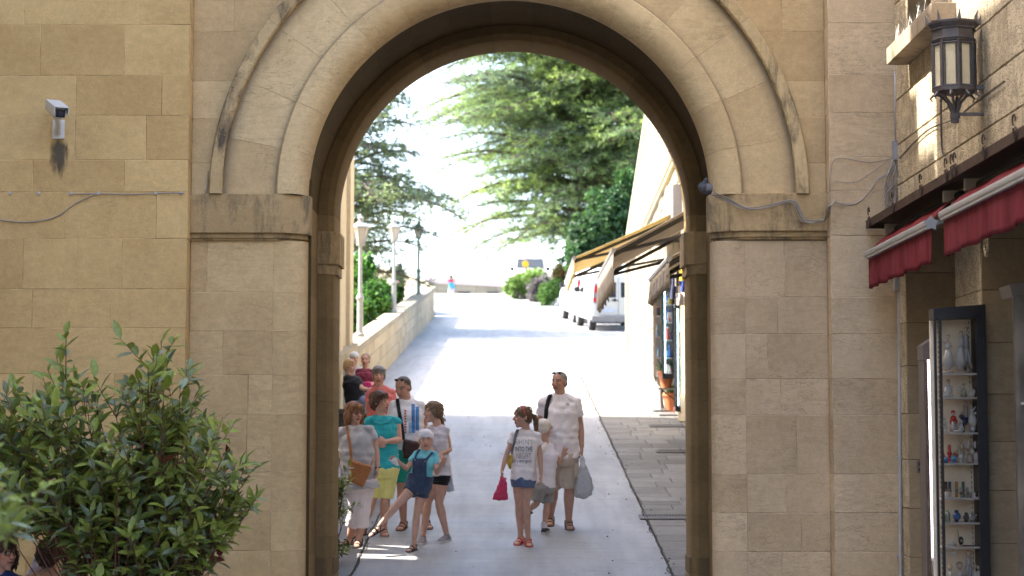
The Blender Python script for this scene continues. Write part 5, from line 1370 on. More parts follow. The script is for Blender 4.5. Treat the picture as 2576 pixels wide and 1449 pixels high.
E((0, .06, .25), (.38, .45, .33)); E((0, .18, .06), (.36, .32, .26)); b.tube([B1.hk(0, -.3, .22), B1.hk(0, -.66, .14)], [(.3 * B1.hh, .02), (.22 * B1.hh, .012)], 12, ref=B1.R @ V3((1, 0, 0)))
B1.finish(b, 'cap', cloth('cream_cap', (.68, .61, .54)), .008, .001)
b = MB(); sl = B1.J['anR']; b.tube([sl + V3((0, 0, -.01)), sl + V3((0, 0, .06))], .034, 12); b.build('sock', cloth('white_sock', (.6, .55, .6)), B1.t)
# ---- seated women by the wall
S1 = Person('seated woman with blond hair in a black vest and jeans, turned away', 'A', 30.0,
    dict(head=(190, 128), neck=(188, 178), shL=(172, 200), shR=(214, 200, -.1), elL=(180, 250, .1), wrL=(250, 268, .1), haL=(270, 268, .1), elR=(262, 262, -.12), wrR=(300, 268, -.1), haR=(318, 264, -.1),
         hipL=(210, 325), hipR=(240, 328), knL=(300, 320, .1), anL=(300, 420, .1), knR=(285, 345, -.15), anR=(290, 440, -.1)),
    1.6, yaw=60, hyaw=62, skin=(.46, .24, .17), hw=.17, ww=.165, cw=.16, dep=.15, fat=1.15, headh=.23, feet=(('shoe', (.1, .1, .1)), ('shoe', (.1, .1, .1))), voxel=.011)
S1.shirt(cloth('black_vest', (.012, .012, .016)), hem=-.05, sleeve=.12, voxel=.011); S1.bottoms(cloth('blue_jeans', (.17, .22, .36)), 1.85, name='jeans', voxel=.011); S1.hair((.42, .26, .13), 'short')
S2 = Person('seated older woman with cropped grey hair in a pink and dark patterned top', 'A', 30.8,
    dict(head=(287, 88), neck=(288, 138), shL=(246, 158), shR=(326, 162), elL=(238, 215), wrL=(268, 245, -.15), haL=(285, 248, -.2), elR=(336, 220), wrR=(320, 245, -.15), haR=(300, 248, -.2),
         hipL=(262, 272), hipR=(308, 272), knL=(258, 290, -.42), anL=(258, 380, -.42), knR=(312, 290, -.42), anR=(312, 380, -.42)),
    1.6, yaw=0, hyaw=-6, skin=(.46, .23, .17), hw=.17, ww=.165, cw=.16, dep=.13, fat=1.15, headh=.23, feet=(('shoe', (.1, .1, .1)), ('shoe', (.1, .1, .1))), voxel=.011)
S2.shirt(cloth('pink_dark_pattern', (.20, .03, .06), .8, scale=26), hem=-.05, sleeve=.2, voxel=.011); S2.bottoms(cloth('navy_trousers', (.02, .025, .05)), 1.8, name='trousers', voxel=.011); S2.hair((.24, .18, .16), 'crop')
bag_mesh('handbag', 'bright pink handbag in the lap of the seated older woman', 'bag', [A_(*p) for p in ((274, 222), (318, 218), (330, 240), (322, 262), (280, 260), (270, 240))], 30.35, .1, cloth('magenta_leather', (.60, .03, .16), .1, .2, .5), fold=.003, voxel=.012)
S3 = Person('person in a white cap almost hidden behind the seated older woman', 'A', 32.0,
    dict(head=(218, 78), neck=(220, 122), shL=(190, 145), shR=(255, 145), elL=(182, 200), wrL=(200, 240), haL=(205, 255), elR=(262, 200), wrR=(250, 240), haR=(245, 255),
         hipL=(205, 255), hipR=(240, 255), knL=(205, 265, -.42), anL=(205, 350, -.42), knR=(240, 265, -.42), anR=(240, 350, -.42)),
    1.6, yaw=10, hyaw=20, skin=(.46, .24, .18), fat=1.0, headh=.22, feet=('', ''), voxel=.012)
S3.shirt(cloth('pale_shirt', (.5, .5, .52)), voxel=.012); S3.bottoms(cloth('dark_shorts', (.05, .05, .06)), .9, voxel=.012)
b = MB(); E = lambda p, r: b.ell(S3.hk(*p), tuple(q * S3.hh for q in r), S3.R, 16, 12)
E((0, .06, .25), (.38, .45, .35)); S3.finish(b, 'sun_cap', cloth('white_cap', (.7, .7, .72)), .012, .001)
# ---- two people in the bottom left corner
PL = Person('woman with dark glasses and navy blouse behind the leafy shrub', 'D', 12.6,
    dict(head=(8, 1392), neck=(-4, 1438), shL=(-58, 1470), shR=(52, 1474), elL=(-70, 1560), wrL=(-60, 1640), haL=(-55, 1670), elR=(75, 1570), wrR=(70, 1650), haR=(66, 1680), hipL=(-30, 1650), hipR=(25, 1650)),
    1.62, yaw=30, hyaw=52, skin=(.38, .15, .08), fat=1.05, headh=.235, voxel=.007)
PL.shirt(cloth('navy_blouse', (.02, .035, .13)), hem=-.02, sleeve=.9, g=.022); PL.bottoms(cloth('navy_trousers', (.02, .025, .05)), 1); PL.hair((.05, .025, .018), 'bob'); PL.glasses()
PR = Person('woman in a white top with thin shoulder straps, turned away behind the shrub', 'D', 12.9,
    dict(head=(124, 1398), neck=(124, 1432), shL=(84, 1458), shR=(168, 1455), elL=(60, 1540), wrL=(60, 1620), haL=(60, 1650), elR=(190, 1540), wrR=(190, 1620), haR=(190, 1650), hipL=(105, 1640), hipR=(150, 1640)),
    1.6, yaw=170, hyaw=170, skin=(.46, .22, .14), fat=1.05, headh=.21, voxel=.007)
sc_ = PR; b = MB(); hw = .16; PRt = PR.shirt(cloth('white_strap_top', (.62, .62, .68)), hem=-.02, sleeve=0, g=.008, name='top', fold=.002)
bpy.data.objects.remove(PRt)
b = MB(); PR.torso(b, .010, hem=-.02); mx_ = PR.Sc.z - .10
b.v = [(p[0], p[1], min(p[2], mx_)) for p in b.v]; PR.finish(b, 'top', MC['white_strap_top'], .009, .002)
for a in (((96, 1447), (100, 1470), (104, 1510)), ((104, 1440), (118, 1428), (126, 1424))): strap(PR, [PR.body], a, .016, .005, MC['white_strap_top'], 'shoulder_strap', None, .004)
PR.hair((.06, .035, .025), 'short')
PW = bag_mesh('folded_sunshade', 'pale lilac folded sunshade cloth between the two women behind the shrub', 'sunshade', [(60, 1460), (88, 1402), (104, 1385), (128, 1392), (120, 1412), (100, 1440), (92, 1475), (60, 1480)], 13.15, .1, cloth('lilac_canvas', (.50, .48, .58)), fold=.004)
PR.bottoms(cloth('beige_chino', (.40, .33, .25)), 1)
# ================================================================= FIGURINE CABINET AND SMALL WARES
M_CABF = simple('dark_cabinet_frame', (.030, .030, .034), .4, .3, .1)
M_CREAM = simple('cream_backing', (.80, .70, .56), .7); M_SHELF = simple('pale_shelf', (.60, .57, .56), .4)
CD = 12.62                                       # distance of the cabinet front
def cab_x(u): return xx(u, CD)
def cab_z(v): return zz(v, CD)
cx0, cx1 = cab_x(2347), cab_x(2478); zt_ = cab_z(772); zlo = gz(CD) + .12
cab = thing('display_cabinet', 'tall dark glass display cabinet full of porcelain figurines and watches', 'cabinet', ((cx0 + cx1) / 2, CD + .08, zlo))
b = MB()
b.prism([(cx0, zt_ - .01), (cx0 + .34 if False else cx1, zt_ + .018), (cx1, zt_ - .075), (cx0, zt_ - .085)], CD, CD + .15, 'y', bev=.003)
b.box(cx0, cx0 + .016, CD, CD + .018, zlo, zt_ - .08); b.box(cab_x(2453), cx1, CD, CD + .15, zlo, zt_ - .07)
b.box(cab_x(2359), cab_x(2366), CD - .006, CD + .012, zlo, zt_ - .08); b.box(cx0, cx1, CD, CD + .15, zlo - .05, zlo + .05)
for z in (cab_z(868), cab_z(1180)): b.box(cab_x(2470), cab_x(2476), CD - .012, CD + .001, z - .05, z + .05)
b.build('frame', M_CABF, cab)
b = MB(); b.box(cx0 + .01, cx1 - .01, CD + .185, CD + .15, zlo + .05, zt_ - .08); back = b.build('back_panel', M_CREAM, cab)
b = MB()
for u in (2368, 2446):
    z = zlo + .1
    while z < zt_ - .1: b.box(cab_x(u), cab_x(u) + .004, CD + .132, CD + .1345, z, z + .018); z += .034
b.build('slotted_rail', M_CABF, cab)
b = MB(); b.box(cab_x(2366), cab_x(2453), CD + .004, CD + .007, zlo + .05, zt_ - .08); b.build('front_glass', M_GLASS, cab)
b = MB(); b.box(cx0 + .0165, cab_x(2359), CD + .004, CD + .006, zlo + .05, zt_ - .08); b.build('side_glass', M_GLASS, cab)
shelf_v = [941, 1001, 1090, 1167, 1255, 1317, 1378, 1460]
for v in shelf_v:
    b = MB(); z = cab_z(v); b.box(cab_x(2361), cab_x(2456), CD + .012, CD + .133, z - .006, z + .006); b.build('shelf', M_SHELF, cab)
PORC = colattr('glazed_porcelain', .25, spec=.6)
def figurine(name, label, u, v, htpx, parts, cat='figurine', grp='porcelain figurines in the cabinet', dy=.07):
    """parts in px relative to base centre: ('c', x0,y0,x1,y1,r0,r1,col) capsule or ('e', x,y,rx,ry,col)"""
    k = CD / F; base = Vector((cab_x(u), CD + dy * .72, cab_z(v) + .0065)); b = MB()
    for p in parts:
        if p[0] == 'c':
            b.cur = c4(p[7]); dd = p[8] if len(p) > 8 else 0
            a, e = base + Vector((p[1] * k, dd, p[2] * k)), base + Vector((p[3] * k, dd, p[4] * k)); b.tube([a, a.lerp(e, .5), e], [p[5] * k, (p[5] + p[6]) / 2 * k, p[6] * k], 10); b.ell(a, p[5] * k, seg=8, rg=6); b.ell(e, p[6] * k, seg=8, rg=6)
        elif p[0] == 'e': b.cur = c4(p[5]); b.ell(base + Vector((p[1] * k, p[6] if len(p) > 6 else 0, p[2] * k)), (p[3] * k, min(p[3], p[4]) * k, p[4] * k), seg=12, rg=8)
        elif p[0] == 'l': # lathe skirt: list of (r,z)
            b.cur = c4(p[3]); b.lathe([(r * k, z * k) for r, z in p[2]], base + Vector((p[1] * k, 0, 0)), 14)
    return tag(b.build(name, PORC, None, smooth=True), label, cat, grp)
Wp, Fl, Hr, Gy, Dk, Br = (.62, .61, .62), (.60, .48, .40), (.33, .24, .17), (.36, .37, .40), (.06, .05, .06), (.30, .20, .15)
figurine('figurine', 'porcelain dancer in a long white skirt with one arm raised, top shelf', 2386, 941, 100, [('e', 0, 3, 14, 4, Fl), ('l', 0, [(5, 8), (6, 14), (15, 18), (11, 45), (6, 60)], Wp), ('c', 0, 60, 0, 72, 6, 6, Wp), ('c', 0, 74, 2, 86, 2.5, 2.2, Fl), ('e', 2, 92, 4.5, 5.5, Fl), ('e', 2, 95, 4.8, 4.5, Hr, .004), ('c', -5, 77, -18, 80, 2.2, 1.8, Fl), ('c', -18, 80, -24, 92, 1.8, 1.3, Fl), ('c', 5, 77, 9, 66, 2.2, 1.8, Fl), ('c', 9, 66, 2, 72, 1.7, 1.4, Fl)])
figurine('figurine', 'porcelain dancing couple, she in a long white skirt, he in pale grey, top shelf', 2422, 941, 122, [('e', 0, 3, 17, 4, Fl), ('l', -6, [(6, 6), (8, 18), (15, 22), (10, 50), (6, 66)], Wp), ('c', -4, 66, -2, 84, 6, 6, Wp), ('c', -4, 86, -2, 94, 2.5, 2.4, Fl), ('e', -2, 100, 4.6, 5.6, Fl), ('e', -2, 103, 5, 4.6, Hr, .004), ('c', 8, 20, 10, 60, 4, 6.5, Gy), ('c', 22, 14, 12, 60, 3.4, 5.5, Gy), ('e', 24, 10, 4, 6, Dk), ('e', 7, 12, 4, 6, Dk), ('c', 10, 62, 9, 92, 7.5, 8, Gy), ('c', 9, 96, 9, 104, 2.6, 2.6, Fl), ('e', 10, 110, 5, 6, Fl), ('e', 11, 113, 5.2, 5, Hr, .004), ('c', 14, 90, 0, 72, 3, 2.2, Gy)])
figurine('figurine', 'white porcelain mother seated with a child on her lap, second shelf, left', 2384, 1001, 46, [('e', 0, 5, 15, 5, Wp), ('e', 0, 16, 11, 12, Wp), ('c', 0, 26, 0, 32, 5, 4, Wp), ('e', 1, 38, 5, 5.5, Fl), ('e', 1, 41, 5.4, 4.6, Hr, .003), ('e', 1, 18, 4, 7, Fl, -.01), ('e', 1, 26, 3, 3.2, Fl, -.012), ('c', -8, 28, -9, 12, 2.4, 2, Wp), ('c', 9, 28, 10, 12, 2.4, 2, Wp)])
figurine('figurine', 'small porcelain fairy with pale wings beside the far end of the second shelf', 2424, 1001, 38, [('e', 0, 4, 9, 4, Br), ('c', 0, 6, 0, 20, 6, 4, (.40, .42, .34)), ('e', 0, 28, 4, 4.5, Fl), ('e', 0, 32, 5, 3, (.3, .34, .2)), ('e', -10, 20, 6, 7, Wp, .006), ('c', 3, 20, 6, 10, 1.5, 1.2, Fl)])
figurine('figurine', 'small pearl white porcelain angel at the right end of the second shelf', 2443, 1001, 28, [('e', 0, 6, 8, 7, Wp), ('c', 0, 8, 0, 18, 5, 3, Wp), ('e', -1, 23, 3.6, 4, Wp), ('e', 6, 14, 4, 7, Wp)])
figurine('figurine', 'round white porcelain snow figure at the left of the third shelf', 2372, 1090, 38, [('e', 0, 9, 9, 10, Wp), ('e', 0, 24, 7.5, 8, Wp), ('e', 0, 35, 5, 3.4, Wp), ('e', -7, 14, 3, 8, Wp)])
figurine('figurine', 'porcelain girl in a red cloak and red hood, third shelf', 2396, 1090, 58, [('l', 0, [(8, 2), (10, 6), (6, 28)], (.40, .36, .38)), ('e', 0, 34, 8, 9, (.50, .03, .03), .003), ('e', -6, 27, 4, 6, (.50, .03, .03)), ('e', 7, 27, 4, 6, (.50, .03, .03)), ('e', 0, 47, 4.4, 5, Fl, -.004), ('e', 0, 50, 6, 5.6, (.52, .03, .03), .002)])
figurine('figurine', 'small white porcelain reclining nymph at the front of the third shelf', 2410, 1090, 32, [('e', -4, 4, 13, 4, Wp), ('c', 2, 5, 4, 20, 4, 3.2, Wp), ('e', 4, 27, 3.8, 4.3, Wp), ('c', 5, 18, 10, 6, 1.8, 1.5, Wp)], dy=.04)
figurine('figurine', 'porcelain man in dark trousers bending forward, third shelf', 2424, 1090, 80, [('c', -4, 20, 6, 32, 7, 8, (.03, .035, .10)), ('c', 6, 32, -6, 40, 8, 6, (.03, .035, .10)), ('c', 4, 34, 6, 62, 6, 6, (.36, .28, .26)), ('c', 3, 58, -10, 42, 2.5, 2, (.36, .28, .26)), ('e', 4, 72, 4.6, 5.6, Fl), ('e', 5, 75, 4.8, 4.8, Br, .003), ('c', -2, 4, -4, 20, 5, 6, (.03, .035, .10))], dy=.1)
figurine('figurine', 'white porcelain ballerina with billowing skirt at the right end of the third shelf', 2444, 1090, 72, [('e', 0, 9, 8, 9, Wp), ('l', 0, [(7, 14), (11, 24), (12, 30), (5, 46)], Wp), ('c', -1, 46, -2, 56, 4, 4, Wp), ('e', -3, 63, 4, 4.8, Fl), ('c', 2, 55, 8, 64, 1.8, 1.5, Wp), ('e', 8, 48, 5, 4, Wp)])
figurine('figurine', 'cream porcelain boy striding with an outstretched arm, fourth shelf', 2419, 1167, 60, [('c', -2, 14, 1, 30, 6, 5, (.50, .42, .34)), ('c', 1, 30, -2, 44, 5.5, 5, (.5, .42, .34)), ('e', -3, 54, 4.6, 5.4, (.45, .33, .22)), ('c', 0, 42, 14, 30, 2.2, 1.8, (.5, .42, .34)), ('e', 0, 8, 8, 8, Wp)], dy=.09)
figurine('figurine', 'cream porcelain angel with raised wings behind the right end of the fourth shelf', 2443, 1167, 58, [('e', 0, 24, 8, 12, (.55, .5, .42)), ('e', -1, 42, 4, 5, (.5, .42, .34)), ('e', -9, 45, 4, 9, Wp), ('e', 8, 45, 4, 10, Wp), ('e', 0, 9, 10, 9, Wp)], dy=.1)
figurine('figurine', 'cream porcelain swan beside the striding boy, fourth shelf', 2401, 1167, 50, [('e', 0, 22, 9, 7, (.52, .45, .36)), ('c', 6, 26, 9, 40, 2.4, 2, (.52, .45, .36)), ('e', 7, 42, 3, 2.4, (.52, .45, .36)), ('c', -2, 4, 0, 18, 5, 4, (.5, .42, .34))], dy=.1)
figurine('figurine', 'round pink and white porcelain box at the front of the fourth shelf', 2434, 1167, 24, [('e', 0, 13, 9, 10, (.50, .42, .36)), ('l', 0, [(10, 0), (10, 6), (9, 7)], (.45, .30, .28))], dy=.045)
figurine('figurine', 'white porcelain urn with red flowers at the right end of the fourth shelf', 2450, 1167, 40, [('e', 0, 14, 7, 13, Wp), ('e', 2, 26, 3, 3, (.5, .1, .1)), ('l', 0, [(5, 0), (6, 3), (3, 5)], Wp)], dy=.05)
Rd, Bl = (.50, .02, .02), (.06, .20, .45)
figurine('toy_watch', 'bright red toy watch on its stand, back left of the fourth shelf', 2388, 1167, 46, [('c', 0, 4, 0, 42, 4, 4, Rd), ('e', 0, 24, 6, 7, Rd), ('e', 0, 24, 4, 5, (.25, .02, .02), -.006)], 'watch', 'coloured watches on the fourth shelf', dy=.12)
figurine('toy_watch', 'red toy watch leaning at the left end of the fourth shelf', 2371, 1167, 34, [('c', 0, 4, -2, 30, 4, 3.4, Rd), ('e', -1, 17, 5.6, 6.4, Rd)], 'watch', 'coloured watches on the fourth shelf', dy=.09)
figurine('toy_watch', 'round red toy watch behind the blue one, fourth shelf', 2399, 1167, 28, [('e', 0, 17, 7, 8, Rd), ('e', 0, 17, 5, 6, (.35, .05, .05), -.008), ('c', 0, 2, 0, 8, 3, 3, Rd)], 'watch', 'coloured watches on the fourth shelf', dy=.08)
figurine('toy_watch', 'sky blue toy watch in front of the red ones, fourth shelf', 2393, 1167, 24, [('e', 0, 12, 8, 8, (.12, .32, .55)), ('e', 0, 13, 5, 4, (.03, .08, .16), -.008), ('e', 0, 3, 9, 3, Bl)], 'watch', 'coloured watches on the fourth shelf', dy=.04)
figurine('toy_watch', 'small dark blue toy watch at the left front corner of the fourth shelf', 2373, 1167, 18, [('e', 0, 8, 6, 7, Bl), ('e', 0, 2, 7, 2.5, (.02, .05, .2))], 'watch', 'coloured watches on the fourth shelf', dy=.035)
figurine('toy_watch', 'white watch with a clear strap in the middle of the fourth shelf', 2412, 1167, 26, [('e', 0, 14, 8, 9, Wp), ('e', 0, 14, 5, 5.5, (.40, .42, .46), -.008), ('c', 0, 2, 0, 8, 4, 4, Wp)], 'watch', 'coloured watches on the fourth shelf', dy=.05)
def strapwatch(u, col, label, h=42, dy=.12, v=1255):
    k = CD / F; base = Vector((cab_x(u), CD + dy * .72, cab_z(v) + .0065)); t = thing('wrist_watch', label, 'watch', base, 0, 'wrist watches on the fifth shelf')
    b = MB(); b.box(-3.6 * k, 3.6 * k, -.004, .004, 0, h * k, bev=.0018); b.build('strap', simple('strap_%02d%02d%02d' % tuple(int(x * 99) for x in col), col, .6), t, local=True)
    b = MB(); b.lathe([(4.4 * k, 0), (5 * k, .002), (4.2 * k, .006)], (0, -.004, h * k * .42), 14, Matrix.Rotation(PI / 2, 4, 'X')); d = b.build('dial', simple('watch_case', (.40, .40, .42), .25, .9), t, local=True, auto=True)
for u, c_, l_ in ((2371, (.02, .02, .02), 'black strap watch furthest left on the fifth shelf'), (2378, (.05, .03, .02), 'dark brown strap watch, second on the fifth shelf'), (2387, (.03, .05, .09), 'navy strap watch in the fifth shelf row'), (2404, (.42, .22, .08), 'orange leather strap watch in the fifth shelf row'), (2421, (.05, .16, .14), 'teal strap watch in the fifth shelf row'), (2412, (.32, .32, .33), 'steel bracelet watch before the teal one, fifth shelf'), (2428, (.30, .30, .30), 'steel bracelet watch right of the teal one, fifth shelf')):
    strapwatch(u, c_, l_, 40 if c_[0] < .3 or c_[0] > .4 else 26, .12 if u not in (2412, 2428) else .07)
def cushion(u, v, label, col, watchcol):
    k = CD / F; base = Vector((cab_x(u), CD + .05, cab_z(v) + .0065)); t = thing('watch_cushion', label, 'watch cushion', base, 0, 'white cushions on the fifth shelf')
    b = MB(); b.prism([(-11 * k, 0), (11 * k, 0), (8 * k, 12 * k), (-9 * k, 14 * k)], -.03, .03, 'y', bev=.003); b.build('cushion', simple('white_leatherette', (.58, .56, .55), .5), t, local=True, auto=True)
    b = MB(); b.box(-3 * k, 4 * k, -.034, .034, 2 * k, 15 * k, bev=.003); b.build('watch_strap', simple('cw' + str(u), watchcol, .5), t, local=True)
cushion(2381, 1255, 'white cushion with a tan watch at the left front of the fifth shelf', None, (.42, .30, .18)); cushion(2448, 1255, 'white cushion with a black watch at the right end of the fifth shelf', None, (.02, .02, .025))
def bigwatch(u, col, face, r, label):
    k = CD / F; z0 = r * k + .004; base = Vector((cab_x(u), CD + .06, cab_z(1317) + .0065)); t = thing('wrist_watch', label, 'watch', base, 0, 'large watches on the sixth shelf')
    b = MB(); b.box(-r * .5 * k, r * .5 * k, .004, .012, 0, r * 3.0 * k, bev=.002); b.build('strap', simple('bw%d' % u, col, .6), t, local=True)
    RX = Matrix.Rotation(PI / 2, 4, 'X'); b = MB(); b.lathe([(r * k, 0), (r * k, .005), (r * .8 * k, .007)], (0, .004, z0 + r * .3 * k), 20, RX); d = b.build('case', simple('bc%d' % u, tuple(min(1, x * 2 + .1) for x in col), .25, .7), t, local=True, auto=True)
    b = MB(); b.lathe([(r * .76 * k, .0072), (r * .76 * k, .0078)], (0, .004, z0 + r * .3 * k), 20, RX); b.build('dial', simple('bd%d' % u, face, .3), d, local=True)
    b = MB()
    for a, l in ((.6, .55), (2.3, .4)): b.tube([(0, -.0042, z0 + r * .3 * k), (math.sin(a) * r * l * k, -.0042, z0 + r * .3 * k + math.cos(a) * r * l * k)], .0006, 4)
    for q in range(12): b.tube([(math.sin(q * PI / 6) * r * f * k, -.0042, z0 + r * .3 * k + math.cos(q * PI / 6) * r * f * k) for f in (.58, .7)], .0005, 4)
    b.build('hands', simple('watch_marks', (.6, .6, .62), .3), d, local=True)
bigwatch(2401, (.02, .03, .10), (.05, .15, .38), 10, 'big blue watch with a dark strap on the sixth shelf'); bigwatch(2425, (.03, .03, .035), (.03, .05, .05), 8, 'silver-rimmed black watch right of the blue one on the sixth shelf'); bigwatch(2453, (.05, .03, .03), (.06, .04, .04), 8, 'dark watch at the right end of the sixth shelf')
bigwatch(2440, (.30, .28, .27), (.34, .33, .33), 8, 'pale grey watch between the two dark ones on the sixth shelf')
figurine('glass_jar', 'small glass jar with green contents at the left of the sixth shelf', 2376, 1317, 32, [('l', 0, [(7, 0), (7.6, 3), (7.6, 20), (5, 26)], (.24, .30, .24)), ('e', 0, 28, 4, 3.4, (.5, .5, .45))], 'jar', None, dy=.06)
figurine('brooch', 'silvery jewelled brooch lying on the seventh shelf', 2386, 1378, 12, [('e', 0, 5, 6, 5, (.5, .5, .5)), ('e', 8, 4, 5, 4, (.42, .38, .36)), ('e', -9, 4, 5, 3.5, (.55, .55, .58)), ('e', 2, 12, 4, 4, (.6, .6, .62))], 'jewellery', None, dy=.05)
figurine('pocket_watch', 'dark pocket watch with a gilt chain standing on the seventh shelf', 2409, 1378, 28, [('e', 0, 14, 6.5, 11, (.03, .025, .025)), ('e', 0, 14, 4, 4.4, (.3, .26, .2), -.01), ('c', -5, 18, -8, 42, 1.4, 1.0, (.42, .30, .08))], 'watch', None, dy=.06)
figurine('bracelet', 'dark red and blue bracelets laid along the seventh shelf', 2432, 1378, 4, [('c', -18, 2, 18, 2, 1.8, 1.8, (.22, .06, .08)), ('c', 4, 2.4, 22, 2, 1.6, 1.6, (.06, .08, .20), -.02)], 'jewellery', None, dy=.06)
figurine('crystal_bird', 'tiny crystal bird hanging beneath the seventh shelf', 2389, 1403, 12, [('e', 0, 6, 7, 4, (.55, .57, .6)), ('e', 6, 10, 3, 3, (.55, .57, .6)), ('c', 0, 8, 0, 20, .5, .5, (.4, .4, .4))], 'ornament', None, dy=.06)
figurine('figurine', 'porcelain figure of a boy in grey trousers on the bottom shelf', 2427, 1460, 72, [('c', -3, 2, -3, 30, 4.5, 5, Gy), ('c', 4, 2, 4, 30, 4.5, 5, Gy), ('c', 0, 32, 0, 48, 7, 6, (.52, .50, .52)), ('e', 0, 62, 5.4, 6.4, Fl), ('e', 0, 65, 5.8, 5.2, Hr, .004)])
figurine('figurine', 'porcelain child head and shoulders, larger one at the bottom shelf', 2405, 1460, 44, [('e', 0, 10, 9, 12, Wp), ('e', 0, 32, 8, 9, Fl), ('e', 0, 36, 8.4, 7, Hr, .004)])
figurine('figurine', 'porcelain child with fair hair at the left of the bottom shelf', 2381, 1460, 36, [('e', 0, 9, 7, 10, Wp), ('e', 0, 27, 6, 7, Fl), ('e', 0, 30, 6.4, 5.6, (.5, .3, .15), .004)])
figurine('figurine', 'white porcelain pair of cherubs at the right of the bottom shelf', 2447, 1460, 46, [('e', -4, 10, 6, 11, Wp), ('e', 5, 10, 6, 11, Wp), ('e', -4, 32, 4.6, 5.4, Fl), ('e', 5, 28, 4.4, 5, Fl)])
# slim cabinet with the strip of tiny lights, standing edge-on behind
C2 = 13.5
def c2x(u): return xx(u, C2)
def c2z(v): return zz(v, C2)
cab2 = thing('display_cabinet', 'narrow grey-framed glass cabinet with a lit strip of tiny lamps, behind the figurine cabinet', 'cabinet', (c2x(2345), C2 + .1, gz(C2)))
b = MB(); b.prism([(c2x(2318), c2z(868)), (c2x(2345), c2z(850)), (c2x(2400), c2z(846)), (c2x(2400), c2z(905)), (c2x(2318), c2z(905))], C2, C2 + .18, 'y', bev=.004)
M_CF2 = simple('brown_grey_frame', (.14, .115, .105), .5)
b.box(c2x(2320), c2x(2323), C2, C2 + .18, gz(C2), c2z(905)); b.box(c2x(2345), c2x(2349), C2, C2 + .02, gz(C2), c2z(905)); b.box(c2x(2396), c2x(2400), C2, C2 + .18, gz(C2), c2z(905)); b.build('frame', M_CF2, cab2)
b = MB(); b.box(c2x(2323), c2x(2396), C2 + .17, C2 + .18, gz(C2), c2z(905)); b.build('back_panel', simple('brownish_panel', (.24, .18, .13), .6), cab2)
b = MB(); b.box(c2x(2324), c2x(2345), C2 + .004, C2 + .007, gz(C2), c2z(905)); b.build('front_glass', M_GLASS, cab2)
m, nt_, bs, N_, L_ = newmat('led_glow'); pset(bs, Base_Color=(.9, .9, 1, 1), Emission_Color=(.86, .80, 1, 1), Emission_Strength=3.2); M_LED = m
b = MB(); b.box(c2x(2332), c2x(2339), C2 + .02, C2 + .026, c2z(1449), c2z(893)); st_ = b.build('light_strip', simple('led_tape', (.55, .55, .6), .5), cab2)
b = MB(); v = 896
while v < 1402: 
    x = c2x(2333 + 5 * (v - 896) / 500); z = c2z(v); b.box(x - .007, x + .007, C2 + .012, C2 + .02, z - .0062, z + .0062, bev=.002); v += 7.2
b.build('led', M_LED, st_)
# double light switch and near shop-window case at the frame edge
sw = thing('wall_socket', 'dark double socket plate on the stone beside the lit cabinet', 'socket', P(2314, 1174, 15.2)); b = MB(); p = P(2314, 1174, 15.2)
b.box(p.x - .025, p.x + .02, p.y - .01, p.y + .012, p.z - .052, p.z + .052, bev=.006); b.build('plate', M_CF2, sw)
b = MB()
for q in (-.025, .022): b.lathe([(.011, 0), (.011, .003)], (p.x, p.y - .0105, p.z + q), 10, Matrix.Rotation(PI / 2, 4, 'X'))
b.build('socket_hole', M_BK, sw)
CW = 11.4
case = thing('window_case', 'glazed shop case with a steel rim at the right edge of the picture', 'display case', (xx(2600, CW), CW, gz(CW)))
b = MB(); b.prism([(xx(2538, CW), zz(717, CW)), (xx(2700, CW), zz(668, CW)), (xx(2700, CW), zz(700, CW)), (xx(2546, CW), zz(748, CW))], CW, CW + .25, 'y', bev=.003)
b.box(xx(2546, CW), xx(2549, CW), CW, CW + .01, gz(CW), zz(748, CW)); b.build('rim', simple('brushed_rim', (.16, .14, .13), .35, .6), case)
def reflecting():
    m, nt, b, N, L = newmat('reflecting_shop_glass'); pset(b, Base_Color=(.20, .19, .18, 1), Roughness=.06, Metallic=.35, Specular_IOR_Level=.8)
    v = nmap(N, L); L.new(ramp(N, L, noi(N, L, v, 2.2, 3), [(.35, (.10, .09, .085)), (.65, (.42, .37, .31))]), b.inputs['Base Color']); return m
b = MB(); b.box(xx(2549, CW), xx(2700, CW), CW + .01, CW + .02, gz(CW), zz(735, CW)); b.build('pane', reflecting(), case)
b = MB(); b.box(xx(2562, CW), xx(2700, CW), CW - .004, CW + .008, zz(1018, CW), zz(1012, CW)); b.build('shelf', M_SHELF, case)
# ================================================================= BEYOND THE ARCH
# out-of-view houses; the left one is added to shade the shop wall
M_PLAS = stone('ochre_neighbour_wall', (.40, .29, .16), (.55, .42, .26), (.4, .3, .2), .4, .3, .2)
M_ROOF = simple('clay_tile', (.34, .14, .08), .85, var=.4, scale=30)
def building(name, label, x0, x1, y0, y1, z0, z1, face, wins, mat=M_PLAS):
    t = thing(name, label, 'building', ((x0 + x1) / 2, y0, z0)); b = MB(); b.cur = (.5, .5, 0, 1); b.box(x0, x1, y0, y1, z0, z1); b.build('wall', mat, t)
    b = MB(); b.box(x0 - .15, x1 + .15, y0 - .15 if y0 < 10 else y0, y1 + .15 if y1 > 18 else y1, z1, z1 + .18); b.build('roof', M_ROOF, t)
    for (a, c, zl, zh) in wins:
        b = MB(); X = x1 if face > 0 else x0; s = face
        for q in ((a - .08, a, zl - .08, zh + .08), (c, c + .08, zl - .08, zh + .08), (a, c, zh, zh + .08), (a, c, zl - .08, zl)): b.box(min(X, X + s * .05), max(X, X + s * .05), *q)
        f = b.build('window', mat, t); b = MB(); b.box(min(X, X + s * .015), max(X, X + s * .015), a, c, zl, zh); b.build('pane', M_DARK, f)
    return t
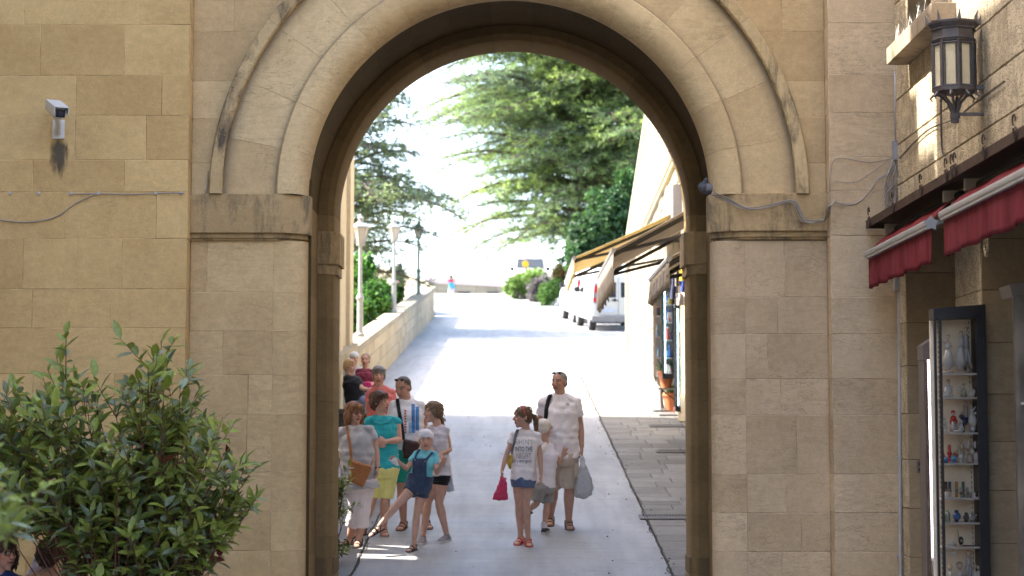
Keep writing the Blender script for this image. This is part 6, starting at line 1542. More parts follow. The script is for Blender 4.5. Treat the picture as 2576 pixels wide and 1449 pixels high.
building('town_house', 'unseen tall ochre house left of the square, added to shade the shop wall', -12, -5.75, -8, 13.4, -2.3, 14.6, 1, [(y, y + .9, z, z + 1.4) for y in (2, 5, 8, 11) for z in (.6, 4, 7.4)])
th = bpy.data.objects['town_house']; b = MB(); b.cur = (.5, .5, 0, 1); b.box(-7.5, -5.42, 15.34, 16.4, -2.3, 12.15); b.build('sun_block_link', M_PLAS, th)  # added out of view to cut off the lower end of the sun strip
b = MB(); b.cur = (.5, .5, 0, 1); b.box(-12, -5.76, 13.41, 14.85, -2.3, 13.25); b.box(-12, -5.76, 14.85, 15.33, -2.3, 14.7); b.build('sun_block_wing', M_PLAS, th)  # added out of view, stepped to let sun onto the upper shop wall
building('town_house', 'broad stone house closing the square behind the viewer', -9, 12, -22, -14, -2.3, 4.5, 1, [])
# long building just beyond the gate on the left: its end and wall show beside the rear pier
LBX = -3.0
lb = thing('street_building', 'pale stone building with a pilaster on the left just beyond the arch', 'building', (LBX - 2, 27, gz(27)))
M_LB = stone('pale_rendered_stone', (.48, .40, .27), (.58, .50, .36), (.4, .33, .22), .3, .2, .15, veins=.1)
b = MB(); b.cur = (.5, .5, 0, 1); b.box(-9, LBX, 21.6, 34.4, gz(20) - 2, 7.5); b.build('wall', M_LB, lb)
b = MB(); b.cur = (.6, .2, 0, 1); b.box(LBX - .02, LBX + .07, 33.7, 34.42, gz(34), 7.4); b.box(LBX - .02, LBX + .07, 31.8, 32.4, gz(32), 7.4); b.build('pilaster', M_LB, lb)
b = MB(); b.cur = (.35, .7, 0, 1)
b.prism([(30.2, gz(30.2) + 1.3), (34.45, gz(34.4) + 1.3), (34.45, gz(34.4) + 1.02), (30.2, gz(30.2) + 1.02)], LBX - .01, LBX + .16, 'x'); b.build('string_course', M_PARA, lb)
b = MB(); b.box(LBX - .02, LBX + .04, 32.55, 33.5, gz(33) + .0, gz(33) + 1.0); b.build('cellar_vent', simple('grey_vent', (.10, .10, .11), .8), lb)
# unseen wall added beside the gate; its two slots let sun patches through
sw_ = thing('sun_slot_wall', 'unseen stone wall added with two slots to let sun patches onto the street', 'wall', (LBX, 19.6, gz(19)))
b = MB(); b.cur = (.5, .5, 0, 1)
sl_y = [(19.62, 19.92), (20.16, 20.46)]
y_ = 18.7
zs0, zs1 = 0.36, 1.40
zb_ = gz(19) - .5
for (a, c) in sl_y + [(21.62, 21.62)]:
    b.box(LBX - .3, LBX, y_, a, zb_, 7.5); 
    if c > a: b.box(LBX - .3, LBX, a, c, zb_, zs0); b.box(LBX - .3, LBX, a, c, zs1, 7.5)
    y_ = c
b.build('masonry', M_LB, sw_)
# small leafy shrub behind the left pier comes with the plants
# bench for the seated women
bn = thing('bench', 'dark bench against the wall under the seated women', 'bench', (-2.6, 30.3, gz(30)))
b = MB(); b.box(-2.98, -2.3, 29.3, 31.6, gz(30) + .42, gz(30) + .50, bev=.01); b.build('seat', simple('bench_wood', (.05, .045, .045), .6), bn)
for y in (29.5, 30.4, 31.3):
    b = MB(); b.box(-2.95, -2.35, y, y + .08, gz(y), gz(30) + .419); b.build('leg', simple('bench_leg', (.08, .08, .09), .6), bn)
b = MB(); b.box(-2.99, -2.94, 29.3, 31.6, gz(30) + .55, gz(30) + .95, bev=.01); b.build('backrest', MC['bench_wood'], bn)
# parapet
PX0, PX1 = -3.34, -3.0
pr = thing('parapet_wall', 'long stone parapet with a sunlit coping climbing beside the street', 'wall', (PX1, 45, gz(45)))
random.seed(31); b = MB(); y = 34.42
HP = 1.15
while y < 72:
    w_ = random.uniform(.7, 1.2); y2 = min(y + w_, 72)
    zA = [0, .38, .70, HP - .14]
    for k in range(3):
        blockq(b, [(PX1, y2, gz(y2) + zA[k] - (.1 if k == 0 else 0)), (PX1, y, gz(y) + zA[k] - (.1 if k == 0 else 0)), (PX1, y, gz(y) + zA[k+1]), (PX1, y2, gz(y2) + zA[k+1])], 0, (1, 0, 0), .012, .015)
    y = y2
b.cur = (.5, .5, 0, 1)
ii = []
for y in (34.42, 72):
    ii.append([b.vert((x, y, z)) for x, z in ((PX0, gz(y) - 3), (PX0, gz(y) + HP - .14), (PX1 - .015, gz(y) + HP - .14), (PX1 - .015, gz(y) - .2))])
for k in range(4): b.face(ii[0][k], ii[0][(k+1) % 4], ii[1][(k+1) % 4], ii[1][k])
b.face(*ii[0][::-1]); b.face(*ii[1])
b.build('masonry', M_PARA, pr)
b = MB(); y = 34.42
while y < 72.1:
    y2 = min(y + random.uniform(1.2, 1.7), 72.15); r, q = rb(); b.cur = (r, q, 0, 1)
    p = [(PX0 - .05, y + .006), (PX1 + .05, y + .006), (PX1 + .05, y2 - .006), (PX0 - .05, y2 - .006)]
    lo = [b.vert((x, yy, gz(yy) + HP - .14)) for x, yy in p]; hi = [b.vert((x, yy, gz(yy) + HP)) for x, yy in p]
    b.face(*hi)
    for k in range(4): b.face(lo[k], lo[(k+1) % 4], hi[(k+1) % 4], hi[k])
    y = y2 + .0
    if y2 >= 72.1: break
b.build('coping', M_FAR, pr)
# sunlit terrace wall turning away behind the end of the parapet
tw = thing('terrace_wall', 'sunlit low white wall curving away behind the end of the parapet', 'wall', (-5, 76, gz(76)))
b = MB(); b.cur = (.8, .4, 0, 1); arc = [(-3.05, 72.6), (-3.5, 74.5), (-4.6, 77), (-6.5, 79.5), (-9.5, 82)]; prv = None
for k, (x, y) in enumerate(arc):
    zt2 = gz(y) + 1.05 + .28 * k; q = [b.vert((x, y, gz(y) - 1.5)), b.vert((x, y, zt2)), b.vert((x - .35, y + .5, zt2 + .02)), b.vert((x - .35, y + .5, gz(y) - 1.5))]
    if prv: 
        for a in range(3): b.face(prv[a], prv[a+1], q[a+1], q[a])
    prv = q
b.build('masonry', M_FAR, tw)
# far wall at the crest
fw = thing('rampart_wall', 'long far stone rampart with a grey sloping top at the head of the street', 'wall', (-2, 106, gz(106)))
b = MB(); b.cur = (.5, .5, 0, 1)
def fz(u, v): return zz(v, 106)
pts = [(-8.5, fz(0, 683)), (-3.2, fz(0, 693)), (2.5, fz(0, 706)), (9, fz(0, 712))]
for (xa, za), (xb, zb2) in zip(pts[:-1], pts[1:]):
    n = 5
    for k in range(n):
        x1_, x2_ = xa + (xb - xa) * k / n, xa + (xb - xa) * (k + 1) / n; z1_, z2_ = za + (zb2 - za) * k / n, za + (zb2 - za) * (k + 1) / n
        for h0, h1 in ((0, .42), (.42, .84), (.84, 1.7)): blockq(b, [(x1_, 106, z1_ - h1 - .5), (x2_, 106, z2_ - h1 - .5), (x2_, 106, z2_ - h0 - .5), (x1_, 106, z1_ - h0 - .5)], 0, (0, -1, 0), .015, .02)
b.build('masonry', M_FAR, fw)
b = MB(); b.cur = (.5, .5, 0, 1); prv = None
for x, z in pts:
    q = [b.vert((x, 105.95, z - .52)), b.vert((x, 107.6, z + .0)), b.vert((x, 108, z - .6))]
    if prv:
        for a in range(2): b.face(prv[a], prv[a+1], q[a+1], q[a])
    prv = q
b.build('coping', simple('grey_slate_coping', (.10, .085, .09), .8, var=.25, scale=2), fw)
b = MB()
for u in (1168, 1240): 
    p = P(u, 735, 105.9); b.box(p.x - .35, p.x + .35, 105.85, 105.97, p.z - .1, p.z + .02)
b.build('drain_slot', M_DARK, fw)
ps = P(1270, 740, 99); b = MB(); b.tube([(ps.x, 99, gz(99)), (ps.x, 99, gz(99) + .85)], .07, 10); b.ell((ps.x, 99, gz(99) + .87), .08)
tag(b.build('bollard', simple('white_bollard', (.7, .7, .7), .5), smooth=True), 'white bollard at the top of the street', 'bollard')
# ---------------------------------------------------------------- lamp posts on the parapet
M_LP = simple('silver_lamp_paint', (.26, .26, .255), .4, .2, .1); M_LPG = simple('dark_green_lamp_paint', (.09, .15, .14), .4, .2); M_MILK = None
m, nt_, bs, N_, L_ = newmat('milky_lamp_glass'); pset(bs, Base_Color=(.36, .33, .30, 1), Roughness=.3); M_MILK = m
def lamp(x, y, z, label, mat, h=2.55):
    t = thing('street_lamp', label, 'street lamp', (x, y, z), 0, 'street lamps on the parapet')
    b = MB(); b.lathe([(.10, 0), (.10, .05), (.07, .08), (.065, .12), (.062, .75), (.085, .78), (.085, .82), (.05, .88), (.042, .92), (.038, 1.9)], (0, 0, 0), 12); b.build('pole', mat, t, local=True, auto=True)
    b = MB(); z0, z1 = 1.9, 2.28
    def hx(r, z): return [(r * math.cos(k * PI / 3 + .3), r * math.sin(k * PI / 3 + .3), z) for k in range(6)]
    lo, hi = hx(.085, z0 + .03), hx(.175, z1)
    for k in range(6):
        b.tube([lo[k], hi[k]], .011, 5); b.tube([lo[k], lo[(k+1) % 6]], .011, 5); b.tube([hi[k], hi[(k+1) % 6]], .014, 5)
        p = hx(.2, z1 + .0)[k]; b.tube([p, (p[0] * 1.1, p[1] * 1.1, p[2] + .05)], [.012, .003], 5)
    b.lathe([(.03, z0 - .02), (.09, z0 + .01), (.09, z0 + .03), (.02, z0 + .04)], seg=12); b.build('lantern_frame', mat, t, local=True)
    b = MB(); a, c = [b.vert(p) for p in hx(.08, z0 + .04)], [b.vert(p) for p in hx(.168, z1 - .005)]
    for k in range(6): b.face(a[k], a[(k+1) % 6], c[(k+1) % 6], c[k])
    b.build('glass_pane', M_MILK, t, local=True)
    b = MB(); prv = None
    for r, z in ((.21, z1), (.20, z1 + .02), (.07, z1 + .12), (.055, z1 + .13), (.055, z1 + .19), (.08, z1 + .20), (.02, z1 + .255), (.008, z1 + .30)):
        q = [b.vert(p) for p in hx(r, z)]
        if prv:
            for k in range(6): b.face(prv[k], prv[(k+1) % 6], q[(k+1) % 6], q[k])
        prv = q
    b.face(*prv); b.face(*[b.vert(p) for p in hx(.21, z1)][::-1]); b.build('cap', mat, t, local=True); return t
LX = (PX0 + PX1) / 2
for u, lab, mt in ((905, 'silver street lamp on the parapet closest to the pale building', M_LP), (990, 'silver street lamp in the middle of the parapet row', M_LP), (1052, 'dark green street lamp furthest up the parapet', M_LPG)):
    D = LX * F / (u - CX); lamp(LX, D, gz(D) + HP, lab, mt)
# ---------------------------------------------------------------- right side: battered stone wall
RW = 3.0
rw = thing('retaining_wall', 'high battered stone wall in full sun on the right of the street', 'wall', (RW, 42, gz(42)))
random.seed(17); b = MB()
def wx(y, z):
    base = RW + .012 * (y - 35); k = z - (gz(51) + 3.1)
    return base + (max(0, k) * .16)
y = 24.0
ycol = []
while y < 51: ycol.append(y); y += random.uniform(.55, 1.0)
ycol.append(51.0)
zrow = [-1.2]
while zrow[-1] < 12: zrow.append(zrow[-1] + random.uniform(.28, .42))
for za, zb2 in zip(zrow[:-1], zrow[1:]):
    y = 24.0
    while y < 50.99:
        y2 = min(y + random.uniform(.5, 1.15), 51.0)
        if zb2 > gz(y2) - .1:
            j = random.uniform(-.012, .012)
            blockq(b, [(wx(y2, za) + j, y2, za), (wx(y, za) + j, y, za), (wx(y, zb2) + j, y, zb2), (wx(y2, zb2) + j, y2, zb2)], 0, (-1, 0, .1), .01, .03)
        y = y2
b.cur = (.5, .5, 1, 1)
for y, fl in ((51.0, 1),): b.poly([(wx(51, -1), 51, -1), (wx(51, 5.3), 51, 5.3), (wx(51, 12), 51, 12), (9, 51, 12), (9, 51, -1)])
b.poly([(wx(24, -2) + .09, 24, -2), (wx(51, -2) + .09, 51, -2), (wx(51, 5.35) + .09, 51, 5.35), (wx(24, 5.35) + .09, 24, 5.35)]); b.poly([(wx(24, 5.35) + .09, 24, 5.35), (wx(51, 5.35) + .09, 51, 5.35), (wx(51, 12) + .09, 51, 12), (wx(24, 12) + .09, 24, 12)])
b.poly([(wx(24, 12), 24, 12), (wx(51, 12), 51, 12), (9, 51, 12), (9, 24, 12)])
b.build('masonry', M_FAR, rw)
b = MB(); b.cur = (.7, .3, 0, 1)   # roll moulding running along the wall
for dz in (0, .16):
    b.tube([(wx(y, 4.6 + dz + (51 - y) * .02) - .02, y, 4.6 + dz + (51 - y) * .02) for y in (51.02, 44, 36, 28)], .06, 8)
b.tube([(wx(51, z) - .01, 50.95, z) for z in (gz(51), 3, 5.3, 8.5, 12)], .09, 8)
b.build('string_course', M_FAR, rw)
b = MB(); b.cur = (.5, .5, 0, 1); b.box(2.25, 7.0, 18.76, 23.98, gz(19) - .5, 6.0); b.build('shop_front', M_FAR, rw)
p = P(1703, 510, 33); b = MB(); b.box(p.x - .12, p.x + .2, 32.4, 33.9, p.z - .35, p.z + .25)
f = b.build('window_shutter', simple('grey_shutter', (.28, .26, .25), .7), rw); b = MB()
for k in range(6): b.box(p.x - .14, p.x - .12, 32.45 + k * .24, 32.6 + k * .24, p.z - .32, p.z + .22)
b.build('slat', simple('pale_slat', (.45, .44, .42), .7), f)
# ---------------------------------------------------------------- street awnings
M_YEL = fabric('ochre_cream_canvas', (.64, .52, .27)); M_TAN = fabric('grey_tan_canvas', (.40, .34, .27)); M_STEEL = simple('dark_arm_steel', (.05, .045, .04), .5, .3)
def street_awning(name_lab, xb, zb, yn, yf, xw, zw, mat, val, vmat, lines=2, txt=False):
    t = thing('street_awning', name_lab, 'awning', (xw, yn, zw), 0, 'awnings over the street stalls')
    b = MB(); n = 12; rows = []
    for k in range(n + 1):
        y = yn + (yf - yn) * k / n; rows.append([b.vert((xw + (xb - xw) * j / 5, y, zw + (zb - zw) * j / 5 - .03 * math.sin(j / 5 * PI) * (1 + .5 * math.sin(k)))) for j in range(6)])
    for a, c in zip(rows[:-1], rows[1:]):
        for j in range(5): b.face(a[j], a[j+1], c[j+1], c[j])
    o = b.build('canopy', mat, t, smooth=True); o.modifiers.new('s', 'SOLIDIFY').thickness = .01
    b = MB(); rows = []; n = 40
    for k in range(n + 1):
        y = yn + (yf - yn) * k / n; rows.append([b.vert((xb + .03 * math.sin(k * .9) * j / 3, y, zb - val * j / 3 * (1 + .06 * math.sin(k * 1.7)))) for j in range(4)])
    for a, c in zip(rows[:-1], rows[1:]):
        for j in range(3): b.face(a[j], a[j+1], c[j+1], c[j])
    o = b.build('valance', vmat, t, smooth=True); o.modifiers.new('s', 'SOLIDIFY').thickness = .008
    b = MB(); b.tube([(xb, yn, zb), (xb, yf, zb)], .035, 8); b.build('front_bar', M_ALU, t)
    for y in (yn + .15, yf - .15):
        b = MB(); m_ = Vector(((xb + xw) / 2, y, (zb + zw) / 2 - .28)); b.tube([(xw, y, zw - .55), m_, (xb, y, zb - .03)], .028, 6); b.tube([(xw, y, zw - .12), (xb, y, zb - .06)], .03, 6); b.build('arm', M_STEEL, t)
    if txt:
        b = MB()
        for k in range(4):
            y = yn + (yf - yn) * (.2 + .18 * k); b.box(xb - .015, xb - .006, y - .12, y + .02, zb - val * .75, zb - val * .35); b.box(xb - .015, xb - .006, y + .06, y + .09, zb - val * .8, zb - val * .3)
        b.box(xb - .0155, xb - .0065, yn + .1, yf - .1, zb - val * .53, zb - val * .51); b.build('print_pattern', simple('grey_letters', (.18, .16, .15), .8), t)
    return t
street_awning('ochre yellow awning furthest up the street by the white vans', 1.09, 3.10, 32.6, 36.5, RW, 3.98, M_YEL, .30, M_YEL)
street_awning('wide grey-tan awning with a long hanging front over the stalls', 1.43, 2.60, 26.2, 30.7, RW, 3.50, M_TAN, .58, M_TAN)
street_awning('low grey awning with worn lettering nearest the rear pier', 1.80, 2.02, 21.3, 24.2, RW, 2.75, M_TAN, .34, M_TAN, txt=True)
# ---------------------------------------------------------------- stalls of souvenirs
def wares(name, label, x0, x1, y, z0, z1, seed, led=True, sh=4, cat='display stand', frame=M_CABF, dense_=True):
    t = thing(name, label, cat, ((x0 + x1) / 2, y, z0), 0, 'souvenir stands on the sunny wall')
    b = MB(); d = .28
    for x in (x0, x1): b.box(x - .018, x + .018, y, y + .03, z0, z1); b.box(x - .018, x + .018, y + d, y + d + .03, z0, z1)
    b.box(x0 - .018, x1 + .018, y, y + d, z0 - .05, z0 + .03); b.box(x0 - .018, x1 + .018, y, y + d, z1 - .02, z1 + .05); b.build('frame', frame, t)
    b = MB(); b.box(x0, x1, y + d - .01, y + d, z0, z1); b.build('back_panel', simple('stand_back', (.35, .36, .38), .6), t)
    for k in range(1, sh): 
        b = MB(); z = z0 + (z1 - z0) * k / sh; b.box(x0 + .018, x1 - .018, y + .02, y + d - .02, z - .008, z + .008); b.build('shelf', M_SHELF, t)
    if led:
        b = MB(); z = z0 + .06
        while z < z1 - .05: b.box(x0 + .02, x0 + .035, y - .008, y + .002, z, z + .018); z += .032
        b.build('light_strip', M_LED2, t)
    rnd = random.Random(seed); b = MB()
    n = 0
    for k in range(sh):
        zb2 = z0 + (z1 - z0) * k / sh + .01; H_ = (z1 - z0) / sh
        for i in range(9 if dense_ else 4):
            c_ = rnd.choice([(.55, .08, .06), (.06, .12, .38), (.6, .58, .55), (.12, .12, .13), (.55, .42, .12), (.45, .22, .20), (.25, .35, .45), (.62, .5, .45)])
            b.cur = c4(c_); x = rnd.uniform(x0 + .06, x1 - .06); yy = y + rnd.uniform(.05, d - .08); h_ = rnd.uniform(.08, H_ * .75); r = rnd.uniform(.025, .06); ty = rnd.random()
            if ty < .4: b.lathe([(r * .8, zb2), (r, zb2 + h_ * .2), (r * .5, zb2 + h_ * .7), (r * .55, zb2 + h_)], (x, yy, 0), 8)
            elif ty < .7: b.box(x - r, x + r, yy - .02, yy + .02, zb2, zb2 + h_, bev=.006)
            else: b.ell((x, yy, zb2 + h_ / 2), (r, r * .7, h_ / 2), seg=10, rg=7)
    o = b.build('souvenirs', colattr('souvenir_paint', .4), None); tag(o, 'assorted little souvenirs crowded on the shelves of the ' + label, 'souvenirs', None, 'stuff')
    return t
m, nt_, bs, N_, L_ = newmat('cool_led'); pset(bs, Base_Color=(.6, .8, .9, 1), Emission_Color=(.45, .85, 1, 1), Emission_Strength=2.5); M_LED2 = m
DS = 34.0
def sx(u): return xx(u, DS)
wares('display_stand', 'tall glass stand with a cyan light strip beside the rear pier', xx(1700, 32.6), xx(1745, 32.6), 32.6, zz(1028, 32.6), zz(770, 32.6), 5)
wares('display_stand', 'middle souvenir stand packed with colourful goods', xx(1668, 33.6), xx(1694, 33.6), 33.6, zz(945, 33.6), zz(722, 33.6), 9, sh=5)
wares('display_stand', 'bare glass case on the sunny stone wall, leftmost of the stands', xx(1647, 34.6), xx(1664, 34.6), 34.6, zz(952, 34.6), zz(742, 34.6), 12, led=False, frame=simple('pale_case_frame', (.45, .40, .33), .5), dense_=False)
def hung(name, label, u0, u1, v0, v1, D, col, cat='clothing'):
    b = MB(); c_ = P((u0 + u1) / 2, (v0 + v1) / 2, D); x0, x1 = xx(u0, D), xx(u1, D); z1, z0 = zz(v0, D), zz(v1, D); n = 10; rows = []
    for k in range(n + 1):
        x = x0 + (x1 - x0) * k / n; rows.append([b.vert((x, D + .03 * math.sin(k * 1.3 + j * .4), z1 + (z0 - z1) * j / 6)) for j in range(7)])
    for a, c in zip(rows[:-1], rows[1:]):
        for j in range(6): b.face(a[j], a[j+1], c[j+1], c[j])
    o = b.build(name, cloth('hung_%02d%02d%02d' % tuple(int(x * 99) for x in col), col, .25)); o.modifiers.new('s', 'SOLIDIFY').thickness = .02; return tag(o, label, cat)
hung('hanging_shirt', 'yellow football shirt hanging under the low awning', 1710, 1732, 670, 706, 31, (.75, .50, .03)); hung('hanging_shirt', 'blue cloth hanging below the yellow shirt', 1712, 1730, 706, 735, 31.05, (.02, .05, .30))
hung('hanging_bag', 'dark blue bag hanging above the middle souvenir stand', 1686, 1706, 700, 752, 31.5, (.03, .04, .10), 'bag'); hung('hanging_shirt', 'pale grey blouse hanging beside the rear pier', 1702, 1726, 738, 768, 31.2, (.40, .38, .38)); hung('hanging_shirt', 'grey scarf hanging between the blue bag and the yellow shirt', 1698, 1709, 672, 720, 30.9, (.25, .22, .20))
door = thing('shop_door', 'ochre wooden door edge behind the souvenir stands', 'door', (RW - .02, 33, gz(33))); b = MB(); b.box(RW - .06, RW - .0, 30.8, 33.2, gz(33), gz(33) + 2.5); b.build('door_leaf', simple('ochre_door', (.42, .32, .17), .6), door)
b = MB(); b.lathe([(.015, 0), (.03, .01), (.03, .05), (.01, .06)], (RW - .08, 31.0, gz(33) + 1.0), 8); b.build('door_knob', M_LP, door)
# pots, stand lamp and tray
def pot(x, y, z, label, r=.13, seed=1):
    t = thing('flower_pot', label, 'flower pot', (x, y, z), 0, 'terracotta pots by the stands'); b = MB(); b.lathe([(r * .65, 0), (r, r * 1.8), (r * 1.12, r * 1.8), (r * 1.12, r * 2.15), (r * .95, r * 2.15), (r * .9, r * 1.9)], seg=16); b.build('pot', simple('terracotta', (.50, .17, .07), .8), t, local=True, auto=True)
    rnd = random.Random(seed); b = MB()
    for k in range(46):
        a = rnd.uniform(0, 6.28); q = rnd.uniform(.3, 1.2); p = Vector((math.cos(a) * .03, math.sin(a) * .03, r * 1.9)); e = p + Vector((math.cos(a) * r * 1.2 * q, math.sin(a) * r * 1.2 * q, rnd.uniform(.05, .26))); s_ = Vector((-math.sin(a), math.cos(a), 0)) * .028
        m_ = p.lerp(e, .6) + Vector((0, 0, .02)); b.poly([p, m_ + s_, e, m_ - s_])
    b.build('plant', simple('pot_leaf', (.09, .20, .04), .6, var=.4), t, local=True); return t
def at(u, v, D): p = P(u, v, D); return p
p = at(1676, 976, 33.9); q = thing('plant_shelf', 'small wall shelf carrying the upper terracotta pot', 'shelf', (p.x, p.y, p.z - .01)); b = MB(); b.box(p.x - .16, RW + .05, p.y - .14, p.y + .14, p.z - .03, p.z - .002); b.build('board', simple('grey_board', (.3, .28, .25), .7), q); b = MB(); b.tube([(p.x - .1, p.y, p.z - .03), (RW, p.y, p.z - .25)], .012, 5); b.build('bracket', M_STEEL, q)
pot(p.x, p.y, p.z, 'upper terracotta pot with a green plant under the souvenir stands', .14, 2)
g_ = G(1690, 1036); pot(g_.x + .0, g_.y, gz(g_.y), 'lower terracotta pot standing on the slabs by the pier', .16, 6)
g_ = G(1664, 1036); t = thing('ashtray_stand', 'old silvery ashtray column on a round foot on the slabs', 'ashtray stand', (g_.x, g_.y, gz(g_.y)))
b = MB(); b.lathe([(.15, 0), (.16, .03), (.06, .07), (.035, .14), (.03, .30), (.04, .42), (.03, .46)], seg=16); b.build('column', simple('worn_pewter', (.20, .19, .18), .4, .6), t, local=True, auto=True)
b = MB(); b.lathe([(.03, .46), (.07, .49), (.10, .56), (.10, .60), (.085, .60), (.06, .53)], seg=16); b.build('bowl', MC['worn_pewter'], t, local=True, auto=True)
g_ = G(1695, 1044); t = thing('base_plate', 'flat grey metal base plate lying on the slabs beside the ashtray stand', 'base plate', (g_.x, g_.y, gz(g_.y)))
b = MB(); b.box(-.28, .34, -.22, .22, .008, .035, bev=.006, M=Matrix.Rotation(math.atan(GS), 4, 'X')); b.build('plate', simple('zinc_plate', (.22, .21, .21), .5, .4), t, local=True)
b = MB(); b.tube([(.0, 0, .03), (.06, 0, .5), (.11, 0, .78)], .012, 6); b.build('prop_rod', simple('red_rod', (.35, .08, .05), .5), t, local=True)
# ================================================================= PLANTS
def leafmat(name, rough=.45, tr=.35, spec=.5):
    m, nt, b, N, L = newmat(name); c, r, g, bl = attr(N, L); v = nmap(N, L)
    k = mix(N, L, c, ramp(N, L, noi(N, L, v, 40, 3), [(.3, .8), (.7, 1.15)]), 1, 'MULTIPLY')
    L.new(k, b.inputs['Base Color']); pset(b, Roughness=rough, Specular_IOR_Level=spec)
    d = N.new('ShaderNodeBsdfTranslucent'); L.new(mix(N, L, k, (1.0, 1.0, .45), .5, 'MULTIPLY'), d.inputs['Color']); mx = N.new('ShaderNodeMixShader'); mx.inputs[0].default_value = tr
    L.new(b.outputs[0], mx.inputs[1]); L.new(d.outputs[0], mx.inputs[2]); L.new(mx.outputs[0], N['Material Output'].inputs['Surface']); return m
M_LEAF = leafmat('laurel_leaf', .34, .3); M_NEEDLE = leafmat('cedar_needles', .7, .45, .2); M_FOL = leafmat('soft_foliage', .6, .4, .3)
M_TWIG = simple('reddish_twig', (.13, .055, .035), .7); M_BARK = simple('cedar_bark', (.10, .075, .06), .95, var=.4, scale=14, bumpk=.8, bscale=20)
def leaf(b, p, d, up, L_, W_, col, fold=.25, curl=.15):
    """pointed oval leaf from p along d"""
    d = d.normalized(); s = d.cross(up)
    if s.length < 1e-4: s = d.orthogonal()
    s.normalize(); n = s.cross(d); b.cur = c4(col)
    st = [(0, .03), (.22, .72), (.48, 1.0), (.76, .66), (1, .0)]
    mid = [p + d * L_ * t - n * (curl * L_ * t * t) for t, _ in st]
    lf = [mid[i] - s * W_ * w_ * .5 + n * W_ * w_ * fold for i, (t, w_) in enumerate(st)]; rt = [mid[i] + s * W_ * w_ * .5 + n * W_ * w_ * fold for i, (t, w_) in enumerate(st)]
    mi = [b.vert(q) for q in mid]; li = [b.vert(q) for q in lf[:-1]] + [mi[-1]]; ri = [b.vert(q) for q in rt[:-1]] + [mi[-1]]
    for i in range(4):
        if i < 3: b.face(li[i], mi[i], mi[i+1], li[i+1]); b.face(mi[i], ri[i], ri[i+1], mi[i+1])
        else: b.face(li[i], mi[i], mi[i+1]); b.face(mi[i], ri[i], mi[i+1])
def shrub(name, label, base, targets, rnd, Lf=.085, nleaf=(9, 15), red=.02, twigr=.006, sub=3, cat='shrub', cols=None, spread=.16, skip=None):
    t = thing(name, label, cat, base); F_ = MB(); T_ = MB(); base = Vector(base)
    cols = cols or [(.17, .20, .045), (.10, .135, .04), (.20, .24, .06), (.15, .18, .11), (.21, .26, .05)]
    for tg in targets:
        tg = Vector(tg); v = tg - base; mid = base + v * .5 + Vector((rnd.uniform(-.1, .1), rnd.uniform(-.1, .1), v.length * .10)); b0 = base + Vector((rnd.uniform(-.12, .12), rnd.uniform(-.12, .12), 0))
        pts = catmull([b0, mid, tg], 5); T_.tube(pts, [twigr * (1.3 - k / len(pts)) for k in range(len(pts))], 5)
        ends = [(pts[-1], (pts[-1] - pts[-4]).normalized(), pts[-5])]
        for _ in range(sub):
            q = pts[rnd.randint(len(pts) // 2, len(pts) - 2)]; dd = ((tg - base).normalized() + Vector((rnd.gauss(0, .6), rnd.gauss(0, .6), rnd.gauss(.25, .4)))).normalized(); l = rnd.uniform(.4, 1.3) * spread * 1.6
            e = q + dd * l; T_.tube([q, q.lerp(e, .5) + Vector((0, 0, -.01)), e], [twigr * .6, twigr * .5, twigr * .25], 4); ends.append((e, dd, q))
        for e, dd, q in ends:
            n = rnd.randint(*nleaf); ln = (e - q).length; isr = rnd.random() < red
            for k in range(n):
                f = (k + .5) / n; p = q.lerp(e, f ** .8)
                if skip and skip(p): continue
                a = k * 2.4 + rnd.uniform(-.4, .4); o = dd.orthogonal().normalized(); o2 = dd.cross(o); side = o * math.cos(a) + o2 * math.sin(a)
                ld = (dd * (.35 + .5 * f) + side * (1.0 - .35 * f) + Vector((0, 0, -.18 + .3 * f))).normalized()
                c_ = rnd.choice(cols); k_ = rnd.uniform(.8, 1.95); c_ = tuple(x * k_ for x in c_)
                if f > .8 and rnd.random() < .35: c_ = (.24, .30, .05)
                if isr and f > .5: c_ = (.16, .035, .03)
                leaf(F_, p, ld, Vector((rnd.gauss(0, .3), rnd.gauss(0, .3) - .35, 1)), Lf * rnd.choice((.5, .75, .9, 1.0, 1.1, 1.3)) * rnd.uniform(.9, 1.1), Lf * rnd.uniform(.3, .5), c_, rnd.uniform(.08, .3), rnd.uniform(0, .3))
    T_.build('stem', M_TWIG, t, smooth=True); F_.build('foliage', M_LEAF, t, smooth=True); return t
rnd = random.Random(42)
def inside(u, v):
    """outline of the big shrub in the photograph, as crown height over x"""
    pts = [(-60, 960), (0, 965), (50, 1010), (110, 930), (140, 885), (180, 960), (250, 990), (330, 975), (380, 905), (410, 860), (440, 910), (500, 965), (530, 1010), (570, 1060), (600, 1115), (632, 1165), (640, 1240), (655, 1260)]
    u = u * 1.045; 
    if u > 655: return False
    for (a, va), (c, vc) in zip(pts[:-1], pts[1:]):
        if a <= u <= c: top = va + (vc - va) * (u - a) / (c - a); break
    else: return False
    if u > 560 and v > 1330: return False
    if u > 520 and v > 1400: return False
    return v > top
DB = 12.3; tg = []
while len(tg) < 165:
    u = rnd.uniform(-60, 655); v = rnd.uniform(860, 1500)
    if inside(u, v) :
        dpt = rnd.uniform(-.55, .55) * (1 - abs((u - 280) / 450) ** 2); D = DB + dpt
        # keep the window on the two women open
        if u < 185 and v > 1325: continue
        if u > 185 and v > 1430 and rnd.random() < .4: continue
        tg.append(P(u, v + 10, D))
for u, v in ((405, 856), (398, 880), (140, 892), (150, 905), (505, 972), (30, 985), (470, 930), (635, 1180), (350, 950), (215, 1000), (560, 1050), (620, 1280), (636, 1265)): tg.append(P(u, v, DB + rnd.uniform(-.2, .2)))
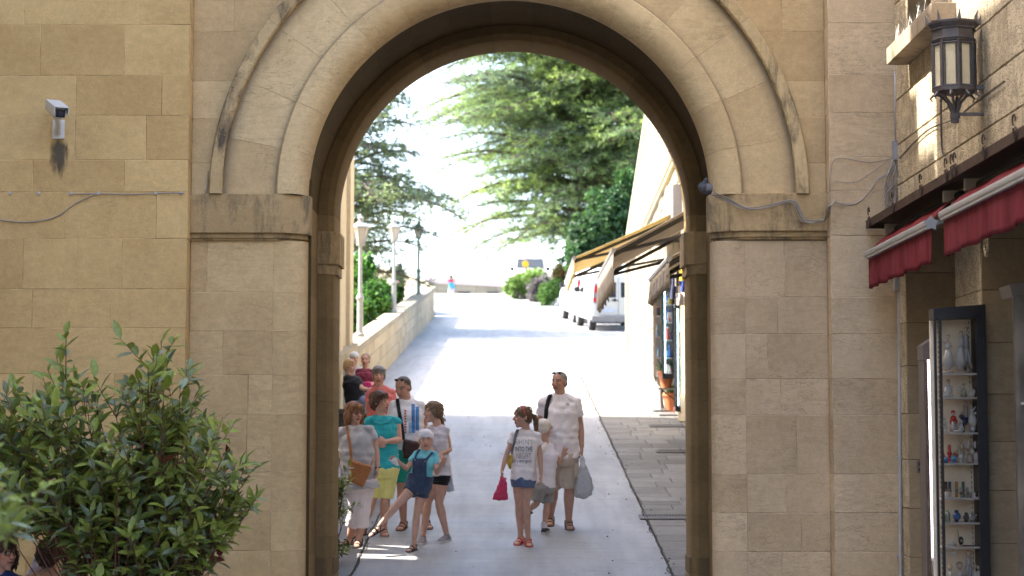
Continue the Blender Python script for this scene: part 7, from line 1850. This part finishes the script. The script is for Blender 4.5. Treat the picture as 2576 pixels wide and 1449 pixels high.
shrub('leafy_shrub', 'large glossy green leafy shrub spreading in front of the left wall', P(330, 1850, DB), tg, rnd, .118, (7, 11), .008, .006, 3, skip=lambda p: (CX + F * p.x / p.y < 195 and HZ - F * p.z / p.y > 1345 + 60 * noise.noise(p * 9)))
rnd = random.Random(5); tg = [P(rnd.uniform(-160, 60), rnd.uniform(1200, 1345), 7.2 + rnd.uniform(-.2, .2)) for _ in range(20)]
tg = [q for q in tg]; shrub('leafy_shrub', 'out of focus green sprigs poking in at the left picture edge', P(-260, 1700, 7.2), tg, rnd, .085, (8, 12), 0, .003, 2, skip=lambda p: HZ - F * p.z / p.y > 1352)
rnd = random.Random(9); tg = []
for _ in range(26): tg.append(P(rnd.uniform(815, 868), rnd.uniform(1205, 1390), 19.15 + rnd.uniform(-.12, .12)))
shrub('leafy_shrub', 'small leafy plant peeping out behind the left rear pier', P(815, 1420, 19.15), tg, rnd, .085, (6, 9), 0, .005, 1)
# ---------------------------------------------------------------- cedars
def cedar(name, label, x, y, z0, H, R, zl, seed, nb=70, lean=0, col=((.055, .105, .045), (.075, .125, .06), (.05, .085, .055)), prof=None, tr_=.38):
    rnd = random.Random(seed); t = thing(name, label, 'tree', (x, y, z0)); T_ = MB(); F_ = MB()
    tp = [Vector((x + lean * k / 8 * H * .1, y, z0 + H * k / 8)) for k in range(9)]; T_.tube(tp, [tr_ * (1.05 - k / 8.3) + .03 for k in range(9)], 10)
    for i in range(nb):
        f = (i + .5) / nb; f = f ** .9; z = zl + (z0 + H - zl) * f; a = i * 2.399 + rnd.uniform(-.3, .3)
        Lb = R * (prof(f) if prof else (1 - f) ** .6) * rnd.uniform(.72, 1.1)
        if Lb < .3: continue
        k = (z - z0) / H; st = Vector((x + lean * k * H * .1, y, z)); d = Vector((math.cos(a), math.sin(a), 0)); rise = rnd.uniform(.05, .42)
        bp = [st + d * Lb * q + Vector((0, 0, Lb * (rise * q - .26 * q * q * q))) for q in [j / 7 for j in range(8)]]
        T_.tube(bp, [.09 * (1.1 - j / 7) * (Lb / 6) + .012 for j in range(8)], 5)
        ns = int(Lb * 4.2); pal = rnd.choice(col); side = Vector((-d.y, d.x, 0))
        for j in range(ns):
            q = .18 + .82 * (j + rnd.random() * .6) / ns; m_ = min(int(q * 7), 6); p = bp[m_].lerp(bp[m_+1], q * 7 - m_) if m_ < 7 else bp[7]
            sl = Lb * .34 * (1.12 - q) * rnd.uniform(.6, 1.25) + .35; sg = 1 if j % 2 else -1
            sd = (side * sg + d * rnd.uniform(.3, .9) + Vector((0, 0, rnd.uniform(-.38, .3)))).normalized(); nt2 = max(3, int(sl * 6.5))
            e = p + sd * sl + Vector((0, 0, -.10 * sl * sl)); T_.tube([p, p.lerp(e, .5) + Vector((0, 0, .03)), e], [.014, .011, .004], 3)
            for h_ in range(nt2):
                g_ = (h_ + rnd.random()) / nt2; c0 = p.lerp(e, g_) + Vector((rnd.gauss(0, .05), rnd.gauss(0, .05), rnd.gauss(-.02, .10)))
                kk = rnd.uniform(.65, 1.45); F_.cur = (pal[0] * kk * (1.25 if g_ > .7 else 1), pal[1] * kk * (1.2 if g_ > .7 else 1), pal[2] * kk, 1)
                for _ in range(9):
                    dd = (sd * rnd.uniform(.1, 1.0) + Vector((rnd.gauss(0, .7), rnd.gauss(0, .7), rnd.gauss(.1, .35)))).normalized(); w_ = dd.cross(Vector((rnd.gauss(0, .5), rnd.gauss(0, .5), 1))).normalized() * rnd.uniform(.016, .030); l = rnd.uniform(.10, .26)
                    F_.poly([c0 - w_ * .6, c0 + dd * l * .6 - w_, c0 + dd * l, c0 + dd * l * .55 + w_])
    T_.build('trunk', M_BARK, t, smooth=True); F_.build('crown', M_NEEDLE, t); return t
cedar('cedar_tree', 'huge spreading cedar tree filling the middle of the arch opening', 4.0, 84, 5.9, 19.5, 9.0, 8.8, 3, 290, col=((.18, .27, .15), (.23, .325, .135), (.16, .23, .17)), prof=lambda f: (.78 + .5 * f if f < .35 else 1.0 * (1 - (f - .35) / .65) ** .62))
cedar('cedar_tree', 'darker cedar tree behind the street lamps at the left of the arch', -5.7, 61, 2.0, 13.5, 5.2, 5.2, 8, 130, col=((.14, .19, .125), (.175, .225, .135)), prof=lambda f: (.55 + 1.4 * f if f < .3 else .72 * (1 - (f - .3) / .7) ** .8))
cedar('cedar_tree', 'small cedar tree hidden left of the street behind the pale building', -9.0, 54, 1.5, 10.5, 3.6, 3.0, 12, 34)  # out of view, added for its shade across the upper road
def cloud(name, label, blobs, n, size, cols, seed, base, cat='shrub', stems=True, mat=None, shell=.55):
    rnd = random.Random(seed); t = thing(name, label, cat, base); F_ = MB(); tot = sum(b_[3] * b_[4] * b_[5] for b_ in blobs)
    for (x, y, z, rx, ry, rz) in blobs:
        k = int(n * rx * ry * rz / tot); tone = rnd.uniform(.75, 1.3); nc = max(6, k // 26)
        cl = []
        for _ in range(nc):
            while True:
                p = Vector((rnd.uniform(-1, 1), rnd.uniform(-1, 1), rnd.uniform(-1, 1)))
                if shell < p.length < 1: break
            cl.append((p, rnd.uniform(.7, 1.35), rnd.choice(cols)))
        for q in range(k):
            p, kk, c_ = rnd.choice(cl); p = p + Vector((rnd.gauss(0, .11), rnd.gauss(0, .11), rnd.gauss(0, .11))); c0 = Vector((x + p.x * rx, y + p.y * ry, z + p.z * rz))
            d = Vector((rnd.gauss(0, 1), rnd.gauss(0, 1), rnd.gauss(0, .6))).normalized(); w_ = d.cross(Vector((rnd.gauss(0, 1), rnd.gauss(0, 1), rnd.gauss(0, 1)))).normalized() * size * rnd.uniform(.25, .45); l = size * rnd.uniform(.7, 1.3)
            u_ = rnd.uniform(.8, 1.2) * kk * tone; F_.cur = (c_[0] * u_, c_[1] * u_, c_[2] * u_, 1); F_.poly([c0, c0 + d * l * .5 - w_, c0 + d * l, c0 + d * l * .5 + w_])
    F_.build('foliage' if cat == 'shrub' else 'crown', mat or M_FOL, t)
    b = MB()
    for (x, y, z, rx, ry, rz) in blobs:
        for _ in range(3): b.tube([(base[0] + rnd.uniform(-.1, .1), base[1], base[2]), ((x + base[0]) / 2 + rnd.uniform(-.2, .2), y, (z + base[2]) / 2), (x + rnd.uniform(-.4, .4) * rx, y, z + .3 * rz)], [.07 * max(rx, .4), .05 * max(rx, .4), .015], 5)
    b.build('stem' if cat == 'shrub' else 'trunk', M_BARK, t, smooth=True); return t
def bl(u, v, D, ru, rv, ry=None):
    p = P(u, v, D); k = D / F; return (p.x, p.y, p.z, ru * k, ry or ru * k, rv * k)
GR = [(.05, .12, .03), (.04, .095, .03), (.075, .15, .035)]
cloud('ivy_tree', 'dark ivy-clad tree standing just behind the yellow awning', [bl(1478, 612, 74, 55, 66), bl(1545, 570, 75, 52, 95), bl(1512, 540, 76, 44, 60), bl(1430, 650, 73, 26, 34), bl(1592, 510, 77, 36, 90), bl(1455, 570, 75, 24, 40), bl(1570, 470, 76, 30, 50)], 15000, .19, [(.025, .065, .028), (.035, .085, .03), (.05, .11, .035)], 4, (3.0, 74, gz(74)), 'tree', shell=.1)
cloud('green_bush', 'bright green bush beyond the parapet between the first two lamps', [bl(905, 700, 52, 42, 60), bl(940, 760, 50, 45, 50), bl(900, 800, 46, 40, 55), bl(965, 740, 54, 30, 36)], 11000, .13, [(.06, .16, .03), (.045, .12, .03), (.09, .20, .04)], 6, (-4.6, 50, gz(50) - 1.2), shell=.3)
cloud('green_bush', 'low green bush beyond the parapet behind the middle lamp', [bl(985, 745, 62, 22, 22), bl(1003, 735, 64, 12, 18)], 2500, .12, GR, 7, (-4.2, 62, gz(62) - .5), shell=.3)
cloud('roadside_shrub', 'pale green spreading shrub at the top right of the street', [bl(1300, 722, 90, 30, 28, .8), bl(1330, 710, 91, 36, 30, .8), bl(1284, 732, 89, 16, 16, .5), bl(1355, 705, 92, 30, 26, .7)], 9000, .12, [(.14, .24, .06), (.17, .27, .08)], 8, (.7, 90, gz(90)), shell=.1)
cloud('lavender_shrub', 'greyish purple lavender shrub between the green roadside shrubs', [bl(1352, 735, 86, 24, 34, .6), bl(1366, 722, 86, 18, 30, .5)], 5200, .10, [(.17, .15, .20), (.20, .18, .22), (.14, .15, .13)], 9, (1.2, 86, gz(86)), shell=.1)
cloud('roadside_shrub', 'green shrub with a bare foot beside the white vans', [bl(1376, 742, 82, 24, 28, .6), bl(1394, 726, 82, 18, 26, .5)], 5200, .10, [(.10, .20, .05), (.12, .22, .06)], 10, (1.5, 82, gz(82)), shell=.1)
cloud('roadside_shrub', 'orange brown dry shrub under the ivy tree', [bl(1412, 695, 83, 26, 30, .6)], 2600, .10, [(.24, .12, .05), (.14, .16, .05)], 11, (2.2, 83, gz(83)), shell=.1)
# ================================================================= VANS
M_VAN = simple('white_van_paint', (.66, .66, .66), .28, 0, .03); M_VAN2 = simple('cream_van_paint', (.52, .49, .42), .3, 0, .04)
M_TYRE = simple('tyre_rubber', (.025, .025, .027), .8); M_RIM = simple('steel_rim', (.30, .30, .31), .35, .7); M_VG = simple('van_window', (.03, .035, .04), .08)
M_RED_L = simple('red_tail_lamp', (.55, .015, .015), .2); M_BUMP = simple('grey_bumper_plastic', (.20, .185, .17), .6)
def taper(b, s=.0):
    out = []
    for p in b.v:
        k = 1 - .10 * max(0, p[2] - 1.0) / .8; out.append((p[0] * k, p[1], p[2]))
    b.v = out
def van(label, x, y, z, rz, paint, rearpaint=None, rear=True):
    t = thing('parked_van', label, 'van', (x, y, z), rz, 'white vans parked on the right'); W = .84
    b = MB(); b.prism([(0, .32), (0, 1.0), (.10, 1.74), (.24, 1.83), (2.35, 1.83), (2.55, 1.78), (3.20, 1.18), (3.95, 1.0), (4.12, .80), (4.12, .32)], -W, W, 'x', bev=.07); taper(b); body = b.build('body', paint, t, local=True, auto=True)
    if rearpaint:
        b = MB(); b.prism([(-.012, .50), (-.012, 1.0), (.082, 1.70), (.10, 1.70), (.02, 1.0), (.02, .5)], -W + .10, W - .10, 'x', bev=.006); taper(b); b.build('rear_door', rearpaint, t, local=True, auto=True)
    def rearq(x0, x1, z0, z1, off, mat, name, par):
        b = MB(); n = 4; 
        def yy(z): return (0 if z < 1 else (z - 1) * .135) - off
        vs = [(b.vert((x0, yy(z0 + (z1 - z0) * k / n), z0 + (z1 - z0) * k / n)), b.vert((x1, yy(z0 + (z1 - z0) * k / n), z0 + (z1 - z0) * k / n))) for k in range(n + 1)]
        for a, c in zip(vs[:-1], vs[1:]): b.face(a[0], a[1], c[1], c[0])
        b.v = [(p[0] * (1 - .10 * max(0, p[2] - 1.0) / .8), p[1], p[2]) for p in b.v]; o = b.build(name, mat, par, local=True); o.modifiers.new('s', 'SOLIDIFY').thickness = .012; return o
    for s in (-1, 1):
        f = rearq(min(s * .08, s * .66), max(s * .08, s * .66), 1.06, 1.52, .022, M_VG, 'rear_window', t)
        l = rearq(min(s * .70, s * .81), max(s * .70, s * .81), .88, 1.48, .03, M_BUMP, 'tail_lamp', t); rearq(min(s * .71, s * .80), max(s * .71, s * .80), 1.20, 1.42, .045, M_RED_L, 'lamp_lens', l); rearq(min(s * .71, s * .80), max(s * .71, s * .80), .92, 1.05, .045, M_RED_L, 'lamp_lens', l)
    rearq(-.008, .008, .5, 1.66, .020, M_BUMP, 'door_gap', t)
    b = MB(); b.prism([(-.09, .30), (-.10, .48), (-.02, .52), (.05, .52), (.05, .30)], -W - .005, W + .005, 'x', bev=.02); b.build('bumper', M_BUMP, t, local=True, auto=True)
    rearq(-.52, -.06, .60, .73, .034, simple('number_plate', (.45, .47, .52), .5), 'number_plate', t)
    b = MB(); b.lathe([(.05, 0), (.05, .02), (.03, .03)], (-.12, -.02, .98), 12, Matrix.Rotation(PI / 2, 4, 'X')); b.box(-.24, -.0, -.045, -.02, .96, .985); b.build('door_handle', M_BK, t, local=True)
    rearq(.22, .34, .80, .835, .036, simple('sticker_blue', (.10, .18, .5), .5), 'sticker', t); rearq(.2, .32, .75, .79, .036, simple('sticker_red', (.6, .12, .08), .5), 'sticker', t)
    for s in (-1, 1):
        for q0, q1, zb2, zt2 in ((.35, 1.2, 1.12, 1.6), (2.0, 2.78, 1.14, 1.58)):
            b = MB(); X = s * (W + .006); top1 = q1 if q1 < 2 else q1 - .38; pts = [(X * .985, q0, zb2), (X * .985, q1, zb2), (X * .93, top1, zt2), (X * .93, q0 + .03, zt2)]; b.poly(pts if s < 0 else pts[::-1]); o = b.build('side_window', M_VG, t, local=True); o.modifiers.new('s', 'SOLIDIFY').thickness = .01
        b = MB(); b.box(min(s * W, s * (W + .18)), max(s * W, s * (W + .18)), 2.72, 2.80, 1.12, 1.30, bev=.02); b.build('wing_mirror', M_BK, t, local=True)
        b = MB()
        for q in (1.28, 2.0, 2.9): b.box(min(s * (W - .002), s * (W + .004)), max(s * (W - .002), s * (W + .004)), q, q + .012, .42, 1.1)
        b.box(min(s * (W - .002), s * (W + .005)), max(s * (W - .002), s * (W + .005)), .9, 3.2, .42, .5); b.build('side_trim', M_BUMP, t, local=True)
        for q in (.62, 3.28):
            RY = Matrix.Rotation(PI / 2, 4, 'Y'); b = MB(); b.lathe([(.20, -.10), (.30, -.10), (.315, -.05), (.315, .05), (.30, .10), (.20, .10)], (s * (W - .10), q, .315), 20, RY); w_ = b.build('wheel', M_TYRE, t, local=True, auto=True)
            b = MB(); b.lathe([(.20, -.105), (.19, -.06), (.05, -.07), (.05, .07), (.19, .06), (.20, .105)], (s * (W - .10), q, .315), 16, RY); b.build('rim', M_RIM, w_, local=True, auto=True)
            b = MB(); X0, X1 = sorted((s * (W - .25), s * (W + .008))); pts = [(q + .37 * math.cos(a), .33 + .37 * math.sin(a)) for a in [k * PI / 10 for k in range(11)]]; b.prism(pts, X0, X1, 'x'); b.build('wheel_arch', M_BK, t, local=True)
    b = MB(); k = 1 - .10 * .7 / .8; b.poly([(-.72, 3.18, 1.215), (.72, 3.18, 1.215), (.66, 2.60, 1.755), (-.66, 2.60, 1.755)]); o = b.build('windscreen', M_VG, t, local=True); o.modifiers.new('s', 'SOLIDIFY').thickness = .02
    for s in (-1, 1):
        b = MB(); b.ell((s * .68, 4.06, .82), (.12, .07, .08)); b.build('headlight', M_MILK, t, local=True, smooth=True)
    return t
for u0, D0_, lab, pt, rp in ((1494, 61.7, 'nearest parked white van with cream rear doors, half hidden by the grey-tan awning', M_VAN, M_VAN2), (1452, 66.6, 'second parked white van, further up the street than the cream-backed one', M_VAN, None)):
    X = (u0 - CX) / F * D0_ + .80; v_ = van(lab, X, D0_, gz(D0_) - .02, math.radians(6), pt, rp); v_.rotation_euler = (math.atan(GS), 0, math.radians(6)); v_.scale = (1.05, 1.05, 1.07)
v3 = van('white van facing down the street above the pale green shrub', P(1334, 690, 96).x, 99.6, 7.42, math.radians(180), M_VAN)
b = MB(); p = P(1322, 664, 95); b.lathe([(.02, 0), (.17, .01), (.16, .03)], p, 12, Matrix.Rotation(PI / 2, 4, 'X')); 
tag(b.build('round_sign', simple('yellow_sign', (.75, .42, .02), .5)), 'round yellow sign seen against the windscreen of the far van', 'sign')
b = MB(); b.tube([P(1322, 664, 95.1), P(1322, 745, 95.1)], .03, 6); o = b.build('sign_post', M_STEEL); o.parent = bpy.data.objects['round_sign']
# ================================================================= FAR PEOPLE
UM = Person('far person in pink and blue under a pale umbrella at the head of the street', 'D', 99.5,
    dict(head=(1135, 699), neck=(1135, 703), shL=(1130, 706), shR=(1141, 706), elL=(1129, 716), wrL=(1132, 722, -.1), haL=(1132, 724, -.1), elR=(1143, 714), wrR=(1140, 706, -.15), haR=(1139, 703, -.15),
         hipL=(1132, 728), hipR=(1139, 728), knL=(1132, 748), anL=(1132, 766), knR=(1139, 748), anR=(1139, 766)), 1.6, fat=1.2, voxel=.02, headh=.23)
def umcol(c):
    o = np.ones((len(c), 3)) * (.04, .32, .55); o[c[:, 2] > P(1135, 711, 99.5).z] = (.60, .04, .14); return o
UM.shirt(colattr('two_tone_top', .8), hem=-.15, sleeve=.6, voxel=.02, colfn=umcol); UM.bottoms(cloth('pale_pink_skirt', (.6, .45, .48)), .9, voxel=.02); UM.hair((.03, .025, .02), 'short')
t = thing('umbrella', 'white and light blue umbrella held over the far person', 'umbrella', P(1130, 700, 99.4)); p = P(1130, 690, 99.3)
b = MB(); n = 16
for k in range(n):
    a0, a1 = 2 * PI * k / n, 2 * PI * (k + 1) / n
    b.cur = (.12, .45, .68, 1) if k in (0, 1, 15) else (.68, .70, .72, 1)
    for j in range(4):
        r0, r1 = .62 * j / 4, .62 * (j + 1) / 4; z0, z1 = .24 * (1 - (j / 4) ** 2), .24 * (1 - ((j + 1) / 4) ** 2)
        b.poly([(p.x + r0 * math.cos(a0), p.y + r0 * math.sin(a0), p.z + z0 - .1), (p.x + r1 * math.cos(a0), p.y + r1 * math.sin(a0), p.z + z1 - .1), (p.x + r1 * math.cos(a1), p.y + r1 * math.sin(a1), p.z + z1 - .1), (p.x + r0 * math.cos(a1), p.y + r0 * math.sin(a1), p.z + z0 - .1)])
b.build('canopy', colattr('umbrella_cloth', .7), t); b = MB(); b.tube([p + Vector((0, 0, .12)), P(1139, 705, 99.3)], .012, 5); b.build('shaft', M_STEEL, t)
BK = Person('person in a black jacket leaning over the terrace wall behind the middle lamp', 'D', 70.0,
    dict(head=(1006, 671), neck=(1004, 679), shL=(996, 685), shR=(1012, 685), elL=(995, 702), wrL=(1002, 710, -.2), haL=(1006, 712, -.2), elR=(1017, 700), wrR=(1018, 708, -.2), haR=(1018, 712, -.2),
         hipL=(999, 716), hipR=(1010, 716), knL=(998, 746), anL=(998, 776), knR=(1010, 746), anR=(1010, 776)), 1.7, fat=1.3, yaw=170, hyaw=170, voxel=.02, headh=.25)
BK.shirt(cloth('black_jacket', (.015, .015, .02)), hem=-.15, sleeve=.98, g=.08, sg=.06, voxel=.02); BK.bottoms(cloth('dark_shorts', (.05, .05, .06)), 1.9, voxel=.02); BK.hair((.02, .018, .016), 'bob')
# ================================================================= LIGHT AND CAMERA
SD = Vector((1.0, -0.14, -1.15)).normalized()          # direction the sunlight travels
sun = bpy.data.lights.new('sun', 'SUN'); sun.energy = 2.9; sun.angle = math.radians(.5); sun.color = (1, .94, .84)
so = bpy.data.objects.new('sun', sun); COL.objects.link(so)
so.rotation_euler = SD.to_track_quat('-Z', 'Y').to_euler()
el = math.asin(-SD.z); az = math.atan2(-SD.x, -SD.y)   # bearing of the sun from +Y towards +X
w = bpy.data.worlds.new('World'); S.world = w; w.use_nodes = True
nt = w.node_tree; bg = nt.nodes['Background']
sk = nt.nodes.new('ShaderNodeTexSky'); sk.sky_type = 'NISHITA'; sk.sun_disc = False
sk.sun_elevation = el; sk.sun_rotation = az; sk.air_density = 1.0; sk.dust_density = 4.5; sk.ozone_density = 1.0; sk.altitude = 300
nt.links.new(sk.outputs[0], bg.inputs[0]); bg.inputs[1].default_value = .15
cd = bpy.data.cameras.new('camera'); cam = bpy.data.objects.new('camera', cd); COL.objects.link(cam)
cam.location = (0, 0, 0); cam.rotation_euler = (math.radians(90) + TH, 0, 0)
cd.sensor_width = 36; cd.lens = 36 * F / 2576; cd.clip_start = .1; cd.clip_end = 3000
cd.dof.use_dof = True; cd.dof.focus_distance = 15.6; cd.dof.aperture_fstop = 2.8
S.camera = cam
S.view_settings.view_transform = 'Standard'; S.view_settings.look = 'None'
S.view_settings.exposure = EXPOSURE; S.view_settings.gamma = 1
